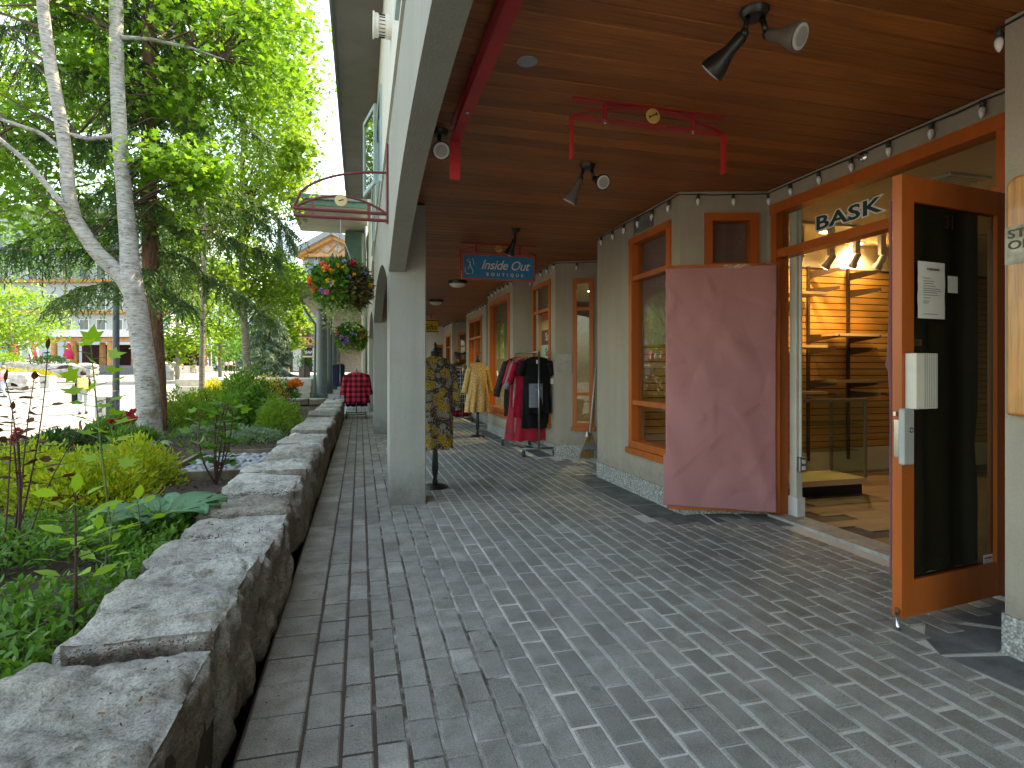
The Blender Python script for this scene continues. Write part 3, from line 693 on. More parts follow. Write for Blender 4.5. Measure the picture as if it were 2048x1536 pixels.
# paper behind the glass of the right leaf, its torn edge showing past the door
bp = MB().sheet(lambda u, v: SR.M @ Vector((.04+u*(SR.L-.19-.06*smooth(.5-abs(v-.32)*3)), .028+.014*math.sin(u*19)+.006*mnoise.noise((u*4, v*6, 2)), .2+v*1.84)), 40, 24).build('paper_sheet', KRAFT2, smooth=True, fix=False, label='dark brown paper hung behind the glass of the open right door', cat='paper')
def torn():
    prof = [(2.0, .03), (1.85, .04), (1.6, .035), (1.42, .05), (1.25, .085), (1.22, .12), (1.19, .06), (1.05, .03), (.9, .022), (.82, .035), (.5, .03), (.22, .03)]
    vs_ = []; fs = []
    for z, w_ in prof: vs_ += [SR.M @ Vector((.004, .026, z)), SR.M @ Vector((-w_*.12, .028+w_*.05, z)), SR.M @ Vector((-w_*.16, .029+w_*.13, z))]
    for i in range(len(prof)-1):
        for k in range(2): a = i*3+k; fs.append((a, a+1, a+4, a+3))
    return MB().add(vs_, fs).build('torn_paper', mat_kraft('maroon_kraft_paper', (.16, .06, .075), (.2, .08, .1)), smooth=True, fix=False, label='torn strip of purple paper along the edge of the open right door', cat='paper')
torn()
def R_at(px, py):            # on the camera side of the right leaf
    k = SR.at_px(px); return k, SR.z_at(px, py)
def r_plate(name, p0, p1, y0, y1, mat, parent=None, bev=0, **kw):
    a, z1 = R_at(*p0); b, z0 = R_at(*p1)
    c = SR.M @ Vector(((a+b)/2, -(y0+y1)/2, (z0+z1)/2)); return MB().cbox(c, (abs(b-a), y1-y0, abs(z1-z0)), SR.M.to_3x3().to_4x4(), bev).build(name, mat, parent, auto=30 if bev else None, **kw)
lk = r_plate('lock_case', (1786, 816), (1808, 926), .0225, .05, GREYBOX, DR, .006)
a, z = R_at(1799, 858); MB().lathe([(.013, 0), (.013, .006), (.006, .007), (.005, .004)], SR.M @ Vector((a, -.05, z)), 16, SR.M.to_3x3().to_4x4() @ Matrix.Rotation(math.pi/2, 4, 'X')).build('keyhole', CHROME, DR, auto=30)
MB().box((-.004, -.012, SR.z_at(1785, 915)), (.0, .012, SR.z_at(1785, 840)), SR.M).build('latch_plate', CHROME, DR); MB().box((-.018, -.006, .98), (-.004, .006, 1.0), SR.M).build('latch_bolt', CHROME, DR)
hc = r_plate('handle_cover', (1800, 707), (1843, 815), .0225, .075, CREAM, DR, .003)
for i in range(6): r_plate('rib', (1816+i*4.4, 709), (1818+i*4.4, 813), .0752, .0768, GREYBOX, DR)
MB().tube([SR.M @ Vector(q) for q in ((.0, .0, .075), (-.045, -.03, .06), (-.06, -.045, .02), (-.06, -.045, .006))], [.009, .009, .009, .014], 8).build('door_stop', CHROME, DR, smooth=True)
for z in (.12, 2.0): MB().cbox(SR.M @ Vector((SR.L+.004, -.005, z)), (.02, .03, .1)).build('hinge', CHROME, DR)
text('house_number', '31', .09, SR.M @ Matrix.Translation((R_at(1897, 447)[0], -.006, R_at(1897, 447)[1])) @ Matrix.Rotation(math.pi/2, 4, 'X'), M('brown_vinyl', (.03, .01, .008), .6), DR, .0006, 0, .002)
def sheet_of_paper(name, p0, p1, label, curl=.004, mat=None, d=.0055):
    a, z1 = R_at(*p0); b, z0 = R_at(*p1)
    return MB().sheet(lambda u, v: SR.M @ Vector((a+(b-a)*u+.003*mnoise.noise((v*5, 3, 1))*(1-u), -d-curl*(.5+.5*mnoise.noise((u*2, v*4, 7))), z0+(z1-z0)*v)), 8, 14).build(name, mat or PAPER, smooth=True, fix=False, label=label, cat='notice')
nt_ = sheet_of_paper('notice', (1832, 522), (1886, 639), 'taped white typed letter on the glass of the open right door', .006)
MD = SR.M @ Matrix.Rotation(math.pi/2, 4, 'X')
def dtext(sx_, sy_, s, size, par, d, mat=INK, **kw):
    a, z = R_at(sx_, sy_); return text('print', s, size, SR.M @ Matrix.Translation((a, -d, z)) @ Matrix.Rotation(math.pi/2, 4, 'X'), mat, par, .0002, **kw)
dtext(1861, 540, 'CONDUIARS', .016, nt_, .0135, offset=.0004)
for i, (yy, w_) in enumerate([(556, 14), (562, 22), (567, 20), (572, 24), (577, 34), (581, 36), (585, 28), (590, 30), (596, 14), (602, 12), (606, 10), (628, 30)]):
    a, z = R_at(1841, yy); b, _ = R_at(1841+w_, yy); MB().box((a, -.0136, z-.0012), (b, -.0133, z+.0008), SR.M).build('print', INK, nt_)
sheet_of_paper('card', (1893, 552), (1913, 587), 'small blank white card beside the typed letter on the door glass', .001)
pl_ = sheet_of_paper('door_label', (1817, 678), (1841, 692), 'small brown label reading Pull above the grey handle cover', .0005, M('brown_label', (.07, .045, .02), .5), .006); dtext(1829, 685, 'Pull', .03, pl_, .0072)
ws_ = sheet_of_paper('warning_sticker', (1964, 1110), (1983, 1151), 'small white warning sticker at the lower corner of the door glass', .0005); dtext(1973.5, 1115, 'WARNING', .0135, ws_, .0068, mat=M('red_print', (.4, .02, .02), .6), offset=.0006)
for i in range(4):
    a, z = R_at(1966, 1121+i*3.2); b, _ = R_at(1980, 1121); MB().box((a, -.0068, z-.001), (b, -.0066, z+.0008), SR.M).build('print', INK, ws_)
a, z = R_at(1974, 1140); MB().prism([(a-.018, z-.012), (a+.006, z-.016), (a+.018, z+.012), (a-.004, z+.006)], .0003, SR.M @ Matrix.Rotation(math.pi/2, 4, 'X') @ Matrix.Translation((0, 0, .0066))).build('print', INK, ws_)
# ================================================================ carved plaque on the near pillar
PLQ = mat_wood('oiled_plaque_wood', (.2, .07, .015), (.45, .19, .045), (.58, .29, .09), (30, 30, 1.6), .35, 1.5, .25, 0, .1)
def plaque():
    X = 2.637; y0, y1, z0, z1, r = 1.45, 1.787, 1.008, 1.99, .045
    poly = [(-y1, z0), (-y0, z0), (-y0, z1-r)]+[(-y0-r+r*math.cos(t), z1-r+r*math.sin(t)) for t in (.4, .8, 1.2, 1.57)]+[(-y1+r-r*math.sin(t), z1-r+r*math.cos(t)) for t in (0, .4, .8, 1.2, 1.57)]
    o = MB().prism(poly, .045, frame_M((X, 0, 0), Vector((0, -1, 0)), Vector((0, 0, 1)), Vector((-1, 0, 0)))).build('wooden_plaque', PLQ, label='carved wooden plaque with a silvery lettered band on the near pillar', cat='plaque')
    b = o.modifiers.new('b', 'BEVEL'); b.width = .012; b.segments = 3
    MB().box((X-.048, y0+.001, 1.63), (X-.03, y1-.001, 1.785)).build('band', M('silver_band', (.36, .34, .27), .45, .3, 14, .4, 30, metal=.3), o)
    for s_, z in (('STEE', 1.752), ('OH', 1.706)):
        text('lettering', s_, .05, frame_M((X-.049, 1.775, z), Vector((0, -1, 0)), Vector((0, 0, 1)), Vector((-1, 0, 0))), M('carved_line', (.09, .08, .055), .7), o, .0012, 0, .001, align='LEFT', sx=1.3)
plaque()
# ================================================================ lights on a cord along the shop fronts
def light_string():
    pts = []
    for i, sg in enumerate(SEG):
        if i > 20: break
        n = max(1, int(sg.L/.14))
        for k in range(n): 
            p = sg.a+sg.t*(sg.L*k/n)+sg.n*.022
            if p.y > .3: pts.append(Vector((p.x, p.y, CZ-.03-.012*abs(math.sin(k*1.7))*random.random())))
    root = thing('light_string', 'string of clear bulbs on a dark cord along the top of the shop walls', 'string light', (2.6, 5, CZ))
    MB().tube(pts, .0045, 5).build('cord', BLACKM, root)
    sock = MB().lathe([(.012, 0), (.014, -.01), (.013, -.038)][::-1], n=8).mesh('socket'); sock.materials.append(SOCK)
    bl = MB().lathe([(.003, -.098), (.011, -.086), (.0165, -.066), (.0165, -.052), (.010, -.038)], n=10).mesh('bulb'); bl.materials.append(BULB)
    for m_ in (bl, sock): m_.polygons.foreach_set('use_smooth', [True]*len(m_.polygons))
    acc = 0; last = pts[0]
    for a, b in zip(pts, pts[1:]):
        acc += (b-a).length
        if acc > .262:
            acc = 0; Mx = Matrix.Translation(b) @ Matrix.Rotation(random.uniform(-.15, .15), 4, 'X') @ Matrix.Rotation(random.uniform(-.12, .12), 4, 'Y')
            q = inst('bulb', bl, Mx, root); inst('socket', sock, Mx, q)
light_string()
p = on_x(1726, 313, 3.262)
o = MB().lathe([(.035, 0), (.035, .004), (.022, .012), (.012, .014), (.01, .03)], p, 20, Matrix.Rotation(-math.pi/2, 4, 'Y')).build('sprinkler', CHROME, auto=30, label='chrome fire sprinkler on the wall above the shop doorway', cat='sprinkler')
MB().cbox((p.x-.045, p.y, p.z), (.004, .03, .03)).build('deflector', CHROME, o); MB().cbox((p.x-.036, p.y, p.z-.016), (.018, .004, .004)).build('arm', CHROME, o)
# ================================================================ red sign brackets under the ceiling
def bar(mb, a, b, w_, t_, up=Vector((0, 0, 1))):
    a, b = Vector(a), Vector(b); d = b-a; x = d.normalized(); y = up.cross(x).normalized(); z = x.cross(y)
    return mb.box((0, -w_/2, -t_/2), (d.length, w_/2, t_/2), frame_M(a, x, y, z))
def bracket(origin, ax, half, label, mat=RED, arms=True, disc=True, drop=.105, w_=.045, armlen=.23):
    """flat bar frame: top plate, bowed bar, lower bar, two posts, two end arms"""
    o = Vector(origin); ax = Vector(ax); root = thing('sign_bracket', label, 'bracket', o)
    bar(MB(), o-ax*half*1.0+Vector((0, 0, -.006)), o+ax*half*1.0+Vector((0, 0, -.006)), w_*.9, .008).build('top_plate', mat, root)
    zl = -drop; bar(MB(), o-ax*half+Vector((0, 0, zl)), o+ax*half+Vector((0, 0, zl)), w_, .008).build('lower_bar', mat, root)
    pts = [o+ax*(half*(2*i/14-1))+Vector((0, 0, zl+.005+(drop-.016)*(1-(2*i/14-1)**2))) for i in range(15)]; mb = MB()
    for a, b in zip(pts, pts[1:]): bar(mb, a, b+(b-a)*.02, w_*.8, .006)
    mb.build('bowed_bar', mat, root)
    for s_ in (-.58, .58):
        q = o+ax*half*s_; MB().tube([q+Vector((0, 0, zl)), q+Vector((0, 0, -.006))], .011, 10).build('post', mat, root, auto=40)
        MB().lathe([(.012, 0), (.012, -.006), (.005, -.01)][::-1], q+Vector((0, 0, zl-.004)), 10).build('bolt', CHROME, root)
    if arms:
        for s_ in (-1, 1): q = o+ax*half*s_; a = ax.cross(Vector((0, 0, 1))); MB().box((-.004, -w_/2, zl-armlen), (.004, w_/2, zl+.012), frame_M(q, ax, a, Vector((0, 0, 1)))).build('end_arm', mat, root)
    if disc:
        n = ax.cross(Vector((0, 0, 1))); Mx = frame_M(o+Vector((0, 0, zl+.045))+n*.028, ax, Vector((0, 0, 1)), n)
        d = MB().lathe([(.04, 0), (.043, .004), (.04, .008)], (0, 0, 0), 24).build('disc', DISC, root, auto=30); d.matrix_basis = Mx; 
        mb = MB(); mb.tube([(-.02, -.008, .009), (.018, .012, .009)], .003, 5)
        for e in ((-.021, -.013), (-.024, -.005), (.019, .017), (.022, .008)): mb.lathe([(.004, .007), (.004, .0105)], (e[0], e[1], 0), 8)
        bo = mb.build('bone_mark', INK, d); bo.matrix_parent_inverse = Matrix()
    return root
bracket((1.59, 2.95, CZ), (1, 0, 0), .475, 'red steel sign bracket with round disc and no sign, hanging across the walkway')
bracket((.555, 2.45, CZ), (0, 1, 0), 1.0, 'long red steel bar bracket along the ceiling edge beside the arch', disc=False, w_=.062)
br2 = bracket((1.59, 6.65, CZ), (1, 0, 0), .46, 'dark red sign bracket holding the blue shop sign')
br3 = bracket((1.59, 15.6, CZ), (1, 0, 0), .46, 'far sign bracket holding the yellow gift sign', disc=False)
# blue sign
SBLUE = M('sign_blue', (.012, .23, .5), .45, .1, 3); SRED = M('sign_coral_frame', (.5, .1, .075), .45, .1); SGREY = M('sign_silver_letter', (.78, .76, .7), .4, .08)
def blue_sign():
    y = 6.64; x0, x1, z0, z1 = 1.145, 2.035, 2.25, 2.555
    o = MB().box((x0+.018, y-.012, z0+.018), (x1-.018, y+.012, z1-.018)).build('shop_sign', SBLUE, label='blue hanging shop sign with silver script lettering and coral frame', cat='sign')
    MB().box((x0, y-.02, z0), (x1, y+.02, z0+.018)).box((x0, y-.02, z1-.018), (x1, y+.02, z1)).box((x0, y-.02, z0+.018), (x0+.018, y+.02, z1-.018)).box((x1-.018, y-.02, z0+.018), (x1, y+.02, z1-.018)).build('frame', SRED, o)
    Mt = lambda x, z: frame_M((x, y-.013, z), Vector((1, 0, 0)), Vector((0, 0, 1)), Vector((0, -1, 0)))
    text('lettering', 'Inside Out', .155, Mt(1.665, 2.425), SGREY, o, .002, .38, .001, sx=.93, spacing=.95)
    text('lettering', 'BOUTIQUE', .05, Mt(1.665, 2.315), SGREY, o, .002, 0, .001, spacing=2.15)
    for pts in ([(-.05, -.03), (-.055, -.08), (-.03, -.11), (0, -.1)], [(.0, .07), (-.03, .05), (.0, .03), (.015, -.02), (.04, -.07), (.03, -.105)], [(.03, .075), (.045, .05), (.05, .0)], [(-.02, -.05), (.0, -.01), (.01, .04)]):
        MB().tube([(1.24+a, y-.0145, 2.42+b) for a, b in pts], .0035, 5).build('emblem', SGREY, o)
    return o
blue_sign()
o = MB().box((1.14, 15.585, 2.22), (2.04, 15.61, 2.5)).build('shop_sign', M('sign_yellow', (.62, .4, .02), .5, .08), label='yellow hanging sign with black lettering near the far end of the arcade', cat='sign')
MB().box((1.12, 15.58, 2.2), (2.06, 15.584+.02, 2.218)).box((1.12, 15.58, 2.502), (2.06, 15.604, 2.52)).build('frame', INK, o)
text('lettering', 'Gifts', .2, frame_M((1.82, 15.583, 2.33), Vector((1, 0, 0)), Vector((0, 0, 1)), Vector((0, -1, 0))), INK, o, .002, .15, .001)
# ================================================================ ceiling lamps
def flood(x, y, heads, label, mat=BLACK):
    root = thing('floodlight', label, 'floodlight', (x, y, CZ))
    MB().lathe([(.02, -.034), (.045, -.03), (.058, -.012), (.06, 0)], (x, y, CZ), 20).build('ceiling_plate', mat, root, auto=40)
    for (ox, dr, ln, hm) in heads:
        a = Vector((x+ox[0], y+ox[1], CZ-.03)); d = Vector(dr).normalized(); k = a+Vector((ox[0]*.6, ox[1]*.6, -.07))
        MB().tube([a, k], .012, 8).build('arm', mat, root, smooth=True); MB().lathe([(.014, -.016), (.019, 0), (.014, .016)], k, 10).build('knuckle', mat, root, smooth=True)
        q = d.to_track_quat('Z', 'Y').to_matrix().to_4x4(); L = ln
        h = MB().lathe([(.012, .0), (.025, .012), (.026, L*.4), (.031, L*.52), (.05, L*.8), (.056, L*.93), (.056, L)], k, 24, q).build('lamp_head', hm, root, auto=50)
        MB().lathe([(.048, L+.0005), (.048, L+.004), (.032, L+.007), (.02, L+.004)], k, 28, q).build('lens', LENS, h, auto=30)
        MB().lathe([(.036, L+.0068), (.036, L+.0076), (.03, L+.0078)], k, 24, q).build('lens_ring', LENS2, h)
GREYHEAD = M('brown_grey_lamp_shell', (.13, .11, .09), .5, .15)
flood(1.574, 2.04, [((-.03, .0), (-.5, .85, -.75), .18, BLACK), ((.03, -.01), (.35, -.75, -.42), .15, GREYHEAD)], 'large twin floodlight on the wooden ceiling nearest the camera')
flood(1.596, 3.9, [((-.03, .0), (-.35, .3, -.8), .18, GREYHEAD), ((.03, -.01), (.1, -.85, -.42), .14, BLACK)], 'twin floodlight behind the empty red bracket')
flood(1.584, 5.87, [((0, 0), (-.25, .3, -.8), .18, BLACK)], 'single black floodlight above the blue sign')
pz = onz(878, 262, CZ); flood(pz.x, pz.y, [((0, -.01), (-.02, -.8, -.5), .13, BLACK)], 'small floodlight tucked between the arch and the long red bar')
MB().lathe([(.048, -.005), (.05, -.003), (.05, 0)], (.776, 2.653, CZ-.0005), 24).build('cover_plate', M('grey_plate', (.33, .34, .35), .5, .1, metal=.3), auto=30, label='round grey cover plate on the wooden ceiling', cat='cover plate')
for (x, y, l) in ((1.585, 9.58, 'nearer'), (1.576, 12.34, 'farther')):
    root = thing('ceiling_lamp', l+' of two flush dome ceiling lamps with black rim', 'ceiling lamp', (x, y, CZ), 'flush lamps along the arcade')
    MB().lathe([(.15, -.05), (.16, -.045), (.165, 0)], (x, y, CZ), 28).build('rim', BLACK, root, auto=30)
    MB().lathe([(.01, -.115), (.07, -.105), (.12, -.08), (.14, -.05)], (x, y, CZ), 28).build('dome', PAPER, root, smooth=True)
# ================================================================ clothes
def CLOTH(name, c, c2=None, var=.15, scale=14, rough=.9): return M(name, c, rough, var, scale, .15, 260, spec=.15, col2=c2)
def mat_plaid(name, a, b, s=9., thin=None):
    m, t, bb = nmat(name); co = t.nodes.new('ShaderNodeTexCoord').outputs['Object']; sp = t.nodes.new('ShaderNodeSeparateXYZ'); t.links.new(co, sp.inputs[0])
    def stripe(sock): return math_n(t, 'GREATER_THAN', math_n(t, 'FRACT', math_n(t, 'MULTIPLY', sock, s)), .5)
    f = math_n(t, 'MULTIPLY', math_n(t, 'ADD', stripe(sp.outputs[0]), stripe(sp.outputs[2])), .5)
    c = ramp(t, f, [(0, a), (.5, tuple((x+y)/2.6 for x, y in zip(a, b))), (1, b)])
    if thin:
        q = math_n(t, 'MAXIMUM', math_n(t, 'GREATER_THAN', math_n(t, 'FRACT', math_n(t, 'MULTIPLY', sp.outputs[0], s)), .86), math_n(t, 'GREATER_THAN', math_n(t, 'FRACT', math_n(t, 'MULTIPLY', sp.outputs[2], s)), .86))
        c = mixc(t, q, c, thin)
    t.links.new(c, bb.inputs['Base Color']); bb.inputs['Roughness'].default_value = .95; bb.inputs['Specular IOR Level'].default_value = .1; return m
def mat_floral(name, base, spots, s=40.):
    m, t, b = nmat(name); co = t.nodes.new('ShaderNodeTexCoord').outputs['Object']; c = base
    for i, (col, sc, th) in enumerate(spots):
        v = ntex(t, co, sc, 1, .5, None, 'voronoi'); n = ntex(t, co, sc*1.7, 4, .7)
        f = ramp(t, math_n(t, 'ADD', v.outputs['Distance'], math_n(t, 'MULTIPLY', n.outputs[0], .35)), [(th, g(1)), (th+.06, g(0))]); c = mixc(t, f, c, col)
    t.links.new(c, b.inputs['Base Color']); b.inputs['Roughness'].default_value = .85; return m
def garment(name, mat, label, cx, cy, z1, length, ws, wh, thick=.05, rz=0, sleeve=.0, sl_r=.05, seed=0, ripple=.1, k=9, collar=.0, cat='shirt', hanger=True, group=None, sl_out=.3):
    R = Matrix.Translation((cx, cy, 0)) @ Matrix.Rotation(rz, 4, 'Z'); rg = random.Random(seed); ph = rg.random()*6; mb = MB(); n = 48; nr = 20
    for j in range(nr+1):
        v = j/nr; z = z1-length*v
        if v < .08: w_ = .05+(ws-.05)*(v/.08)**.8; z = z1-length*v*.7
        else: w_ = ws+(wh-ws)*((v-.08)/.92)**1.2; w_ -= .02*math.sin(math.pi*min(1, (v-.08)*1.5))*(1 if wh > ws*1.1 else .5)
        th = .018+(thick-.018)*min(1, v*3)
        for i in range(n):
            a = 2*math.pi*i/n; rp = 1+ripple*v*v*math.cos(k*a+ph+1.2*math.sin(v*3+ph))+.03*mnoise.noise((math.cos(a)*2, math.sin(a)*2, v*4+seed))
            mb.v.append(tuple(R @ Vector((w_*math.copysign(abs(math.cos(a))**.8, math.cos(a))*(1+.25*(rp-1)), th*math.sin(a)*rp*(1+.6*(rp-1)*3), z+.008*math.cos(k*a)*(v > .95)))))
    for j in range(nr):
        for i in range(n): a = j*n+i; b = j*n+(i+1) % n; mb.f.append((a, b, b+n, a+n))
    o = mb.build(name, mat, smooth=True, fix=True, label=label, cat=cat, group=group)
    if sleeve > 0:
        for s_ in (-1, 1):
            p0 = Vector((s_*(ws-.02), 0, z1-length*.07)); pts = [R @ (p0+Vector((s_*sl_out*sleeve*u, .012*math.sin(u*3+seed), -sleeve*u*.95-.01))) for u in (0, .15, .35, .6, .85, 1)]
            MB().tube(pts, [sl_r*.75, sl_r, sl_r*1.02, sl_r*.95, sl_r*.95, sl_r*1.05], 12).build('sleeve', mat, o, smooth=True)
    if hanger:
        MB().tube([R @ Vector(q) for q in ((-ws*.85, 0, z1-length*.045), (0, 0, z1+.02), (ws*.85, 0, z1-length*.045))], .006, 6).tube([R @ Vector(q) for q in ((0, 0, z1+.02), (0, 0, z1+.075), (.02, 0, z1+.09), (.03, 0, z1+.075))], .003, 5).build('hanger', M('hanger_wood', (.5, .27, .1), .5) if 'hanger_wood' not in MATS else MATS['hanger_wood'], o)
    return o
def rack(name, label, x, y0, y1, zt, hw=.24, mat=STEEL, rail_z=None):
    root = thing('clothes_rack', label, 'clothes rack', (x, (y0+y1)/2, 0))
    for y in (y0, y1):
        MB().tube([(x, y, .11), (x, y, zt)], .013, 10).build('post', mat, root, smooth=True); MB().tube([(x-hw, y, .11), (x+hw, y, .11)], .015, 8).build('foot_bar', mat, root, smooth=True)
        for s_ in (-1, 1):
            c = Vector((x+s_*(hw-.02), y, .046)); w_ = MB().lathe([(.012, -.014), (.046, -.013), (.046, .013), (.012, .014)], c, 16, Matrix.Rotation(math.pi/2, 4, 'Y')).build('caster', M('caster_rubber', (.04, .05, .06), .6) if 'caster_rubber' not in MATS else MATS['caster_rubber'], root, auto=40)
            MB().tube([c+Vector((0, 0, .02)), c+Vector((0, .012, .065))], .014, 8).build('fork', mat, root)
    MB().tube([(x-hw*.6, y0, .11), (x-hw*.6, y1, .11)], .011, 8).tube([(x+hw*.6, y0, .11), (x+hw*.6, y1, .11)], .011, 8).build('base_rail', mat, root)
    MB().tube([(x, y0, zt), (x, y1, zt)], .014, 10).build('top_rail', mat, root, smooth=True)
    return root
BLK = CLOTH('black_cotton', (.012, .012, .014)); DGREY = CLOTH('charcoal_cotton', (.035, .033, .033)); GREYC = CLOTH('grey_knit', (.2, .2, .22)); REDF = mat_floral('red_print', (.36, .008, .022), [((.75, .7, .65), 26, .17)])
TAUPE = CLOTH('taupe_linen', (.2, .17, .14)); NAVY = CLOTH('navy_cotton', (.012, .016, .04)); REDC = CLOTH('red_cotton', (.34, .008, .03)); PINKC = CLOTH('coral_cotton', (.42, .05, .075)); PBLUE = CLOTH('pale_blue_cotton', (.3, .38, .48))
rack('rack', 'steel rolling clothes rack with black and red clothes beside the sale window', 2.37, 7.52, 8.72, 1.435)
GZ = 1.40
garment('black_shirt', BLK, 'black T-shirt with pale photo print, front garment on the sale rack', 2.36, 7.6, GZ-.03, .78, .2, .21, .05, 0, .2, .06, 1, cat='shirt')
MB().sheet(lambda u, v: (2.235+.2*u, 7.547-.004*math.sin(u*5)-.008*math.sin(math.pi*u), 1.0-.33*v+.0), 6, 8).build('photo_print', mat_floral('photo_print', (.16, .2, .26), [((.35, .42, .5), 14, .3), ((.03, .04, .06), 22, .22)]), bpy.data.objects['black_shirt'], smooth=True, fix=False)
MB().cbox((2.36, 7.556, 1.3), (.035, .002, .05)).build('neck_label', PAPER, bpy.data.objects['black_shirt'])
for i, (nm, mt, lb, dx, y, dz, ln, ws, wh, sl, ct) in enumerate([
    ('black_dress', BLK, 'long black dress behind the printed black shirt on the sale rack', .03, 7.72, -.03, 1.0, .2, .24, .18, 'dress'),
    ('red_shirt', REDC, 'plain red shirt hanging behind the black dress', .08, 7.78, -.04, .66, .2, .2, .2, 'shirt'),
    ('red_dress', REDF, 'long red dress with white dots hanging lowest on the sale rack', .02, 7.92, -.05, 1.18, .17, .26, 0, 'dress'),
    ('grey_cardigan', GREYC, 'grey knit cardigan between black and red clothes on the sale rack', -.03, 8.05, -.03, .72, .19, .2, .42, 'cardigan'),
    ('red_blouse', REDF, 'red dotted blouse hanging behind the grey cardigan', -.02, 8.2, -.02, .75, .2, .22, .35, 'blouse'),
    ('taupe_trousers', TAUPE, 'taupe trousers hanging between red garments on the sale rack', .05, 8.3, -.3, .85, .16, .19, 0, 'trousers'),
    ('coral_skirt', PINKC, 'coral skirt hanging low behind the taupe trousers', -.02, 8.42, -.3, .98, .16, .24, 0, 'skirt'),
    ('black_tunic', BLK, 'black tunic with short sleeves between the dotted blouse and trousers', .1, 8.12, -.03, .82, .2, .22, .2, 'tunic'),
    ('red_tunic', REDC, 'deep red tunic half hidden behind the front black garments', -.06, 7.85, -.04, .85, .19, .22, .3, 'tunic'),
    ('charcoal_coat', DGREY, 'charcoal coat with long sleeves on the sale rack', -.02, 8.52, -.02, .9, .21, .23, .55, 'coat'),
    ('black_jacket', BLK, 'black jacket at the far end of the sale rack', .0, 8.63, -.02, .8, .2, .22, .5, 'jacket')]):
    garment(nm, mt, lb, 2.37+dx, y, GZ+dz, ln, ws, wh, .035, random.uniform(-.12, .12), sl, .05, i+3, .12, 7, cat=ct)
rack('rack', 'steel rolling clothes rack with plaid clothes beyond the tan dress', 2.22, 12.75, 13.7, 1.24)
PLB = mat_plaid('black_white_plaid', (.012, .013, .02), (.06, .06, .075), 11, (.55, .55, .58)); PLR = mat_plaid('red_black_plaid', (.02, .008, .01), (.42, .014, .04), 9.)
garment('plaid_shirt', PLB, 'black and white plaid shirt at the front of the farther rack', 2.22, 12.8, 1.2, .8, .18, .19, .05, 0, .45, .05, 20, cat='shirt')
garment('plaid_skirt', PLR, 'red and black plaid skirt hanging low on the farther rack', 2.2, 12.95, .75, .62, .16, .24, .06, 0, 0, .05, 21, cat='skirt')
garment('blue_shirt', PBLUE, 'pale blue shirt on the farther rack', 2.12, 13.2, 1.19, .65, .19, .2, .04, .1, .4, .045, 22, cat='shirt')
garment('navy_jacket', NAVY, 'navy jacket on the farther rack', 2.2, 13.05, 1.19, .7, .19, .2, .04, -.1, .5, .05, 23, cat='jacket')
rack('rack', 'narrow rolling rack with red plaid shirts where the stone wall ends', -.09, 14.3, 15.0, 1.2, .25)
PLR2 = mat_plaid('red_flannel', (.05, .01, .014), (.5, .035, .07), 8.); 
garment('flannel_shirt', PLR2, 'red and black flannel shirt on wooden hanger at the end of the stone wall', -.09, 14.32, 1.12, .72, .24, .29, .09, 0, .52, .075, 31, cat='shirt', sl_out=.16)
garment('flannel_shirt', PLR2, 'second red flannel shirt just behind the front one on the narrow rack', -.06, 14.5, 1.12, .76, .24, .3, .08, .08, .5, .07, 32, cat='shirt', sl_out=.16)
garment('dark_shirt', NAVY, 'dark shirt behind the red flannel shirts', -.08, 14.7, 1.1, .82, .22, .26, .07, -.05, .45, .06, 33, cat='shirt')
# dress forms
def dress_form(x, y, zt, label):
    root = thing('dress_form', label, 'dress form', (x, y, 0))
    MB().lathe([(.02, .035), (.1, .028), (.13, .012), (.135, 0)][::-1], (x, y, 0), 28).build('base', BLACK, root, auto=40)
    MB().lathe([(.022, .03), (.03, .06), (.019, .1), (.028, .14), (.034, .2), (.026, .36), (.022, .5)], (x, y, 0), 16).build('pole', BLACK, root, smooth=True)
    MB().lathe([(.03, .48), (.11, .62), (.13, .75), (.1, .92), (.12, 1.08), (.12, 1.16), (.08, 1.22), (.05, 1.27), (.042, zt-.04), (.045, zt-.03)], (x, y, 0), 20, None, 1, .4).build('torso', BLACKM, root, smooth=True)
    MB().lathe([(.045, zt-.03), (.028, zt), (.016, zt+.02), (.02, zt+.05), (.006, zt+.075)], (x, y, 0), 14).build('finial', BLACK, root, smooth=True)
    return root
FLOR = mat_floral('mustard_floral', (.05, .035, .03), [((.22, .22, .19), 14, .6), ((.34, .22, .012), 8, .62), ((.19, .09, .03), 17, .42), ((.42, .42, .4), 60, .4), ((.03, .02, .02), 48, .4)]); TANF = mat_floral('tan_print', (.5, .3, .1), [((.64, .48, .24), 34, .5), ((.2, .1, .04), 60, .42)])
dress_form(.735, 5.83, 1.4, 'black dress form wearing the mustard floral dress behind the column')
garment('floral_dress', FLOR, 'long mustard and grey floral dress on the form behind the column', .735, 5.83, 1.33, .93, .19, .185, .135, .25, .5, .055, 41, .05, 7, cat='dress', hanger=False, sl_out=.14)
dress_form(2.02, 10.04, 1.37, 'black dress form wearing the tan dress beyond the sale rack')
garment('tan_dress', TANF, 'tan patterned dress with flared skirt on the far dress form', 2.02, 10.04, 1.32, .88, .17, .235, .16, .15, .5, .055, 42, .14, 11, cat='dress', hanger=False, sl_out=.2)
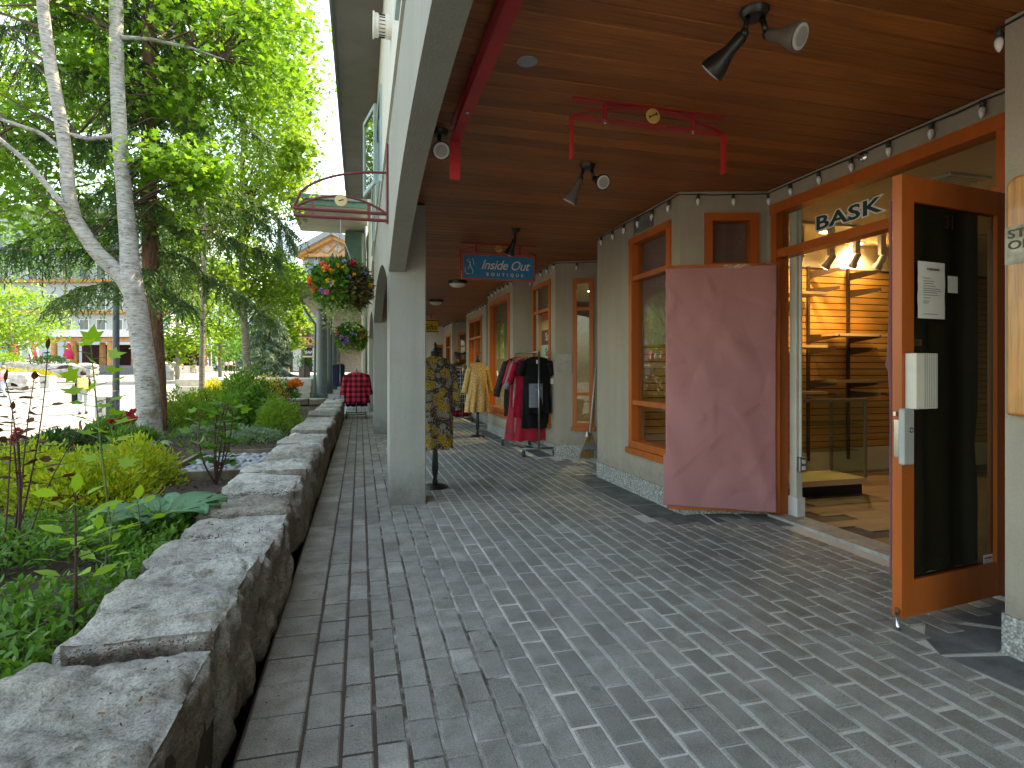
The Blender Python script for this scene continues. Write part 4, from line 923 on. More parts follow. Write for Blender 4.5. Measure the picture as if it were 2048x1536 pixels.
# jeans rack on the far terrace
# broom
def broom():
    b0 = Vector((2.935, 7.16, 0)); b1 = Vector((3.07, 7.195, 1.22)); d = (b1-b0).normalized(); root = thing('broom', 'straw broom leaning in the corner beside the sale rack', 'broom', b0)
    MB().tube([b0+d*.3, b1], .012, 10).build('handle', M('pale_broom_handle', (.5, .46, .4), .5), root, smooth=True)
    mb = MB(); R = random.Random(5)
    for i in range(150):
        u = R.uniform(-1, 1); w_ = R.uniform(-1, 1); e = b0+Vector((u*.1-.02, w_*.03, R.uniform(.002, .03))); mb.tube([b0+d*.34+Vector((u*.025, w_*.02, 0)), b0+d*.18+Vector((u*.075, w_*.03, 0)), e], [.004, .0035, .002], 4)
    mb.build('bristles', M('straw', (.5, .3, .1), .8, .2, 20, ovar=.4), root)
    MB().lathe([(.02, .36), (.03, .32), (.034, .3)][::-1], b0, 12).build('collar', METAL_G, root)
    MB().sheet(lambda u, v: b0+d*(.13+.07*v)+Vector(((u-.5)*(.21-.05*v), -.036, 0)), 6, 2).build('stitched_band', M('grey_band', (.25, .25, .27), .7), root, fix=False)
broom()
s = SEG[7]; a, b = px_win(s, 1115, 1144)
MB().box((a, .001, s.z_at(1130, 744)), (b, .02, s.z_at(1130, 708)), s.M).build('wall_panel', M('beige_panel', (.36, .34, .29), .6), BLD)
MB().box((SEG[8].at_px(1107), .001, SEG[8].z_at(1107, 768)), (SEG[8].at_px(1103), .03, SEG[8].z_at(1107, 757)), SEG[8].M).build('socket_cover', PAPER, BLD)
# sale posters inside the window of the next shop
s = SEG[8]; SM = s.M
for i, (z0, z1, mt, fg, tx, lb) in enumerate([(1.92, 2.0+.06, M('poster_orange', (.6, .1, .03), .6), PAPER, None, 'orange-red poster at the top of the sale window'), (1.56, 1.78, M('poster_red', (.42, .03, .03), .6), PAPER, 'Sale', 'red Sale poster in the shop window'), (1.33, 1.555, PAPER, MATS['poster_red'] if 'poster_red' in MATS else INK, 'Sale', 'white Sale poster below the red one in the shop window')]):
    a, b = px_win(s, 1074, 1102); o = MB().box((a, -.075, z0), (b, -.072, z1), SM).build('poster', mt, label=lb, cat='poster')
    if tx: text('lettering', tx, .16, SM @ Matrix.Translation(((a+b)/2, -.071, (z0+z1)/2)) @ Matrix.Rotation(math.pi/2, 4, 'X') @ Matrix.Rotation(math.pi, 4, 'Y'), fg, o, .0005, 0, .004, sx=1.15)
# carved black bear beyond the racks
def bear(x, y):
    root = thing('bear_statue', 'standing black bear statue with brown muzzle beyond the far rack', 'statue', (x, y, 0))
    mb = MB().lathe([(.2, 0), (.24, .15), (.25, .5), (.24, .85), (.22, 1.1), (.16, 1.28), (.13, 1.36)], (x, y, 0), 18, None, 1, .85); bo = mb.build('body', BLACKM, root, smooth=True)
    MB().lathe([(.02, 1.22), (.12, 1.28), (.165, 1.4), (.15, 1.52), (.08, 1.6), (.02, 1.62)], (x-.02, y, 0), 16).build('head', BLACKM, root, smooth=True)
    MB().lathe([(.075, 0), (.07, .06), (.05, .12), (.02, .14)], (x-.08, y-.08, 1.4), 12, Vector((-.7, -.8, -.1)).to_track_quat('Z', 'Y').to_matrix().to_4x4()).build('muzzle', M('bear_muzzle', (.2, .1, .03), .8), root, smooth=True)
    for s_ in (-1, 1):
        MB().lathe([(.01, 0), (.045, .02), (.045, .05), (.01, .075)], (x+s_*.11, y+.0, 1.56), 10, None, 1, .5).build('ear', BLACKM, root, smooth=True)
        MB().tube([(x+s_*.2, y, 1.12), (x+s_*.27, y-.1, .95), (x+s_*.2, y-.25, .85)], [.08, .075, .06], 10).build('arm', BLACKM, root, smooth=True)
bear(2.42, 14.2)
# ================================================================ the open shop
SHOPW = mat_wood('slat_board', (.4, .2, .055), (.5, .27, .085), (.58, .34, .12), (1, 30, 30), .45, 1.2, 0, .06, .05); CREAMW = M('cream_wall', (.7, .62, .46), .7, .05)
TILE = mat_wood('wood_look_tile', (.13, .085, .055), (.2, .135, .09), (.26, .185, .125), (1.5, 20, 20), .5, 1.5, 0, .3, .05); BRONZE = M('bronze_metal', (.09, .06, .04), .45, .1, metal=.3); MAPLE = mat_wood('maple_board', (.55, .36, .18), (.66, .46, .26), (.72, .54, .33), (1, 20, 20), .4, 1.2, 0, .05, .03)
SY = 5.45
sw = MB().box((2.75, SY+.02, .0), (8.1, SY+.1, 2.66)).build('shop_wall', CREAMW, BLD)
z = .3; smesh = None
while z < 2.33:
    if smesh is None:
        smesh = MB().box((2.76, SY, 0), (8.1, SY+.02, .0655)).mesh('slat'); smesh.materials.append(SHOPW)
    inst('slat', smesh, Matrix.Translation((0, 0, z)), sw); z += .0755
MB().box((2.76, SY+.012, .29), (8.1, SY+.0195, 2.36)).build('slat_backing', M('dark_groove', (.06, .035, .015), .9), sw)
MB().box((2.76, SY-.006, .022), (8.1, SY+.019, .285)).build('skirting', CREAMW, sw)
MB().box((8.1, .4, 0), (8.18, SY+.1, 2.66)).box((3.4, .3, 0), (8.18, .4, 2.66)).build('shop_wall', CREAMW, BLD)
sc_ = MB().box((3.33, .3, 2.645), (8.18, SY+.1, 2.668)).box((2.72, 4.36, 2.645), (3.3299, SY+.1, 2.668)).build('shop_ceiling', M('cream_ceiling', (.72, .64, .5), .8, .03), BLD)
sf = MB().box((3.36, .4, -.02), (8.1, SY, .002)).box((2.8, 4.4, -.02), (3.3599, SY, .002)).build('shop_floor', M('tile_grout', (.12, .09, .07), .9), BLD)
tl = MB().box((0, 0, 0), (.596, .146, .008)).mesh('floor_tile'); tl.materials.append(TILE)
for j in range(28):
    for i in range(8):
        x = 3.425+.6*i-.2*(j % 3); y = 1.3+j*.15
        if x < 3.4: x += .0
        if x > (2.85 if y > 4.35 else 3.42) and y < SY-.16 and x < 6.4: inst('floor_tile', tl, Matrix.Translation((x, y, .003)), sf)
# track heads with their light
def track_light(px, py, lb, aim, power=3.0):
    p = at(px, py, 5.75); root = thing('track_light', lb, 'track light', (p.x, p.y, 2.6), 'lit spotlights on the shop ceiling track')
    d = Vector(aim).normalized(); q = d.to_track_quat('Z', 'Y').to_matrix().to_4x4()
    MB().box((p.x-.03, p.y-.02, p.z+.1), (p.x+.03, p.y+.02, 2.62)).build('stem', WHITE, root)
    h = MB().lathe([(.022, -.05), (.032, -.042), (.033, .045), (.044, .08), (.046, .1)], (p.x, p.y, p.z+.06), 18, q).build('lamp_head', WHITE, root, auto=50)
    MB().lathe([(.037, .1005), (.037, .103)], (p.x, p.y, p.z+.06), 18, q).build('lens', EMIT('warm_lens', (1, .82, .52), 5) if 'warm_lens' not in MATS else MATS['warm_lens'], h)
    l = bpy.data.lights.new('track_light_beam', 'SPOT'); l.energy = power; l.color = (1, .68, .34); l.spot_size = math.radians(95); l.spot_blend = .7; l.shadow_soft_size = .05
    lo = bpy.data.objects.new('track_light_beam', l); COL.objects.link(lo); lo.location = Vector((p.x, p.y, p.z+.06))+d*.13; lo.rotation_euler = (-d).to_track_quat('Z', 'Y').to_euler(); parent_to(lo, root)
for i, (px, py, lb) in enumerate([(1600, 528, 'leftmost of the lit white track spotlights in the shop'), (1662, 530, 'tilted second white track spotlight from the left in the shop'), (1713, 527, 'third white track spotlight from the left in the shop'), (1764, 530, 'white track spotlight nearest the open door in the shop')]):
    track_light(px, py, lb, (-.25 if i == 1 else .05, .75, -1))
tp = at(1690, 512, 5.75); MB().box((3.6, tp.y-.018, 2.62), (7.9, tp.y+.018, 2.644)).build('light_track', WHITE, label='white ceiling track carrying the shop spotlights', cat='light track')
for i, (px, py) in enumerate([(1713, 487), (1652, 463)]):
    p = onz(px, py, 2.644); o = MB().lathe([(.085, -.008), (.09, 0)], (p.x, p.y, 2.6448), 24).build('downlight', WHITE, label=['recessed round ceiling lamp seen below the transom of the shop', 'round ceiling lamp seen behind the shop name on the transom glass'][i], cat='ceiling lamp', group='recessed shop lamps')
    MB().lathe([(.06, -.0095), (.062, -.0085)], (p.x, p.y, 2.6448), 20).build('lens', MATS['warm_lens'], o)
    l = bpy.data.lights.new('downlight_beam', 'SPOT'); l.energy = 18; l.color = (1, .72, .4); l.spot_size = math.radians(150); l.spot_blend = .8; l.shadow_soft_size = .06
    lo = bpy.data.objects.new('downlight_beam', l); COL.objects.link(lo); lo.location = (p.x, p.y, 2.62); parent_to(lo, o)
p = onz(1890, 365, 2.644); o = MB().box((p.x-.2, p.y-.2, 2.625), (p.x+.2, p.y+.2, 2.6445)).build('ceiling_vent', WHITE, label='square louvred ceiling vent seen above the open right door', cat='vent')
for i in range(7): MB().box((p.x-.17, p.y-.17+i*.05, 2.619), (p.x+.17, p.y-.145+i*.05, 2.6245)).build('blade', CREAM, o)
# wall standards with shelf arms
for px, lb in ((1617, 'left slotted wall standard with shelf brackets on the slatted shop wall'), (1697, 'right slotted wall standard with shelf brackets on the slatted shop wall')):
    x = at(px, 700, 5.6).x; r = ray(px, 700); x = r[0]*(SY-.02)/r[1]
    root = thing('wall_standard', lb, 'shelf standard', (x, SY, .2), 'shelf standards on the slatted wall')
    MB().box((x-.014, SY-.03, .16), (x+.014, SY-.001, 2.36)).build('rail', BRONZE, root)
    for z in np.arange(.22, 2.3, .07): MB().box((x-.004, SY-.0315, z), (x+.004, SY-.0302, z+.035)).build('slot', INK, root)
    for z, ln in ((2.22, .34), (2.02, .34), (1.5, .34), (1.36, .3), (.98, .3), (.86, .34)):
        MB().prism([(0, 0), (ln, .045), (ln, .075), (0, .09)], .012, frame_M((x+.006, SY-.03, z), Vector((.25, -.97, 0)), Vector((0, 0, 1)), Vector((.97, .25, 0)))).build('bracket_arm', BRONZE, root)
def shelf(x0, x1, y, z, lb, mt): MB().box((x0, y-.3, z), (x1, y, z+.028)).build('shelf_board', mt, label=lb, cat='shelf')
SHB = M('brown_shelf', (.16, .11, .075), .5, .1)
xL = ray(1617, 700)[0]*(SY-.02)/ray(1617, 700)[1]; xR = ray(1697, 700)[0]*(SY-.02)/ray(1697, 700)[1]
shelf(xL-.75, xL-.05, SY-.05, 2.0, 'top brown shelf left of the left standard', SHB); shelf(xL-.75, xL-.05, SY-.05, 1.43, 'pale middle shelf left of the left standard', MAPLE); shelf(xL-.75, xL-.05, SY-.05, .93, 'low brown shelf left of the left standard', SHB)
shelf(xL+.04, xR+.25, SY-.05, 1.56, 'pale middle shelf bridging both standards', MAPLE); shelf(xL+.04, xR+.25, SY-.05, 1.05, 'low brown shelf bridging both standards', SHB); shelf(xR+.3, xR+.9, SY-.05, 1.4, 'brown shelf right of the right standard', SHB); shelf(xR+.3, xR+.9, SY-.05, .9, 'lowest brown shelf right of the right standard', SHB)
# glass display case
def case():
    x0, x1, y0, y1 = 3.75, 4.66, 4.42, 4.85; root = thing('display_case', 'empty glass display counter on a black plinth in the shop', 'display case', ((x0+x1)/2, (y0+y1)/2, 0))
    MB().box((x0+.03, y0+.03, .011), (x1-.03, y1-.03, .11)).build('plinth', BLACKM, root); MB().box((x0, y0, .112), (x1, y1, .165)).build('deck', MAPLE, root)
    mb = MB(); AL = M('case_aluminium', (.3, .24, .15), .4, .1, metal=.4); zt = .92
    for x in (x0, x1-.022):
        for y in (y0, y1-.022): MB().box((x, y, .166), (x+.022, y+.022, zt-.03)).build('post', AL, root)
    MB().box((x0+.42, y1-.02, .166), (x0+.45, y1-.002, zt-.03)).build('door_post', AL, root)
    for (a, b) in (((x0, y0), (x1, y0+.022)), ((x0, y1-.022), (x1, y1)), ((x0, y0+.0225), (x0+.022, y1-.0225)), ((x1-.022, y0+.0225), (x1, y1-.0225))): MB().box((a[0], a[1], zt-.03), (b[0], b[1], zt)).build('top_rail', AL, root)
    for (a, b) in (((x0+.024, y0+.008), (x1-.024, y0+.012)), ((x1-.013, y0+.024), (x1-.009, y1-.024))): MB().box((a[0], a[1], .17), (b[0], b[1], zt-.031)).build('glass', GLASSM, root)
    MB().box((x0+.01, y0+.01, zt+.001), (x1-.01, y1-.01, zt+.006)).build('glass_top', GLASSM, root)
    for z in (.42, .67): MB().box((x0+.03, y0+.05, z), (x1-.03, y1-.03, z+.006)).build('glass_shelf', GLASSM, root)
case()
# brown paper inside the bay windows
for sg, a, b, z0, z1, lb in ((SEG[4], .16, .88, 1.42, 2.42, 'brown paper covering the upper half of the bay window from inside'), (SEG[3], *[x for x in (px_win(SEG[3], 1412, 1512))], .5, 2.45, 'brown paper behind the small window above the pink-covered door')):
    MB().sheet(lambda u, v: sg.M @ Vector((a+.03+(b-a-.06)*u, -.1-.015*mnoise.noise((u*3, v*4, a)), z0+(z1-z0)*v+.02*mnoise.noise((u*2, 4, 4))*(1-v))), 14, 14).build('paper_sheet', mat_kraft('window_paper', (.2, .1, .095), (.26, .14, .13)) if 'window_paper' not in MATS else MATS['window_paper'], smooth=True, fix=False, label=lb, cat='paper')

# lit spotlights in the neighbouring shop, seen through its windows
for i, (x, y) in enumerate(((3.5, 8.4), (3.6, 9.9), (3.55, 7.9+5.6))):
    root = thing('track_light', ['lit spotlight seen through the narrow window of the neighbouring shop', 'lit spotlight farther inside the neighbouring shop', 'lit spotlight inside the shop beyond the tan dress'][i], 'track light', (x, y, 2.5), 'spotlights in the neighbouring shops')
    h = MB().lathe([(.03, .08), (.045, .06), (.05, -.06), (.06, -.08)][::-1], (x, y, 2.5), 16).build('lamp_head', WHITE, root, auto=50); MB().box((x-.02, y-.02, 2.58), (x+.02, y+.02, 2.649)).build('stem', WHITE, root); MB().lathe([(.05, -.084), (.05, -.081)], (x, y, 2.5), 16).build('lens', MATS['warm_lens'], h)
    l = bpy.data.lights.new('spot_beam', 'SPOT'); l.energy = 30; l.color = (1, .75, .45); l.spot_size = math.radians(140); l.spot_blend = .8; l.shadow_soft_size = .05
    lo = bpy.data.objects.new('spot_beam', l); COL.objects.link(lo); lo.location = (x, y, 2.4); parent_to(lo, root)
# ================================================================ plants
def bark(name, c1, c2, c3, lent=True, sc=9., mossy=0.):
    m, t, b = nmat(name); co = t.nodes.new('ShaderNodeTexCoord').outputs['Object']
    n = ntex(t, co, sc, 6, .75, (1, 1, 4.5) if lent else (5, 5, .8)); k = ntex(t, co, 3.5, 5, .7)
    c = ramp(t, n.outputs[0], [(.33, c1), (.43, c2), (.6, c3)]); c = mixc(t, ramp(t, k.outputs[0], [(.56, g(0)), (.72, g(.8))]), c, tuple(x*.35 for x in c2))
    if mossy: 
        mo = ntex(t, co, 2.2, 5, .75); c = mixc(t, ramp(t, mo.outputs[0], [(.55, g(0)), (.68, g(mossy))]), c, (.11, .085, .03))
    t.links.new(c, b.inputs['Base Color']); b.inputs['Roughness'].default_value = .85; b.inputs['Specular IOR Level'].default_value = .2; bumpn(t, b, n.outputs[0], .8, .012); return m
BIRCH = bark('white_bark', (.03, .026, .023), (.25, .245, .23), (.4, .395, .38), True, 11, .8); BROWN = bark('brown_conifer_bark', (.03, .018, .012), (.13, .07, .045), (.21, .125, .085), False, 7); GREYB = bark('grey_bark', (.05, .04, .03), (.17, .15, .115), (.27, .25, .2), True, 7)
TWIG = M('brown_twig', (.07, .04, .025), .85, .2, 20); STEMG = M('green_stem', (.1, .14, .04), .7, .2); STEMR = M('red_brown_stem', (.06, .022, .018), .7, .2)
L_MAPLE = LEAF('maple_leaf', (.045, .13, .02), (.1, .24, .03), .42, (.2, .36, .05)); L_FRESH = LEAF('fresh_leaf', (.08, .2, .025), (.16, .33, .04), .5, (.3, .46, .06)); L_LIME = LEAF('lime_leaf', (.09, .2, .025), (.2, .34, .04), .5, (.34, .46, .06)); L_DEEP = LEAF('deep_green_leaf', (.018, .06, .015), (.045, .12, .025), .3)
L_NEED = LEAF('hemlock_needle', (.04, .1, .035), (.085, .17, .055), .32, (.17, .27, .08)); L_BLUE = LEAF('blue_needle', (.06, .11, .08), (.12, .19, .13), .25, (.22, .3, .19)); L_GOLD = LEAF('golden_spirea_leaf', (.13, .24, .02), (.36, .46, .035), .5, (.62, .38, .05))
L_RED = LEAF('dark_red_leaf', (.05, .016, .012), (.1, .035, .02), .3, (.13, .08, .03)); L_HOSTA = LEAF('hosta_leaf', (.09, .22, .12), (.16, .32, .18), .35); L_SILV = LEAF('silver_leaf', (.13, .22, .13), (.25, .34, .22), .25); L_YEL = LEAF('yellow_shrub_leaf', (.35, .38, .03), (.55, .5, .05), .45, (.6, .38, .05))
def clumps(c, rad, n, per, spread, flat=.55, low=None, hollow=.55):
    """points of leaf clumps spread through an uneven crown"""
    out = []; cs = []
    while len(cs) < n:
        d = RNG.normal(0, 1, 3); d /= np.linalg.norm(d); r = hollow+(1-hollow)*RNG.random()**.7; p = np.array(c)+d*r*np.array(rad)*(1+.25*mnoise.noise(Vector(d*2.3)+Vector(c)))
        if low is not None and p[2] < low: continue
        cs.append(p)
    cs = np.array(cs); s = spread*(.6+.8*RNG.random(n)); P = np.repeat(cs, per, 0)+RNG.normal(0, 1, (n*per, 3))*np.repeat(s, per)[:, None]*np.array((1, 1, flat)); return cs, P
def branches(mb, trunk_pts, cs, r=.014, k=1):
    T = [Vector(p) for p in trunk_pts]
    for p in cs[::k]:
        p = Vector(p); c = [q for q in T if q.z < p.z+.3] or T; q = min(c, key=lambda q: (q-p).length*random.uniform(.6, 1.5)+.3*abs(q.z-p.z+.8)); m_ = q.lerp(p, .5)+Vector((random.uniform(-.1, .1), random.uniform(-.1, .1), .12*(p-q).length)); mb.tube([q, m_, p], [r*(.6+.5*(p-q).length/2), r*.6, r*.25], 5, False)
def dense(pts, rs, n=6):
    P, Rr = [], []
    for i in range(len(pts)-1):
        for k in range(n): u = k/n; P.append(Vector(pts[i]).lerp(Vector(pts[i+1]), u)); Rr.append(rs[i]+(rs[i+1]-rs[i])*u)
    P.append(Vector(pts[-1])); Rr.append(rs[-1])
    Q = [P[0]]+[(P[i-1]+P[i]*2+P[i+1])/4 for i in range(1, len(P)-1)]+[P[-1]]; return Q, Rr
def tree(name, label, base, trunk, bark_m, leaf_m, crowns, leaf=.09, shape='maple', group=None, nrm=None, wid=1.0, cat='tree', extra=(), bk=2):
    root = thing(name, label, cat, base, group); mb = MB(); P, R = dense(*trunk); mb.tube(P, R, 12); allp = list(P)
    for e in extra: q, r = dense(*e); mb.tube(q, r, 10); allp += q
    LP = []; mb2 = MB()
    for (c, rad, n, per, spread, low) in crowns: cs, p = clumps(c, rad, n, per, spread, low=low); LP.append(p); branches(mb2, allp, cs, k=bk)
    mb2.build('branches', TWIG, root, smooth=True, fix=False); mb.build('trunk', bark_m, root, smooth=True, fix=False); LP = np.concatenate(LP); n = len(LP)
    me = leaf_mesh('crown', LP, rdir(n, -.35, .6), leaf*(.6+.7*RNG.random(n)), leaf*wid*(.6+.7*RNG.random(n)), shape, nj=.7); mk('crown', me, leaf_m, root); return root
def bz(x, y): return bed_z(x, y) if y < 16.1 else tz(x, y)+.4
# ---- white-barked tree with two stems
DB = 7.4
def A_(px, py, d=DB): return at(px, py, d)
def birch():
    b = A_(301, 888); b.z = .16
    tr = ([b, A_(299, 860), A_(294, 760), A_(283, 680), A_(272, 605), A_(262, 560), A_(258, 490, 7.45), A_(250, 400, 7.5), A_(240, 280, 7.55), A_(234, 150, 7.6), A_(232, 0, 7.65), A_(226, -250, 7.7)], [.19, .152, .136, .128, .124, .128, .105, .095, .088, .085, .082, .06])
    left = ([A_(270, 600), A_(247, 556), A_(191, 502, 7.3), A_(150, 440, 7.25), A_(138, 390, 7.2), A_(132, 310, 7.2), A_(118, 220, 7.15), A_(104, 150, 7.1), A_(88, 40, 7.1), A_(75, -150, 7.0)], [.1, .1, .088, .08, .078, .075, .072, .07, .068, .05])
    thin = ([A_(165, 455, 7.25), A_(110, 390, 7.1), A_(50, 320, 7.0), A_(-20, 262, 6.9)], [.04, .034, .03, .02]); t2 = ([A_(126, 300, 7.2), A_(80, 265, 7.1), A_(0, 238, 7.0)], [.028, .025, .018]); t3 = ([A_(242, 75, 7.6), A_(300, 78, 7.8), A_(380, 95, 8.0), A_(450, 120, 8.2)], [.03, .026, .02, .012]); t4 = ([A_(238, 270, 7.5), A_(180, 278, 7.6), A_(140, 268, 7.7)], [.03, .026, .022])
    cr = [((A_(120, -40, 9.0)).to_tuple(), (2.9, 1.3, 2.2), 170, 52, .27, 3.6), ((A_(330, 60, 8.6)).to_tuple(), (1.6, 1.6, 1.7), 105, 52, .25, 3.0), ((A_(360, 340, 8.0)).to_tuple(), (.55, .6, .35), 24, 60, .2, None), ((A_(40, 330, 8.6)).to_tuple(), (1.0, .9, .9), 40, 50, .2, None), ((A_(220, 430, 8.4)).to_tuple(), (1.4, .6, .6), 26, 22, .2, None), ((A_(520, 40, 9.5)).to_tuple(), (.9, 1.2, 1.6), 52, 55, .24, None)]
    return tree('white_barked_tree', 'twin-stemmed tree with pale white bark nearest the stone wall', b, tr, BIRCH, L_FRESH, cr, .1, 'maple', extra=(left, thin, t2, t3, t4))
BT = birch()
# mossy knot and scar on the white trunk
p = A_(262, 605); 
# ---- drooping conifer behind it
def conifer(name, label, base, top, n_br, length, leaf_m, bark_m, seed, zlow=1.2, tw=.4, tr_r=.13, per=15, group=None, droop=.55, trunk_pts=None, nsc=1., near=0.):
    rg = np.random.default_rng(seed); root = thing(name, label, 'conifer', base, group); mb = MB(); b = Vector(base); t = Vector(top)
    if trunk_pts: P, R = dense(trunk_pts, [tr_r*(1-.5*i/len(trunk_pts)) for i in range(len(trunk_pts))], 4)
    else: P, R = dense([b, b.lerp(t, .5), t], [tr_r, tr_r*.6, tr_r*.1], 8)
    mb.tube(P, R, 12); LP, LD = [], []
    for i in range(n_br):
        u = (i+rg.random())/n_br; z = zlow+(t.z-zlow)*u; f = (z-b.z)/(t.z-b.z); o = b.lerp(t, f)
        if trunk_pts: o = min(P, key=lambda q: abs(q.z-z)).copy(); o.z = z
        an = i*2.39996+rg.normal(0, .3); d = np.array((math.cos(an), math.sin(an), 0)); tc = max(0, -(d[0]*o.x+d[1]*o.y)/math.hypot(o.x, o.y)); L = length*(1-f)**.75*(.7+.5*rg.random())*(1-near*smooth((tc-.1)/.5))*(1 if z < 5 or near == 0 else .72)+.15; m_ = 14; pts = []; dr_ = rg.random()
        for k in range(m_+1):
            s_ = k/m_; pts.append(Vector(o)+Vector(d)*L*s_+Vector((0, 0, .18*L*s_-droop*(.6+.8*dr_)*L*s_**1.8))+Vector(rg.normal(0, .02, 3)))
        mb.tube(pts, [max(.0035, .016*(1-.85*k/m_)*min(1, L/1.6)) for k in range(m_+1)], 5, False)
        pa = np.array([tuple(q) for q in pts])
        nt_ = int(48*L)+6; sidev = np.array((-d[1], d[0], 0))
        for _ in range(nt_):
            s_ = .12+.88*rg.random(); x = s_*m_; k = min(m_-1, int(x)); q = pa[k]+(pa[k+1]-pa[k])*(x-k); sg_ = rg.choice((-1, 1)); tl = tw*(.5+.8*rg.random())*(1.1-.5*s_)
            dd = sidev*sg_*rg.uniform(.1, 1.0)+d*rg.uniform(.0, .5); w_ = np.linspace(0, 1, per); hang = dd[None]*tl*.8*w_[:, None]; hang[:, 2] -= tl*w_**1.5*rg.uniform(.5, 1.05)
            pp = q[None]+hang; LP.append(pp); dr = np.stack([dd*.5]*per)+rg.normal(0, .35, (per, 3)); dr[:, 2] -= .5; LD.append(dr)
    LP = np.concatenate(LP); LD = np.concatenate(LD); n = len(LP)
    mb.build('trunk', bark_m, root, smooth=True, fix=False); me = leaf_mesh('crown', LP, LD, nsc*(.06+.055*RNG.random(n)), nsc*(.013+.009*RNG.random(n)), 'blade', nj=1.); mk('crown', me, leaf_m, root); return root
DC = 8.7
cb_ = at(316, 884, DC); cb_.z = .1
conifer('drooping_conifer', 'tall conifer with brown trunk and drooping dark branches behind the white-barked tree', cb_, at(300, -1100, DC), 105, 3.2, L_NEED, BROWN, 3, 2.35, .62, .135, 16, droop=.42, near=.75, trunk_pts=[cb_, at(313, 742, DC), at(302, 540, DC), at(298, 400, DC), at(298, 200, DC), at(301, 30, DC), at(301, -400, DC), at(301, -1100, DC)])
# ---- maples farther along the bed
def maple(name, label, px, py_base, d, pts, rs, crowns, leaf_m, lf=.11, group='trees along the garden beds'):
    b = at(px, 700, d); b.z = bz(b.x, b.y)-.05; tr = ([b]+[at(x, y, d) for x, y in pts], rs); return tree(name, label, b, tr, GREYB, leaf_m, crowns, lf, 'maple', group)
D3 = 17.
maple('slender_maple', 'slender grey-trunked maple with yellow-green crown left of the hanging baskets', 497, 760, D3, [(494, 720), (485, 600), (483, 470), (485, 340), (488, 200), (490, 0)], [.13, .115, .1, .09, .075, .05, .03], [((at(490, 250, D3)).to_tuple(), (1.9, 2.0, 3.8), 230, 55, .32, 4.4), ((at(540, 560, D3+1)).to_tuple(), (.9, 1.2, 1.1), 70, 55, .28, 2.2), ((at(560, 200, D3-2)).to_tuple(), (.85, 1.2, 3.0), 110, 55, .27, 3.2), ((at(600, 310, 14.)).to_tuple(), (.35, .6, .5), 26, 40, .16, None)], L_LIME)
D4 = 14.
maple('young_maple', 'thin-trunked young maple between the conifer and the slender maple', 403, 790, D4, [(404, 740), (405, 660), (408, 560), (410, 400)], [.075, .068, .06, .05, .03], [((at(415, 480, D4+2)).to_tuple(), (1.3, 1.2, 1.8), 90, 55, .27, 2.9)], L_LIME)
maple('left_maple', 'bright green maple filling the upper left corner above the plaza', -60, 700, 15, [(-60, 560), (-40, 400), (-30, 200)], [.15, .13, .11, .08], [((at(20, 100, 15.)).to_tuple(), (3.0, 2.5, 3.2), 210, 55, .34, 3.3)], L_LIME, .13)
# ---- trees across the plaza
def far_tree(name, label, px, d, top_py, wid_px, leaf_m, low_py, lf=.3, shape='oval', n=110, per=40):
    b = at(px, 700, d); b.z = tz(b.x, b.y); s_ = d/F; zt = H+(CY-top_py)*s_; zl = H+(CY-low_py)*s_; r = wid_px*s_/2; zc = (zt+zl)/2
    return tree(name, label, b, ([b, Vector((b.x, b.y, zc)), Vector((b.x, b.y, zt-.4))], [.16, .12, .05]), GREYB, leaf_m, [((b.x, b.y, zc), (r, r, (zt-zl)/2), n, per, r*.2, None)], lf, shape, 'trees across the plaza', bk=4)
far_tree('plaza_tree', 'round bright green tree just right of the conifer trunk across the plaza', 355, 46, 540, 130, L_LIME, 722)
far_tree('plaza_tree', 'pale lime tree behind the young maple trunk', 440, 50, 500, 120, L_LIME, 715)
far_tree('plaza_tree', 'yellow-green tree in front of the timber-gabled building', 575, 40, 520, 95, L_LIME, 700)
far_tree('plaza_tree', 'lime green tree at the left edge behind the red umbrellas', 20, 48, 560, 150, L_LIME, 712)
far_tree('plaza_tree', 'tall dark tree at the left behind the timber pavilion', 130, 95, 300, 190, L_MAPLE, 560, .5)
far_tree('plaza_tree', 'tall green tree far behind the conifer', 420, 80, 280, 170, L_MAPLE, 640, .45)
far_tree('plaza_tree', 'tall green tree at the far left edge of the picture', -40, 80, 200, 200, L_MAPLE, 640, .45)
cb2 = at(538, 700, 30.); cb2.z = tz(cb2.x, cb2.y)
conifer('blue_conifer', 'pale blue-green conifer beside the slender maple trunk', cb2, Vector((cb2.x, cb2.y, 5.6)), 70, 1.7, L_BLUE, BROWN, 9, 1.0, .4, .1, 10, droop=.3, nsc=1.6)
# ---- shrubs
def shrub(name, label, c, rad, leaf_m, n=1500, lf=.045, shape='oval', group=None, stems=7, wid=.55, up=.5, cat='shrub', stem_m=None, shell=.5):
    c = Vector(c); root = thing(name, label, cat, c, group); mb = MB(); d = RNG.normal(0, 1, (n, 3)); d = unit(d); d[:, 2] = np.abs(d[:, 2])*1.15-.12; r = shell+(1-shell)*RNG.random(n)**.6
    bumpy = np.array([1+.28*mnoise.noise(Vector(q)*2.6+c*3) for q in d]); P = np.array(c)+d*(r*bumpy)[:, None]*np.array(rad)
    for i in range(stems): q = P[RNG.integers(n)]; mb.tube([c+Vector((random.uniform(-.05, .05), random.uniform(-.05, .05), -.03)), (c+Vector(q))/2+Vector((0, 0, .05)), Vector(q)], [.008, .006, .003], 5, False)
    mb.build('stems', stem_m or TWIG, root, fix=False); D = d*.7+RNG.normal(0, .5, (n, 3)); D[:, 2] += up
    mk('foliage', leaf_mesh('foliage', P, D, lf*(.6+.8*RNG.random(n)), lf*wid*(.6+.8*RNG.random(n)), shape, nj=.6), leaf_m, root); return root
def on_bed(px, d): p = at(px, 800, d); p.z = bz(p.x, p.y); return p
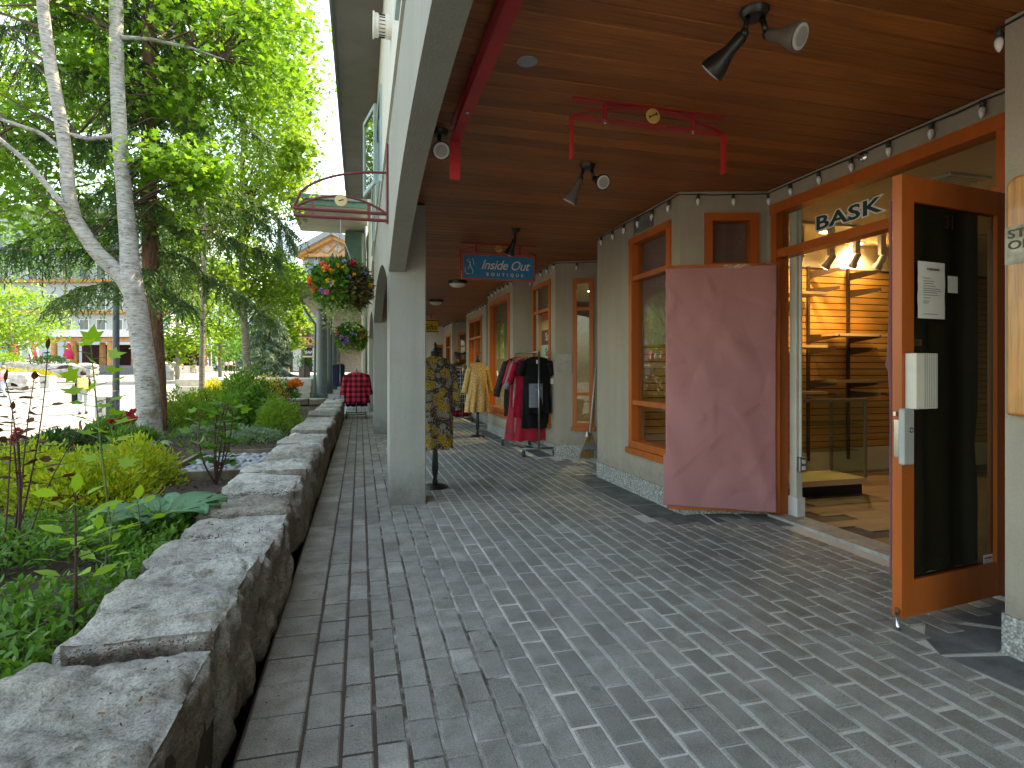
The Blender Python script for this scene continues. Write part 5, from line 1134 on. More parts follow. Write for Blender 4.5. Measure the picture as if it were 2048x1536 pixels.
GS = 'golden spirea bushes in the front bed'
for px, d, r, n, lb in ((35, 4.3, (.55, .5, .36), 5200, 'golden-leaved spirea bush at the left edge of the garden'), (165, 4.1, (.5, .45, .34), 5200, 'golden-leaved spirea bush in the middle of the three'), (268, 4.7, (.36, .4, .34), 3400, 'golden-leaved spirea bush nearest the mulch')):
    shrub('spirea_bush', lb, on_bed(px, d), r, L_GOLD, n, .046, 'oval', GS, 20, .5, shell=.3)
shrub('lime_shrub', 'lime green feathery shrub at the right foot of the white-barked tree', on_bed(355, 9.3), (.5, .5, .55), L_LIME, 4200, .05, 'oval', None, 10)
shrub('lime_shrub', 'lime green shrub in front of the young maple', on_bed(408, 10.2), (.5, .5, .6), L_LIME, 2600, .06, 'oval', None, 10)
shrub('clipped_shrub', 'dense round bright green shrub beside the far part of the stone wall', on_bed(560, 8.6), (.37, .42, .5), L_LIME, 6500, .035, 'oval', None, 10)
shrub('leafy_shrub', 'mid green leafy shrub left of the round clipped shrub', on_bed(505, 9.6), (.45, .5, .62), L_MAPLE, 2600, .07, 'maple', None, 10, 1.)
shrub('leafy_shrub', 'dark green shrub under the slender maple', on_bed(490, 12.5), (.7, .6, .95), L_MAPLE, 3600, .075, 'oval', None, 8)
shrub('leafy_shrub', 'purple-brown leaved shrub below the block wall coping', on_bed(545, 13.5), (.5, .5, .7), L_RED, 900, .06, 'oval', None, 8)
shrub('fern', 'ferny green clump at the foot of the white-barked tree', on_bed(272, 7.0), (.28, .25, .22), L_MAPLE, 900, .1, 'blade', None, 4, .25, cat='fern')
shrub('silver_ground_plant', 'low silver-green plant beside the round clipped shrub', on_bed(505, 7.7), (.42, .35, .16), L_SILV, 2600, .035, 'oval', None, 4, cat='ground plant')
shrub('silver_ground_plant', 'low silver-green plant behind the young vine maple', on_bed(430, 8.2), (.5, .35, .16), L_SILV, 2000, .035, 'oval', None, 4, cat='ground plant')
shrub('leafy_shrub', 'green leafy shrub behind the tulips left of the white trunk', on_bed(235, 7.9), (.4, .4, .3), L_MAPLE, 1400, .07, 'blade', None, 5, .4)
shrub('dark_shrub', 'dark green low shrub at the left edge behind the spirea', on_bed(40, 6.6), (.6, .5, .26), L_DEEP, 2200, .06, 'oval', None, 5)
shrub('dark_shrub', 'dark green low shrub behind the tall lime stem', on_bed(130, 6.8), (.45, .4, .22), L_DEEP, 1600, .08, 'blade', None, 5, .3)
shrub('dark_shrub', 'dark leafy shrub in the middle of the bed near the block wall', on_bed(460, 11.2), (.6, .5, .5), L_MAPLE, 2400, .06, 'oval', None, 8)
for px, d, r, m_, lb in ((445, 18.5, (.9, .8, .85), L_YEL, 'yellow shrub right of the young maple trunk'), (425, 20, (.6, .6, 1.0), L_YEL, 'golden shrub behind the young maple trunk'), (470, 20, (.6, .6, 1.1), L_LIME, 'light green shrub between the two maple trunks'), (530, 20.5, (.8, .8, 1.1), L_YEL, 'yellow shrub right of the slender maple trunk'), (565, 21.5, (.7, .7, .95), L_MAPLE, 'green shrub with orange flowers near the terrace steps'), (380, 15.5, (.45, .45, .7), L_YEL, 'small orange-tinted shrub left of the young maple trunk')):
    shrub('bed_shrub', lb, on_bed(px, d), r, m_, 2200, .11, 'oval', 'shrubs in the farther bed', 8)
p = on_bed(590, 21.5); shrub('orange_flower', 'cluster of orange flowers near the terrace steps', (p.x, p.y, p.z+.75), (.25, .25, .2), LEAF('orange_petal', (.7, .16, .02), (.8, .3, .05), .4), 300, .1, 'petal', None, 3, .9, cat='flowers')
# ---- broad-leaved stems
def stem_plant(name, label, base, tip, nleaf, lf, leaf_m, shape='maple', bend=.08, stem_m=None, r=.006, group=None, wid=.85, bare=.25, droop=0., nside=1):
    base, tip = Vector(base), Vector(tip); root = thing(name, label, 'plant', base, group); mb = MB(); P, D = [], []
    for s_ in range(nside):
        t_ = tip+Vector((RNG.normal(0, .09), RNG.normal(0, .09), -abs(RNG.normal(0, .1))))*(s_ > 0); m_ = (base+t_)/2+Vector((RNG.normal(0, bend), RNG.normal(0, bend), 0)); pts = [base.lerp(m_, u).lerp(m_.lerp(t_, u), u) for u in np.linspace(0, 1, 10)]
        mb.tube(pts, [r*(1-.6*i/9) for i in range(10)], 6, False)
        for i in range(nleaf):
            u = bare+(1-bare)*(i+.3)/nleaf; k = min(8, int(u*9)); q = pts[k].lerp(pts[k+1], u*9-k); an = i*2.4+RNG.random(); d = Vector((math.cos(an), math.sin(an), .25-droop)); pe = q+d*lf*.55; mb.tube([q, pe], .0018, 4, False); P.append(tuple(pe)); D.append(tuple(d))
        P.append(tuple(pts[-1])); D.append((0.2, -.3, .6))
    mb.build('stem', stem_m or STEMG, root, fix=False); n = len(P); mk('leaves', leaf_mesh('leaves', P, D, lf*(.75+.5*RNG.random(n)), lf*wid*(.75+.5*RNG.random(n)), shape, nj=.5), leaf_m, root); return root
L_LIMEB = LEAF('big_lime_leaf', (.16, .32, .03), (.26, .44, .04), .5, (.34, .5, .06))
def on_soil(px, py, z=.25): return onz(px, py, z)
q = on_soil(152, 1272); stem_plant('lime_leaved_plant', 'young stem with broad lime leaves at the front left beside the wall', q, at(150, 985, q.y/ray(150, 985)[1]), 18, .09, L_LIMEB, 'oval', .02, STEMR, wid=.7, bare=.35)
q = on_soil(232, 1130); stem_plant('lime_leaved_plant', 'tallest lime-leaved stem rising in front of the plaza', q, at(182, 690, 2.8), 24, .105, L_LIMEB, 'maple', .02, STEMG, bare=.42)
q = on_soil(222, 1140); stem_plant('lime_leaved_plant', 'short lime-leaved stem left of the hosta', q, at(228, 1020, 2.75), 9, .085, L_LIMEB, 'maple', .03, STEMG, bare=.15)
q = on_soil(283, 1112); stem_plant('lime_leaved_plant', 'lime-leaved stem in front of the big hosta leaf', q, at(275, 1000, 2.95), 10, .09, L_LIMEB, 'oval', .03, STEMG, wid=.7, bare=.15)
q = on_soil(190, 1180); stem_plant('lime_leaved_plant', 'small lime-leaved stem with one long leaf behind the front stem', q, at(195, 1060, 2.5), 6, .11, L_LIMEB, 'oval', .03, STEMG, wid=.4, bare=.2)
for i, (px, py, tx, ty, d, lb) in enumerate(((18, 1125, 95, 700, 3.1, 'long bare-footed red-leaved stem crossing towards the plaza'), (40, 1130, 68, 760, 3.0, 'red-leaved stem left of the long crossing one'), (5, 1140, 25, 820, 2.9, 'red-leaved stem at the left edge'), (48, 1120, 160, 860, 3.2, 'slanting red-leaved stem with drooping leaves'), (28, 1132, 12, 765, 2.95, 'tallest upright red-leaved plant at the left edge'))):
    q = on_soil(px, py, .25); stem_plant('red_leaved_plant', lb, q, at(tx, ty, d), 16, .07, L_RED, 'oval', .05, STEMR, .005, 'red-leaved stems at the left', .7, .4, .1)
q = on_soil(432, 968); vm = stem_plant('vine_maple', 'young vine maple with bright green leaves beside the stone wall', q, at(438, 800, 4.85), 15, .1, L_MAPLE, 'maple', .07, STEMR, .009, nside=6, bare=.2)
def big_hosta(label, c, n, lf, m_, wid=.8, tilt=.35):
    root = thing('hosta', label, 'plant', c); c = Vector(c); mb = MB(); vs_ = MB()
    for i in range(n):
        an = i*2.39996; d = Vector((math.cos(an), math.sin(an), 0)); L = lf*random.uniform(.75, 1.1); o = c+Vector((0, 0, .1))+d*.06; sd2 = Vector((-d.y, d.x, 0)); mb.tube([c, o], .006, 5, False); lm_ = MB()
        def fn(u, v): w_ = math.sin(math.pi*min(1, v*.93+.04))**.75*L*wid*.5; x = (u-.5)*2; return o+d*(L*v)+sd2*(w_*x)+Vector((0, 0, tilt*L*v-.55*L*v*v-.0+.10*L*abs(x)+.006*math.cos(x*22)))
        lm_.sheet(fn, 16, 10).build('leaf', m_, root, smooth=True, fix=False)
    mb.build('stalks', STEMG, root, fix=False)
big_hosta('large blue-green hosta with ribbed leaves against the stone wall', on_soil(322, 1075), 9, .27, L_HOSTA, .75, .75); big_hosta('small variegated hosta in the mulch below the white trunk', on_bed(312, 6.6), 7, .15, L_SILV, .4)
# tulips
TUL = LEAF('dark_red_petal', (.25, .015, .03), (.38, .03, .05), .35)
for i, (px, py, d) in enumerate(((222, 848, 6.6), (236, 846, 6.7), (252, 848, 6.5), (258, 833, 6.6), (266, 828, 6.7), (268, 843, 6.6), (262, 838, 6.8))):
    tpt = at(px, py, d); b = Vector((tpt.x+.03, tpt.y, bz(tpt.x, tpt.y))); root = thing('tulip', ['leftmost dark red tulip', 'second dark red tulip from the left', 'low dark red tulip of the right group', 'upper left dark red tulip of the right group', 'topmost dark red tulip', 'rightmost dark red tulip', 'middle dark red tulip of the right group'][i]+' before the white trunk', 'tulip', b, 'dark red tulips')
    MB().tube([b, (b+tpt)/2+Vector((.01, 0, 0)), tpt], .005, 6).build('stem', STEMG, root); mk('bloom', leaf_mesh('bloom', [tuple(tpt)]*7, [(math.cos(a)*.5, math.sin(a)*.5, 1) for a in np.linspace(0, 5.4, 7)], .075, .05, 'petal', np.array((0, 0, -1.))), TUL, root)
for i, (px, py, d) in enumerate(((36, 864, 3.0), (27, 878, 2.95))):
    tpt = at(px, py, d); b = on_soil(20, 1120); root = thing('red_flower', ['upper', 'lower'][i]+' of two round coral flower heads at the left edge', 'flower', b); MB().tube([b, (b+tpt)/2+Vector((.03, 0, 0)), tpt], .004, 6).build('stem', STEMR, root); dd = rdir(60); mk('bloom', leaf_mesh('bloom', np.array(tpt)+dd*.006, dd, .022, .016, 'petal'), LEAF('coral_petal', (.45, .05, .06), (.6, .12, .12), .35) if 'coral_petal' not in MATS else MATS['coral_petal'], root)
# ground cover and litter
def ground_cover():
    n = 26000; X = -.9-2.3*RNG.random(n)**1.1; Y = 1.0+2.9*RNG.random(n); k = np.array([mnoise.noise((x*1.2, y*1.2, 7)) for x, y in zip(X, Y)]) > -.36; X, Y = X[k], Y[k]; n = len(X); Z = np.array([bed_z(x, y) for x, y in zip(X, Y)])+.03+.11*RNG.random(n); D = rdir(n, .35)
    mk('ground_cover', leaf_mesh('ground_cover', np.stack([X, Y, Z], 1), D, .03+.025*RNG.random(n), .016+.012*RNG.random(n), 'oval', nj=.5), L_MAPLE, kind='stuff', label='low green periwinkle carpet at the front of the garden bed', cat='ground cover')
    n = 2600; X = -.95-3.2*RNG.random(n); Y = 6.8+7*RNG.random(n); k = np.array([mnoise.noise((x*.9, y*.9, 17)) for x, y in zip(X, Y)]) > .05; X, Y = X[k], Y[k]; n = len(X); Z = np.array([bed_z(x, y) for x, y in zip(X, Y)])
    mk('grass_tufts', leaf_mesh('grass_tufts', np.stack([X, Y, Z], 1), rdir(n, 1.2), .1+.1*RNG.random(n), .012, 'blade', nj=1), L_MAPLE, kind='stuff', label='loose green blades scattered over the mulch', cat='grass')
    n = 5200; X = -.9-3.0*RNG.random(n); Y = 3.2+6.5*RNG.random(n); Z = np.array([bed_z(x, y) for x, y in zip(X, Y)])+.006; mk('mulch_chips', leaf_mesh('mulch_chips', np.stack([X, Y, Z], 1), rdir(n, .1, .25), .02+.035*RNG.random(n), .006+.008*RNG.random(n), 'needle', nj=.4), M('bark_chip', (.1, .062, .042), .9, .3, 20, ovar=.6), kind='stuff', label='loose bark chips on the mulch', cat='mulch')
    # fallen debris on the paving and in the wall joints
    n = 900; X = -.34+np.abs(RNG.normal(0, .22, n)); Y = .9+13*RNG.random(n)**1.3; X[700:] = .2+2*RNG.random(200); mk('fallen_litter', leaf_mesh('fallen_litter', np.stack([X, Y, np.full(n, .004)], 1), rdir(n, .05, .1), .006+.012*RNG.random(n)**3, .004+.004*RNG.random(n), 'diamond', nj=.3), M('dry_litter', (.2, .14, .1), .9, .3, 20, ovar=.7), kind='stuff', label='fine dry litter fallen along the foot of the stone wall', cat='litter')
ground_cover()
# pebble box
def pebble_box():
    x0, x1, y0, y1 = -1.64, -.87, 5.5, 6.85; root = thing('pebble_bed', 'wooden-edged square of round grey river pebbles in the mulch', 'pebble bed', ((x0+x1)/2, (y0+y1)/2, .24)); WB = M('weathered_board', (.2, .16, .11), .85, .25, 8, .3, 60)
    for a, b in (((x0-.02, y0-.02), (x0+.02, y1+.02)), ((x0+.0205, y0-.02), (x1, y0+.02)), ((x0+.0205, y1-.02), (x1, y1+.02))): MB().box((a[0], a[1], .2), (b[0], b[1], .315)).build('edging_board', WB, root)
    PB = M('river_pebble', (.36, .39, .42), .6, .12, 10, ovar=.45); ms = []
    for k in range(4):
        bm = bmesh.new(); bmesh.ops.create_icosphere(bm, subdivisions=1, radius=1)
        for v in bm.verts: v.co *= 1+.15*mnoise.noise(v.co*1.5+Vector((k*5, 0, 0)))
        me = bpy.data.meshes.new('pebble'); bm.to_mesh(me); bm.free(); me.materials.append(PB); me.polygons.foreach_set('use_smooth', [True]*len(me.polygons)); ms.append(me)
    n = 0
    for j in range(20):
        for i in range(11):
            x = x0+.06+(x1-x0-.1)*(i+random.random()*.8)/11; y = y0+.06+(y1-y0-.12)*(j+random.random()*.8)/20; s_ = random.uniform(.026, .044); inst('pebble', random.choice(ms), Matrix.Translation((x, y, .262+random.uniform(0, .02))) @ Matrix.Rotation(random.random()*6, 4, 'Z') @ Matrix.Diagonal((s_*1.25, s_*.9, s_*.65, 1)), root)
pebble_box()
# boulders in and beyond the bed
BOULD = M('granite_boulder', (.46, .45, .43), .85, .25, 4, .7, 30, col2=(.2, .19, .18))
def boulder(label, px, py, d, w_, dp, h, seed, z=None):
    c = at(px, py, d); zb = bz(c.x, c.y) if z is None else z
    return mk('boulder', rough_stone((c.x-w_/2, c.y-dp/2, zb-.15), (c.x+w_/2, c.y+dp/2, zb+h), 10, seed, h*.16, .03), BOULD, auto=50, label=label, cat='boulder')
boulder('squarish grey boulder edging the bed left of the tulips', 165, 890, 9.2, .62, .7, .42, 71); boulder('pale boulder beyond the lime shrub right of the white trunk', 358, 800, 14.5, .8, .6, .5, 72); boulder('pale boulder across the plaza just right of the trunks', 336, 735, 52, 1.7, 1.5, 1.6, 73, tz(0, 52)); boulder('small white boulder just right of the brown conifer trunk', 340, 790, 16, .7, .5, .35, 74)
# ================================================================ hanging baskets on the facade
def wall_bracket(y, label):
    X = X0-.012; root = thing('basket_bracket', label, 'bracket', (X, y, 2.5), 'basket brackets on the facade'); m_ = MAROON; xe = -.55
    MB().tube([(X, y, 2.49), (X, y, 3.2)], .012, 8).build('wall_bar', m_, root)
    for z in (2.515, 2.575): MB().tube([(X, y, z), (xe, y, z)], .015, 8).build('cross_bar', m_, root)
    MB().tube([(X+(xe-X)*u, y, 2.58+.36*math.sqrt(max(0, 1-u*u))) for u in np.linspace(0, 1, 14)], .011, 8).build('arc_bar', m_, root)
    MB().tube([(X+(xe-X)*u, y, 2.575+.13*(1-(2*u-1)**2)) for u in np.linspace(0, 1, 14)], .011, 8).build('bow_bar', m_, root)
    for u in (.2, .8): MB().box((X+(xe-X)*u-.014, y-.004, 2.5), (X+(xe-X)*u+.014, y+.004, 2.66)).build('tie', m_, root)
    d = MB().lathe([(.05, 0), (.053, .005), (.05, .01)], ((X+xe)/2, y-.02, 2.66), 24, Matrix.Rotation(math.pi/2, 4, 'X')).build('disc', GOLD, root, auto=30)
    MB().tube([((X+xe)/2-.02, y-.032, 2.655), ((X+xe)/2+.02, y-.032, 2.668)], .004, 5).build('bone_mark', INK, d)
    return root
FLW = {n: LEAF(n, a, b, .4) for n, a, b in (('coral_bloom', (.75, .12, .06), (.85, .3, .12)), ('yellow_bloom', (.75, .45, .02), (.85, .6, .05)), ('pink_bloom', (.65, .12, .28), (.7, .25, .42)), ('purple_bloom', (.28, .12, .5), (.42, .25, .65)), ('blue_bloom', (.2, .25, .6), (.45, .5, .75)), ('crimson_bloom', (.55, .02, .08), (.65, .05, .12)))}
L_DARK = LEAF('dark_coleus', (.03, .02, .02), (.09, .05, .03), .2, (.14, .15, .04)); L_PALE = LEAF('pale_ivy', (.2, .3, .1), (.4, .48, .22), .35)
def basket(c, r, label, seed, flowers, trail, mid=L_MAPLE, dark=L_DARK):
    c = Vector(c); rg = np.random.default_rng(seed); root = thing('hanging_basket', label, 'flower basket', c); hz = 2.515
    MB().lathe([(.05, -r*.62), (r*.5, -r*.5), (r*.72, -r*.15), (r*.75, 0)], c, 20).build('pot', M('moss_pot', (.09, .08, .03), .95, .3, 20, .5, 60) if 'moss_pot' not in MATS else MATS['moss_pot'], root, smooth=True)
    for a in (0, 2.1, 4.2): MB().tube([c+Vector((math.cos(a)*r*.7, math.sin(a)*r*.7, .02)), Vector((c.x, c.y, hz-.12)), Vector((c.x, c.y, hz))], .0025, 5).build('wire', METAL_G, root)
    def cloud(nm, n, lo, hi, zlo, zhi, m_, lf, shape, wid=.7, az=None):
        th = rg.random(n)*2*math.pi if az is None else az[0]+(az[1]-az[0])*rg.random(n); ph = zlo+(zhi-zlo)*rg.random(n); rr = r*(lo+(hi-lo)*rg.random(n)); cz = np.sqrt(np.clip(1-ph**2, 0, 1)); d = np.stack([np.cos(th)*cz, np.sin(th)*cz, ph], 1)
        P = np.array(c)+d*rr[:, None]*np.array((1, 1, .95)); D = d+rg.normal(0, .5, (n, 3)); mk(nm, leaf_mesh(nm, P, D, lf*(.6+.8*rg.random(n)), lf*wid*(.6+.8*rg.random(n)), shape, d, .5), m_, root)
    cloud('foliage', 2300, .55, 1.0, -.8, .95, mid, .055, 'oval'); cloud('dark_foliage', 1500, .6, 1.05, -.75, .6, dark, .06, 'blade', .4, (-1.2, 1.3)); cloud('top_foliage', 800, .7, 1.05, .2, 1, L_DEEP, .05, 'oval')
    n = 1300; st_ = rg.random(26)*6.28; ln_ = rg.random(26)**1.5; ix = rg.integers(26, size=n); th = st_[ix]+rg.normal(0, .12, n); rr = r*(.45+.35*rg.random(n)); u = rg.random(n); P = np.array(c)+np.stack([np.cos(th)*rr, np.sin(th)*rr, -r*.25-u*r*(.4+trail*ln_[ix])], 1); mk('trailing_ivy', leaf_mesh('trailing_ivy', P, rdir(n, -.2), .024+.018*rg.random(n), .022, 'oval', nj=1.), L_PALE, root)
    mk('spiky_leaves', leaf_mesh('spiky_leaves', [tuple(c+Vector((0, 0, r*.6)))]*18, rdir(18, .9), r*.75, .02, 'blade'), L_DARK, root)
    for i, (th, ph, m_, s_) in enumerate(flowers):
        cz = math.sqrt(1-ph*ph); d = np.array((math.cos(th)*cz, math.sin(th)*cz, ph)); p = np.array(c)+d*r*1.04; k = 14; dd = unit(d[None]*.6+rg.normal(0, .6, (k, 3))); mk('bloom', leaf_mesh('bloom', np.repeat(p[None], k, 0), dd, s_, s_*.8, 'petal', d, .3), FLW[m_], root)
T_ = -math.pi/2
wall_bracket(5.22, 'maroon curved bracket with disc on the near column holding the big flower basket'); wall_bracket(10.98, 'maroon curved bracket on the second column holding the smaller flower basket')
basket((-.163, 5.22, 1.92), .235, 'big hanging basket of coral, yellow and pink flowers beside the near column', 5, [(T_-.5, .45, 'coral_bloom', .05), (T_-1.1, .1, 'coral_bloom', .055), (T_-1.0, -.2, 'coral_bloom', .04), (T_-.75, .6, 'coral_bloom', .045), (T_-.3, .4, 'yellow_bloom', .03), (T_-.1, .6, 'yellow_bloom', .025), (T_-.4, .05, 'yellow_bloom', .025), (T_-.2, 0, 'yellow_bloom', .025), (T_+.1, .5, 'yellow_bloom', .022), (T_+.5, .3, 'yellow_bloom', .022), (T_-.45, -.3, 'pink_bloom', .035), (T_-.65, -.28, 'purple_bloom', .03), (T_+.6, .7, 'crimson_bloom', .045), (T_+1.0, .4, 'blue_bloom', .04), (T_+1.2, .0, 'yellow_bloom', .045), (T_-.3, -.05, 'blue_bloom', .028), (T_+.2, .75, 'blue_bloom', .03), (T_-1.3, -.05, 'crimson_bloom', .035), (T_+.3, .2, 'purple_bloom', .025)], 1.0)
basket((-.163, 10.98, 1.78), .27, 'smaller hanging basket with purple flowers farther along the facade', 8, [(T_-.9, .1, 'purple_bloom', .05), (T_-.6, -.05, 'purple_bloom', .055), (T_-.2, -.2, 'purple_bloom', .05), (T_-.4, -.4, 'purple_bloom', .05), (T_-1.1, .35, 'coral_bloom', .05), (T_+.7, .4, 'coral_bloom', .05), (T_+.9, .1, 'coral_bloom', .05), (T_+.3, .1, 'blue_bloom', .04), (T_+.1, .2, 'blue_bloom', .04), (T_+.6, -.1, 'pink_bloom', .04)], .7, dark=L_LIME)
# ================================================================ downpipes
for i, (x, y, m_) in enumerate(((.19, 19.6, TEAL), (.1, 20.6, CREAM))):
    root = thing('downpipe', ['green-grey', 'cream'][i]+' drainpipe on the far end of the arcade facade', 'drainpipe', (x, y, 0)); MB().tube([(x, y, .0), (x, y, 5.9)], .045, 12).build('pipe', m_, root, smooth=True)
    for z in (1.0, 3.0, 4.8): MB().lathe([(.052, -.03), (.052, .03)], (x, y, z), 12).build('clamp', m_, root)
# ================================================================ the terrace building beyond the arcade
GREEN = M('green_trim', (.1, .2, .16), .55, .1); BEIGE = M('beige_siding', (.42, .39, .33), .75, .1, 2, .15, 12, stretch=(1, 1, 14)); COLM = M('blue_grey_column', (.12, .15, .15), .5, .1)
def terrace_building():
    root = thing('terrace_building', 'beige and green building with deep canopy and round grey columns beyond the arcade', 'building', (-.8, 24, 0))
    MB().box((.3, 20.25, -.4), (8, 46, 8.5)).build('wall', BEIGE, root); MB().box((-.5, 20.6, 5.0), (.295, 20.9, 5.95)).box((-.2, 20.62, 3.9), (.295, 20.88, 4.999)).build('side_panel', GREEN, root)
    MB().box((-1.95, 17.9, 6.0), (.2, 21.2, 6.03)).build('roof_soffit', BEIGE, root); MB().box((-2.0, 17.86, 6.031), (.22, 21.3, 6.2)).build('roof_fascia', GREEN, root); MB().box((-2.06, 17.8, 6.201), (.22, 21.4, 6.34)).build('gutter', TEAL, root)
    MB().box((-2.0, 20.6, 3.66), (.295, 46, 3.7)).build('canopy_soffit', BEIGE, root); MB().box((-2.06, 20.5, 3.701), (.29, 46, 3.95)).build('canopy_fascia', BEIGE, root); MB().box((-2.12, 20.42, 3.951), (.29, 46, 4.1)).build('canopy_gutter', TEAL, root)
    for y in (25., 29.8, 35.5, 41.): MB().lathe([(.24, -.7), (.24, .22), (.21, .24), (.205, 3.655)], (-1.53, y, 0), 24).build('column', COLM, root, auto=40)
    for y in (26, 31, 36): MB().box((.285, y, .6), (.299, y+2.4, 2.6)).build('shop_window', M('dark_shop_glass', (.03, .035, .04), .08), root)
    MB().tube([(-2.0, 21.0, 3.7), (-1.9, 22.0, 3.3), (-1.75, 24.5, 3.0), (-1.78, 24.5, -.4)], .05, 10).build('drainpipe', TEAL, root, smooth=True)
terrace_building()
CONC = M('pale_concrete', (.45, .43, .38), .85, .12, 3, .2, 40)
MB().box((-2.4, 16.05, -.9), (.6, 46, -.012)).build('terrace_path', CONC, kind='structure')
MB().box((-7, 25.2, -.6), (-1.95, 48, .78)).build('raised_terrace', CONC, kind='structure')
for i in range(2):
    MB().box((-6.8, 24.4+.4*i, -.6), (-1.95, 24.799+.4*i, .26+.26*i)).build('terrace_step', CONC, kind='structure')
rack('rack', 'far clothes rack with dark jeans behind the plaid shirts', -.72, 22.4, 23.4, 1.45, .25)
for i in range(5): garment('jeans', [NAVY, PBLUE, NAVY, BLK, NAVY][i], ['nearest pair of dark jeans on the far rack', 'faded blue jeans on the far rack', 'third pair of jeans on the far rack', 'black jeans on the far rack', 'rearmost pair of dark jeans on the far rack'][i], -.72+.05*(i % 2)-.09*i*.4, 22.45+.18*i, 1.4, .85, .17, .14, .05, 0, 0, .04, 60+i, .05, 4, cat='jeans')
# planter box and bar table on the raised terrace
def terrace_bits():
    c = at(609, 745, 29.); root = thing('planter', 'brown planter box with green plant on the raised terrace', 'planter', (c.x, c.y, .78)); MB().cbox((c.x, c.y, 1.06), (.5, .5, .55), bev=.02).build('box', M('brown_planter', (.16, .11, .09), .7), root); n = 420; mk('foliage', leaf_mesh('foliage', np.array((c.x, c.y, 1.6))+RNG.normal(0, .22, (n, 3)), rdir(n, .3), .14, .06, 'oval'), L_MAPLE, root)
    c = at(632, 745, 29.); root = thing('bar_table', 'tall table with pale top on the raised terrace', 'table', (c.x, c.y, .78)); MB().box((c.x-.6, c.y-.3, 1.78), (c.x+.5, c.y+.3, 1.85)).build('top', MAPLE, root)
    for dx in (-.5, .4):
        for dy in (-.24, .24): MB().box((c.x+dx-.03, c.y+dy-.03, .78), (c.x+dx+.03, c.y+dy+.03, 1.779)).build('leg', BLACKM, root)
terrace_bits()
# ================================================================ far buildings, each in a frame that faces the plaza
class Face:
    def __init__(s, px0, d): s.px0 = px0; s.k = d/F; s.o = at(px0, CY, d); s.M = frame_M((s.o.x, s.o.y, 0), Vector((CA, -SA, 0)), Vector((SA, CA, 0)), Vector((0, 0, 1)))
    def x(s, px): return (px-s.px0)*s.k
    def z(s, py): return H+(CY-py)*s.k
    def box(s, mb, p0, p1, y0, y1): return mb.box((s.x(p0[0]), y0, s.z(p1[1])), (s.x(p1[0]), y1, s.z(p0[1])), s.M)
    def bar(s, mb, p0, p1, w_, y0, y1):
        a = Vector((s.x(p0[0]), 0, s.z(p0[1]))); b = Vector((s.x(p1[0]), 0, s.z(p1[1]))); d = b-a; L = d.length; d.normalize(); n = Vector((-d.z, 0, d.x)); return mb.box((0, -w_/2, y0), (L, w_/2, y1), s.M @ frame_M(a, d, n, Vector((0, 1, 0))))
TIMB = M('honey_timber', (.5, .25, .09), .6, .15, 3); PALEB = M('pale_blue_wall', (.42, .48, .53), .8, .08); BRICK = M('red_brown_wall', (.26, .07, .06), .8, .1); WIN = M('far_window_glass', (.1, .14, .18), .06, .2, 1.5); STONEP = M('pale_stone_pier', (.5, .5, .5), .85, .15, 4); ROOFG = M('grey_metal_roof', (.22, .23, .25), .5, .1)
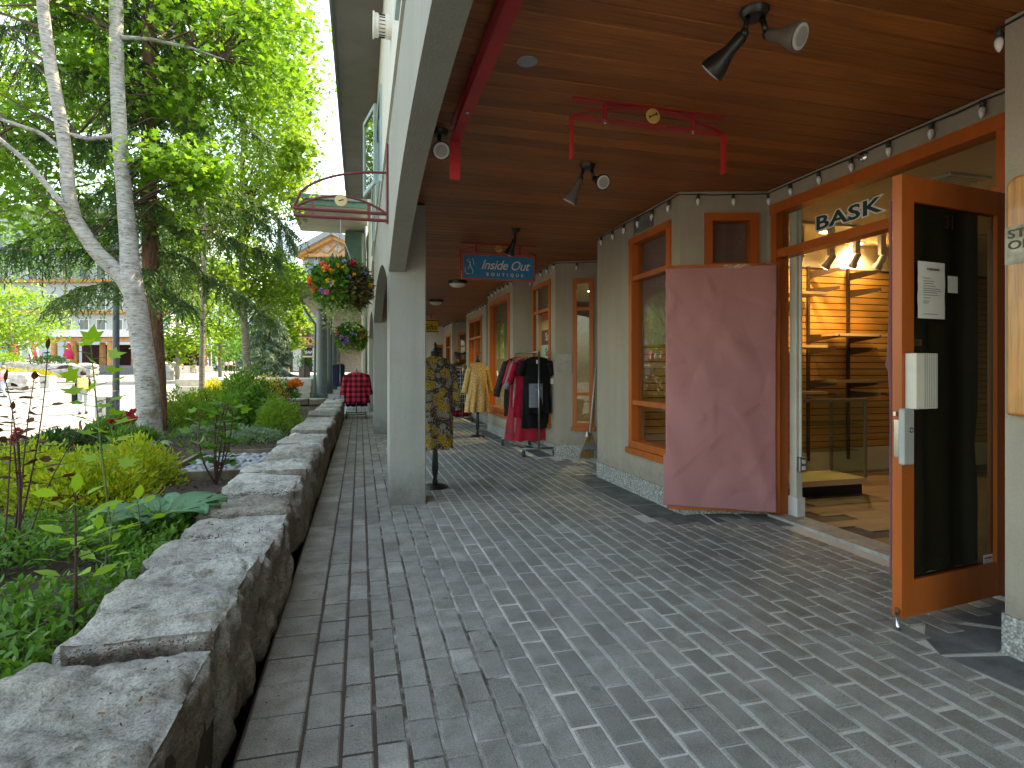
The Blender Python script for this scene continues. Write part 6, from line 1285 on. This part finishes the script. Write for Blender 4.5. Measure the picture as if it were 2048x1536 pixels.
def gable_building():
    f = Face(650, 55.); root = thing('timber_gabled_building', 'pale blue building with timber gable, balcony and stone piers beyond the plaza', 'building', (f.o.x, f.o.y, .6))
    f.box(MB(), (605, 520), (800, 648), 0, 9).build('wall', PALEB, root); f.box(MB(), (560, 648), (760, 745), 1.2, 8.9).build('lower_wall', M('taupe_wall', (.25, .22, .19), .85), root)
    ap, el, er = (672, 470), (594, 512), (760, 512)
    tri = [(f.x(el[0]+12), f.z(el[1])), (f.x(er[0]), f.z(er[1])), (f.x(ap[0]), f.z(ap[1]+6))]; MB().prism(tri, .2, f.M @ frame_M((0, -.2, 0), Vector((1, 0, 0)), Vector((0, 0, 1)), Vector((0, -1, 0)))).build('gable', M('gable_board', (.5, .45, .42), .8), root)
    for e in (el, er): rb = f.bar(MB(), e, ap, .5, -1.6, 9).build('roof', ROOFG, root); f.bar(MB(), (e[0]+(8 if e is el else -8), e[1]+3), (ap[0], ap[1]+9), .32, -1.1, -.45).build('barge_board', TIMB, root)
    f.box(MB(), (602, 510), (742, 516), -.7, -.35).build('tie_beam', TIMB, root)
    for x0, x1 in ((612, 634), (634, 656), (656, 678), (678, 700), (700, 722)):
        f.bar(MB(), (x0, 510), (x1, 488), .09, -.6, -.42).build('brace', TIMB, root); f.bar(MB(), (x1, 510), (x0, 488), .09, -.62, -.43).build('brace', TIMB, root)
    f.bar(MB(), (603, 500), (611, 522), .3, -.7, -.3).build('bracket', TIMB, root)
    for x0, x1, y0, y1, n in ((617, 630, 517, 548, 1), (636, 676, 516, 552, 4), (679, 694, 517, 550, 1), (611, 628, 573, 612, 2), (634, 676, 573, 630, 4), (614, 634, 610, 644, 2)):
        w_ = f.box(MB(), (x0-1.2, y0-1.2), (x1+1.2, y1+1.2), -.1, -.02).build('window', M('blue_white_trim', (.45, .55, .62), .6) if 'blue_white_trim' not in MATS else MATS['blue_white_trim'], root); dx = (x1-x0)/n
        for i in range(n): f.box(MB(), (x0+i*dx+.3, y0), (x0+(i+1)*dx-.3, y1), -.14, -.101).build('pane', WIN, w_)
    f.box(MB(), (600, 549), (742, 553), -.9, 0).build('ledge', ROOFG, root); f.box(MB(), (604, 560), (632, 568), -.25, -.11).box(MB(), (604, 568), (608, 610), -.25, -.11) if False else f.box(MB(), (604, 556), (650, 563), -.3, -.15).build('red_band', BRICK, root); f.box(MB(), (604, 563.5), (608, 612), -.3, -.15).build('red_pilaster', BRICK, root)
    f.box(MB(), (566, 644), (735, 648), -1.8, 2).build('balcony_roof', ROOFG, root); f.box(MB(), (570, 648.5), (730, 655), -1.6, -1.2).build('balcony_beam', TIMB, root)
    for x in (579, 606, 641): f.box(MB(), (x-1.6, 655.5), (x+1.6, 692), -1.55, -1.25).build('post', TIMB, root); f.bar(MB(), (x+2, 668), (x+14, 654), .22, -1.5, -1.3).build('brace', TIMB, root)
    f.box(MB(), (570, 692), (735, 697), -1.8, 1.2).build('balcony_floor', M('dark_timber', (.12, .08, .06), .8), root)
    f.box(MB(), (572, 676), (735, 677.3), -1.6, -1.5).build('rail', TIMB, root); f.box(MB(), (572, 690), (735, 691.3), -1.6, -1.5).build('rail', TIMB, root)
    for i in range(7):
        x0 = 573+i*12; x1 = x0+11; f.bar(MB(), (x0, 677.3), (x1, 690), .1, -1.59, -1.56).build('cross_bar', TIMB, root); f.bar(MB(), (x0, 690), (x1, 677.3), .1, -1.55, -1.52).build('cross_bar', TIMB, root)
    f.box(MB(), (611, 660), (624, 690), 1.1, 1.19).build('balcony_window', WIN, root)
    for x in (580, 607, 645): f.box(MB(), (x-7.5, 697.5), (x+7, 742), -1.7, -.3).build('stone_pier', STONEP, root)
    for x0, x1 in ((589, 598), (616, 634)): f.box(MB(), (x0, 699), (x1, 741), .5, 1.19).build('shop_window', WIN, root)
    sg_ = f.box(MB(), (619, 699), (633, 712), -1.2, -1.0).build('shop_sign', M('navy_sign', (.01, .02, .09), .5), label='small navy blue shop sign with white letters under the timber balcony', cat='sign')
    text('lettering', 'GAP', .36, f.M @ frame_M((f.x(626), -1.21, f.z(705.5)), Vector((1, 0, 0)), Vector((0, 0, 1)), Vector((0, -1, 0))), PAPER, sg_, .01, 0, .01)
gable_building()
def left_building():
    f = Face(150, 100.); root = thing('blue_hotel', 'pale blue apartment building glimpsed through the conifer branches at left', 'building', (f.o.x, f.o.y, .7))
    f.box(MB(), (-140, 430), (340, 745), 0, 14).build('wall', PALEB, root); f.box(MB(), (-150, 415), (350, 430), -1.5, 15).build('roof', ROOFG, root)
    for j, y in enumerate((470, 530, 590, 640)):
        for i in range(13):
            x = -110+i*34; w_ = f.box(MB(), (x-1.5, y-1.5), (x+17.5, y+31.5), -.25, -.02).build('window', WHITE, root); f.box(MB(), (x, y), (x+7.5, y+30), -.3, -.251).build('pane', WIN, w_); f.box(MB(), (x+8.5, y), (x+16, y+30), -.3, -.251).build('pane', WIN, w_)
    f.box(MB(), (-140, 560), (340, 566), -1.2, -.3).build('balcony_band', TIMB, root); f.box(MB(), (-140, 622), (340, 628), -1.2, -.3).build('balcony_band', TIMB, root)
left_building()
def spire():
    f = Face(575, 120.); MB().prism([(f.x(560), f.z(530)), (f.x(582), f.z(530)), (f.x(570), f.z(455))], 6, f.M @ frame_M((0, 3, 0), Vector((1, 0, 0)), Vector((0, 0, 1)), Vector((0, -1, 0)))).build('distant_gable', M('slate_blue_roof', (.07, .11, .17), .5), thing('distant_house', 'house with steep slate blue roof left of the timber gable', 'building', (f.o.x, f.o.y, .7)))
    root = bpy.data.objects['distant_house']; f.box(MB(), (556, 530), (600, 745), 0, 8).build('wall', PALEB, root)
spire()
# ---- timber pavilion with red umbrellas
def pavilion():
    f = Face(200, 66.); root = thing('timber_pavilion', 'open pavilion with thick orange log columns and pale roof across the plaza', 'pavilion', (f.o.x, f.o.y, .4)); zb = f.z(731)
    MB().box((f.x(50), -2, -1), (f.x(345), 9, zb), f.M).build('platform', M('dark_platform', (.16, .16, .17), .85), root)
    f.box(MB(), (60, 662), (340, 676), -2.5, 9.5).build('roof', M('white_roof', (.6, .6, .62), .6), root); f.box(MB(), (66, 677), (336, 684), -1.8, -1.2).build('beam', TIMB, root); f.box(MB(), (66, 684), (336, 731), 7.5, 8.5).build('back_wall', M('dark_red_wall', (.06, .02, .018), .9), root)
    for i, px in enumerate((129, 145, 167, 199, 239, 263, 300)): c = f.M @ Vector((f.x(px), -1.5+(i % 2)*2.0, 0)); MB().lathe([(.33, zb), (.33, zb+.1), (.29, f.z(684.5))], (c.x, c.y, 0), 16).build('log_column', TIMB, root, auto=40)
    for px in (110, 185, 220, 280): f.box(MB(), (px, 695), (px+9, 728), 7.3, 7.49).build('window', WIN, root)
    ZP = zb
    UMB = M('raspberry_canvas', (.5, .02, .1), .8, .15, 3)
    for i, (px, d, lb) in enumerate(((29, 58, 'leftmost closed raspberry umbrella before the pavilion'), (69, 59, 'second closed raspberry umbrella from the left'), (137, 63.5, 'closed raspberry umbrella between the log columns'))):
        c = at(px, 717, d); root2 = thing('closed_umbrella', lb, 'umbrella', (c.x, c.y, c.z-1.4), 'closed umbrellas at the terrace'); zt = H+(CY-686)*d/F; zl = H+(CY-718)*d/F
        MB().lathe([(.5, 0), (.42, .25), (.5, .4), (.3, 1.0), (.2, 1.5), (.08, zt-zl)], (c.x, c.y, zl), 12).build('canopy', UMB, root2, smooth=True); MB().tube([(c.x, c.y, zl-1.3), (c.x, c.y, zt+.1)], .05, 8).build('pole', WHITE, root2)
    for i, (x0, y0, x1, y1) in enumerate(((37, 682, 43, 722), (54, 682, 70, 738), (72, 690, 80, 725))):
        MB().tube([at(x0, y0, 56), at(x1, y1, 56)], .07, 8).build('sail_pole', WHITE, label=['left slanting white sail pole before the umbrellas', 'longest slanting white sail pole between the umbrellas', 'right slanting white sail pole beside the second umbrella'][i], cat='pole')
    for i, (px, py) in enumerate(((22, 735), (92, 728))):
        c = at(px, py, 50); root2 = thing('slatted_bench', ['brown slatted bench at the left edge of the plaza', 'small brown bench left of the log columns'][i], 'bench', (c.x, c.y, c.z-.5)); BW = MATS['dark_timber']
        for k in range(4): MB().cbox((c.x, c.y+.1*k-.15, c.z-.1), (1.7, .08, .05)).build('seat_slat', BW, root2)
        for k in range(4): MB().cbox((c.x, c.y+.3+.03*k, c.z+.05+.12*k), (1.7, .04, .09)).build('back_slat', BW, root2)
        for dx in (-.7, .7): MB().box((c.x+dx-.04, c.y-.2, c.z-.6), (c.x+dx+.04, c.y+.35, c.z-.13)).build('leg', BLACKM, root2)
    for i, (px, py, w_, h) in enumerate(((60, 744, 2.6, 1.0), (85, 742, 1.8, .8), (150, 748, 2.8, .9), (20, 770, 2.4, .8))):
        boulder(['grey boulder heap left of the pavilion', 'smaller grey boulder beside the heap left of the pavilion', 'sloping grey rock below the log columns', 'grey boulder at the left edge with yellow plants'][i], px, py, 46-(12 if i == 3 else 0), w_, 1.6, h, 80+i, H+(CY-py)*(46-(12 if i == 3 else 0))/F-.1)
    for i, (px, py, m_) in enumerate(((25, 742, L_YEL), (75, 745, L_YEL), (10, 712, L_LIME), (98, 715, L_DEEP))):
        c = at(px, py, 40); shrub('plaza_shrub', ['yellow flowering plants along the left plaza planter', 'yellow-green plants right of the left planter', 'lime bush behind the left bench', 'dark round bush before the pavilion'][i], (c.x, c.y, c.z-.4), (1.2, .7, .55), m_, 900, .16, 'oval', 'plants at the plaza edge', 3)
pavilion()
c = at(25, 760, 38); MB().box((c.x-3, c.y-.3, -.6), (c.x+2.2, c.y+.6, c.z+.3)).build('planter_wall', CONC, label='low pale planter wall at the left edge of the plaza', cat='wall')
# ================================================================ lamp post with dog-waste station
def lamp():
    d = 14.; c = at(232, 800, d); zb = -.68; root = thing('lamp_post', 'dark blue-grey lamp post standing left of the white-barked tree', 'lamp post', (c.x, c.y, zb)); PM = M('blue_grey_post', (.06, .075, .1), .4, .1)
    MB().lathe([(.13, 0), (.13, .12), (.085, .16), (.075, 1.5), (.07, 4.2)], (c.x, c.y, zb), 18).build('pole', PM, root, auto=40); MB().lathe([(.1, 4.2), (.2, 4.35), (.2, 4.7), (.06, 4.95)], (c.x, c.y, zb), 14).build('lantern', PM, root, auto=40)
    for z in (1.35, .75): MB().lathe([(.083, -.012), (.083, .012)], (c.x, c.y, zb+z), 16).build('strap', METAL_G, root)
    z0, z1 = H+(CY-832)*d/F, H+(CY-796)*d/F; ax = Vector((CA, -SA, 0)); fw = Vector((SA, CA, 0)); x0 = at(208, 815, d)
    MB().box((-.14, -.1, z0-.05), (.16, .16, z1+.02), frame_M((x0.x+ax.x*.12, x0.y+ax.y*.12, 0), ax, fw, Vector((0, 0, 1)))).build('dispenser_box', M('dark_green_box', (.05, .06, .05), .5), root)
    Mx = frame_M((x0.x, x0.y, (z0+z1)/2), ax, Vector((0, 0, 1)), -fw); sg_ = MB().box((-.14, -.26, .105), (.13, .26, .12), Mx).build('paw_sign', M('pale_sign', (.6, .56, .46), .6), label='pale sign with a dark paw print beside the lamp post', cat='sign')
    pts = MB(); pts.lathe([(.045, .121), (.045, .124)], (0, .07, 0), 14, None, 1.1, .8)
    for a in (-.06, -.022, .022, .06): pts.lathe([(.018, .121), (.018, .124)], (a, .135+.02*(abs(a) < .03), 0), 10, None, .8, 1.1)
    pw = MB(); pw.v = [tuple(Mx @ Vector(v)) for v in pts.v]; pw.f = pts.f; pw.build('paw_print', M('navy_print', (.015, .02, .06), .6), sg_); MB().box((-.05, -.13, .121), (.04, -.02, .123), Mx).build('pictogram', M('brown_print', (.2, .13, .1), .6), sg_)
lamp()
# ================================================================ people
SKIN = M('skin', (.5, .29, .2), .6, .06)
def skinned(name, verts, edges, rads, mat, parent, Mx, sub=1, root_i=0):
    me = bpy.data.meshes.new(name); me.from_pydata(verts, edges, []); o = bpy.data.objects.new(name, me); COL.objects.link(o); o.modifiers.new('s', 'SKIN'); sv = me.skin_vertices[0].data
    for i, r in enumerate(rads): sv[i].radius = (r, r) if not isinstance(r, tuple) else r
    sv[root_i].use_root = True; ss = o.modifiers.new('d', 'SUBSURF'); ss.levels = sub; dg = bpy.context.evaluated_depsgraph_get(); m2 = bpy.data.meshes.new_from_object(o.evaluated_get(dg)); bpy.data.objects.remove(o); bpy.data.meshes.remove(me)
    m2.transform(Mx); m2.name = name; return mk(name, m2, mat, parent, smooth=True)
def person(label, loc, rz, h, top, legs, hair, lean=0., stride=.2, group=None, arms=.15, sub=1):
    root = thing('person', label, 'person', loc, group); k = h/1.75; Mx = Matrix.Translation(Vector(loc)) @ Matrix.Rotation(rz, 4, 'Z') @ Matrix.Scale(k, 4); L = lambda z: -lean*(max(0, z-.95))
    def V(x, y, z): return (x, y-L(z), z)
    s_ = stride
    vs_ = [V(0, 0, .96), V(0, 0, 1.2), V(0, 0, 1.42), V(0, .0, 1.5), V(0, .02, 1.58), V(0, .03, 1.68), V(.17, 0, 1.41), V(.22, -.02, 1.15), V(.21, arms, .95), V(.21, arms+.04, .87), V(-.17, 0, 1.41), V(-.22, -.02, 1.15), V(-.21, -arms*.4+.1, .95), V(-.21, -arms*.4+.13, .87), (.09, 0, .9), (.1, s_*.5+.05, .5), (.1, s_*.55-.02, .08), (.1, s_*.55+.14, .03), (-.09, 0, .9), (-.1, -s_*.3+.05, .5), (-.1, -s_-.03, .08), (-.1, -s_+.13, .03)]
    ed = [(0, 1), (1, 2), (2, 3), (3, 4), (4, 5), (2, 6), (6, 7), (7, 8), (8, 9), (2, 10), (10, 11), (11, 12), (12, 13), (0, 14), (14, 15), (15, 16), (16, 17), (0, 18), (18, 19), (19, 20), (20, 21)]
    rd = [(.14, .1), (.13, .09), (.14, .1), .055, .095, .085, .055, .042, .03, .03, .055, .042, .03, .03, .085, .06, .04, .035, .085, .06, .04, .035]
    skinned('body', vs_, ed, rd, SKIN, root, Mx, sub)
    tv = [vs_[i] for i in (0, 1, 2, 6, 7, 10, 11)]+[tuple(Vector(vs_[7]).lerp(Vector(vs_[8]), .6)), tuple(Vector(vs_[11]).lerp(Vector(vs_[12]), .6))]
    skinned('top', tv, [(0, 1), (1, 2), (2, 3), (3, 4), (4, 7), (2, 5), (5, 6), (6, 8)], [(.165, .125), (.155, .115), (.165, .12), .075, .06, .075, .06, .05, .05], top, root, Mx, sub)
    lv = [vs_[i] for i in (0, 14, 15, 16, 18, 19, 20)]; skinned('trousers', lv, [(0, 1), (1, 2), (2, 3), (0, 4), (4, 5), (5, 6)], [(.155, .115), .1, .075, .055, .1, .075, .055], legs, root, Mx, sub)
    hp = Vector(V(0, .005, 1.66)); MB().lathe([(.02, -.12), (.088, -.09), (.108, -.02), (.1, .05), (.055, .095), (.01, .105)], Mx @ hp, 14, Matrix.Scale(k, 4)).build('hair', hair, root, smooth=True)
    MB().lathe([(.018, 0), (.012, .03)], Mx @ Vector(V(0, .115, 1.61)), 6, Matrix.Rotation(rz, 4, 'Z') @ Matrix.Rotation(-math.pi/2, 4, 'X')).build('nose', SKIN, root)
    for q in ((.1, s_*.55+.05, .045), (-.1, -s_+.05, .045)): MB().cbox(Mx @ Vector(q), (.1*k, .27*k, .09*k), Matrix.Rotation(rz, 4, 'Z'), .02).build('shoe', BLACKM, root)
    return root, Mx
HAIRD = M('dark_hair', (.02, .015, .012), .7); HAIRB = M('fair_hair', (.3, .2, .1), .7); PALEJ = CLOTH('pale_denim', (.45, .52, .62)); PINKT = CLOTH('pink_top', (.65, .3, .35)); KHAKI = CLOTH('khaki', (.4, .32, .2)); WHITEC = CLOTH('white_cotton', (.65, .64, .62)); REDT = CLOTH('red_orange_top', (.6, .12, .05)); DBLUE = CLOTH('dark_blue', (.03, .05, .1))
pd = at(166, 838, 22.); pd.z = tz(pd.x, pd.y); 
pr, pM = person('walker with patterned backpack, dark jacket and pale jeans on the plaza', pd, .32, 1.66, BLK, PALEJ, HAIRD, .22, .12, arms=.25, sub=2)
PATT = mat_floral('patterned_backpack', (.5, .4, .15), [((.7, .6, .35), 12, .35), ((.2, .1, .05), 18, .25)])
bo = MB().cbox(pM @ Vector((0, -.2, 1.22)), (.34, .2, .48), Matrix.Rotation(.32, 4, 'Z') @ Matrix.Rotation(-.2, 4, 'X'), .05).build('backpack', PATT, label='tan patterned backpack on the walker on the plaza', cat='backpack', auto=60)
MB().cbox(pM @ Vector((0, -.33, 1.1)), (.24, .06, .2), Matrix.Rotation(.32, 4, 'Z') @ Matrix.Rotation(-.2, 4, 'X'), .02).build('pocket', PATT, bo)
for sx_ in (-.11, .11): MB().tube([pM @ Vector(q) for q in ((sx_, -.2, 1.42), (sx_, -.1, 1.5), (sx_, .06, 1.42), (sx_, .1, 1.25))], .02, 6).build('strap', BLK, bo)
bo = MB().cbox(pM @ Vector((-.27, .1, .62)), (.12, .26, .4), Matrix.Rotation(-.2, 4, 'Z'), .03).build('shopping_bag', DGREY, label='dark bag carried low by the walker with the backpack', cat='bag', auto=60); MB().tube([pM @ Vector(q) for q in ((-.25, .04, .82), (-.22, .1, .92), (-.25, .16, .82))], .012, 6).build('handle', BLK, bo)
PG = 'people across the plaza'
for i, (px, pyf, d, rz, h, tp, lg, hr, lb) in enumerate(((347, 745, 75, 2.6, 1.68, PINKT, DBLUE, HAIRB, 'person in pink top and dark trousers beside the pale boulder'), (364, 748, 68, .6, 1.3, REDT, DBLUE, HAIRD, 'child in orange-red top right of the person in pink'), (389, 747, 70, 2.9, 1.72, DBLUE, KHAKI, HAIRD, 'person in dark top and khaki trousers left of the young maple trunk'), (413, 742, 80, 1.2, 1.7, BLK, KHAKI, HAIRD, 'person in black just right of the young maple trunk'), (434, 742, 82, 2.2, 1.66, PALEJ, DBLUE, HAIRB, 'person in pale blue top walking between the maple trunks'), (452, 742, 84, .3, 1.7, PINKT, BLK, HAIRD, 'person in pink at the left of the distant group'), (461, 743, 80, 3.3, 1.75, WHITEC, BLK, HAIRD, 'person in white in the distant group'), (469, 742, 86, 1.0, 1.68, DBLUE, DGREY, HAIRB, 'person in dark blue in the distant group'), (476, 743, 82, 2.4, 1.7, GREYC, BLK, HAIRD, 'person in grey at the right of the distant group'), (512, 743, 70, .8, 1.75, DBLUE, DBLUE, HAIRD, 'person in dark blue right of the slender maple trunk'), (560, 744, 62, 2.0, 1.7, BLK, DGREY, HAIRD, 'person in black near the stone piers'), (8, 785, 30, 1.4, 1.66, PINKT, PALEJ, HAIRB, 'person in pink at the very left edge of the plaza'))):
    p = at(px, pyf, d); p.z = tz(p.x, p.y); person(lb, p, rz, h, tp, lg, hr, .03, .15, PG)
# ================================================================ far wood, mountain
def far_wood():
    n = 26000; u = RNG.random(n); px = -250+950*u; d = 125+25*RNG.random(n); zt = 7+8*np.array([.5+.5*mnoise.noise((x*.02, 3, 1))+.3*mnoise.noise((x*.08, 5, 1)) for x in px]); z = .6+zt*RNG.random(n)
    P = np.array([tuple(at(a, 700, b)) for a, b in zip(px, d)]); P[:, 2] = z; mk('far_wood', leaf_mesh('far_wood', P, rdir(n), .9, .7, 'oval', nj=1), L_MAPLE, kind='stuff', label='green mass of trees closing the far side of the plaza', cat='wood')
far_wood()
def mountain():
    f = Face(580, 3200.)
    def fn(u, v):
        x = -900+1500*u; hgt = 560+160*mnoise.fractal(Vector((x*.0022, 3.3, 0)), 1, 2, 5)-.25*abs(x-10); q = f.M @ Vector((x, 700*v, 0)); q.z = max(0, hgt*math.sin(math.pi*min(1, v*.55+.0))+60*mnoise.fractal(Vector((x*.008, v*6, 2)), 1, 2, 4)*v); return q
    MB().sheet(fn, 90, 24).build('mountain', M('blue_grey_mountain', (.2, .26, .34), .95, .2, .004), kind='structure', smooth=True, fix=False)
mountain()
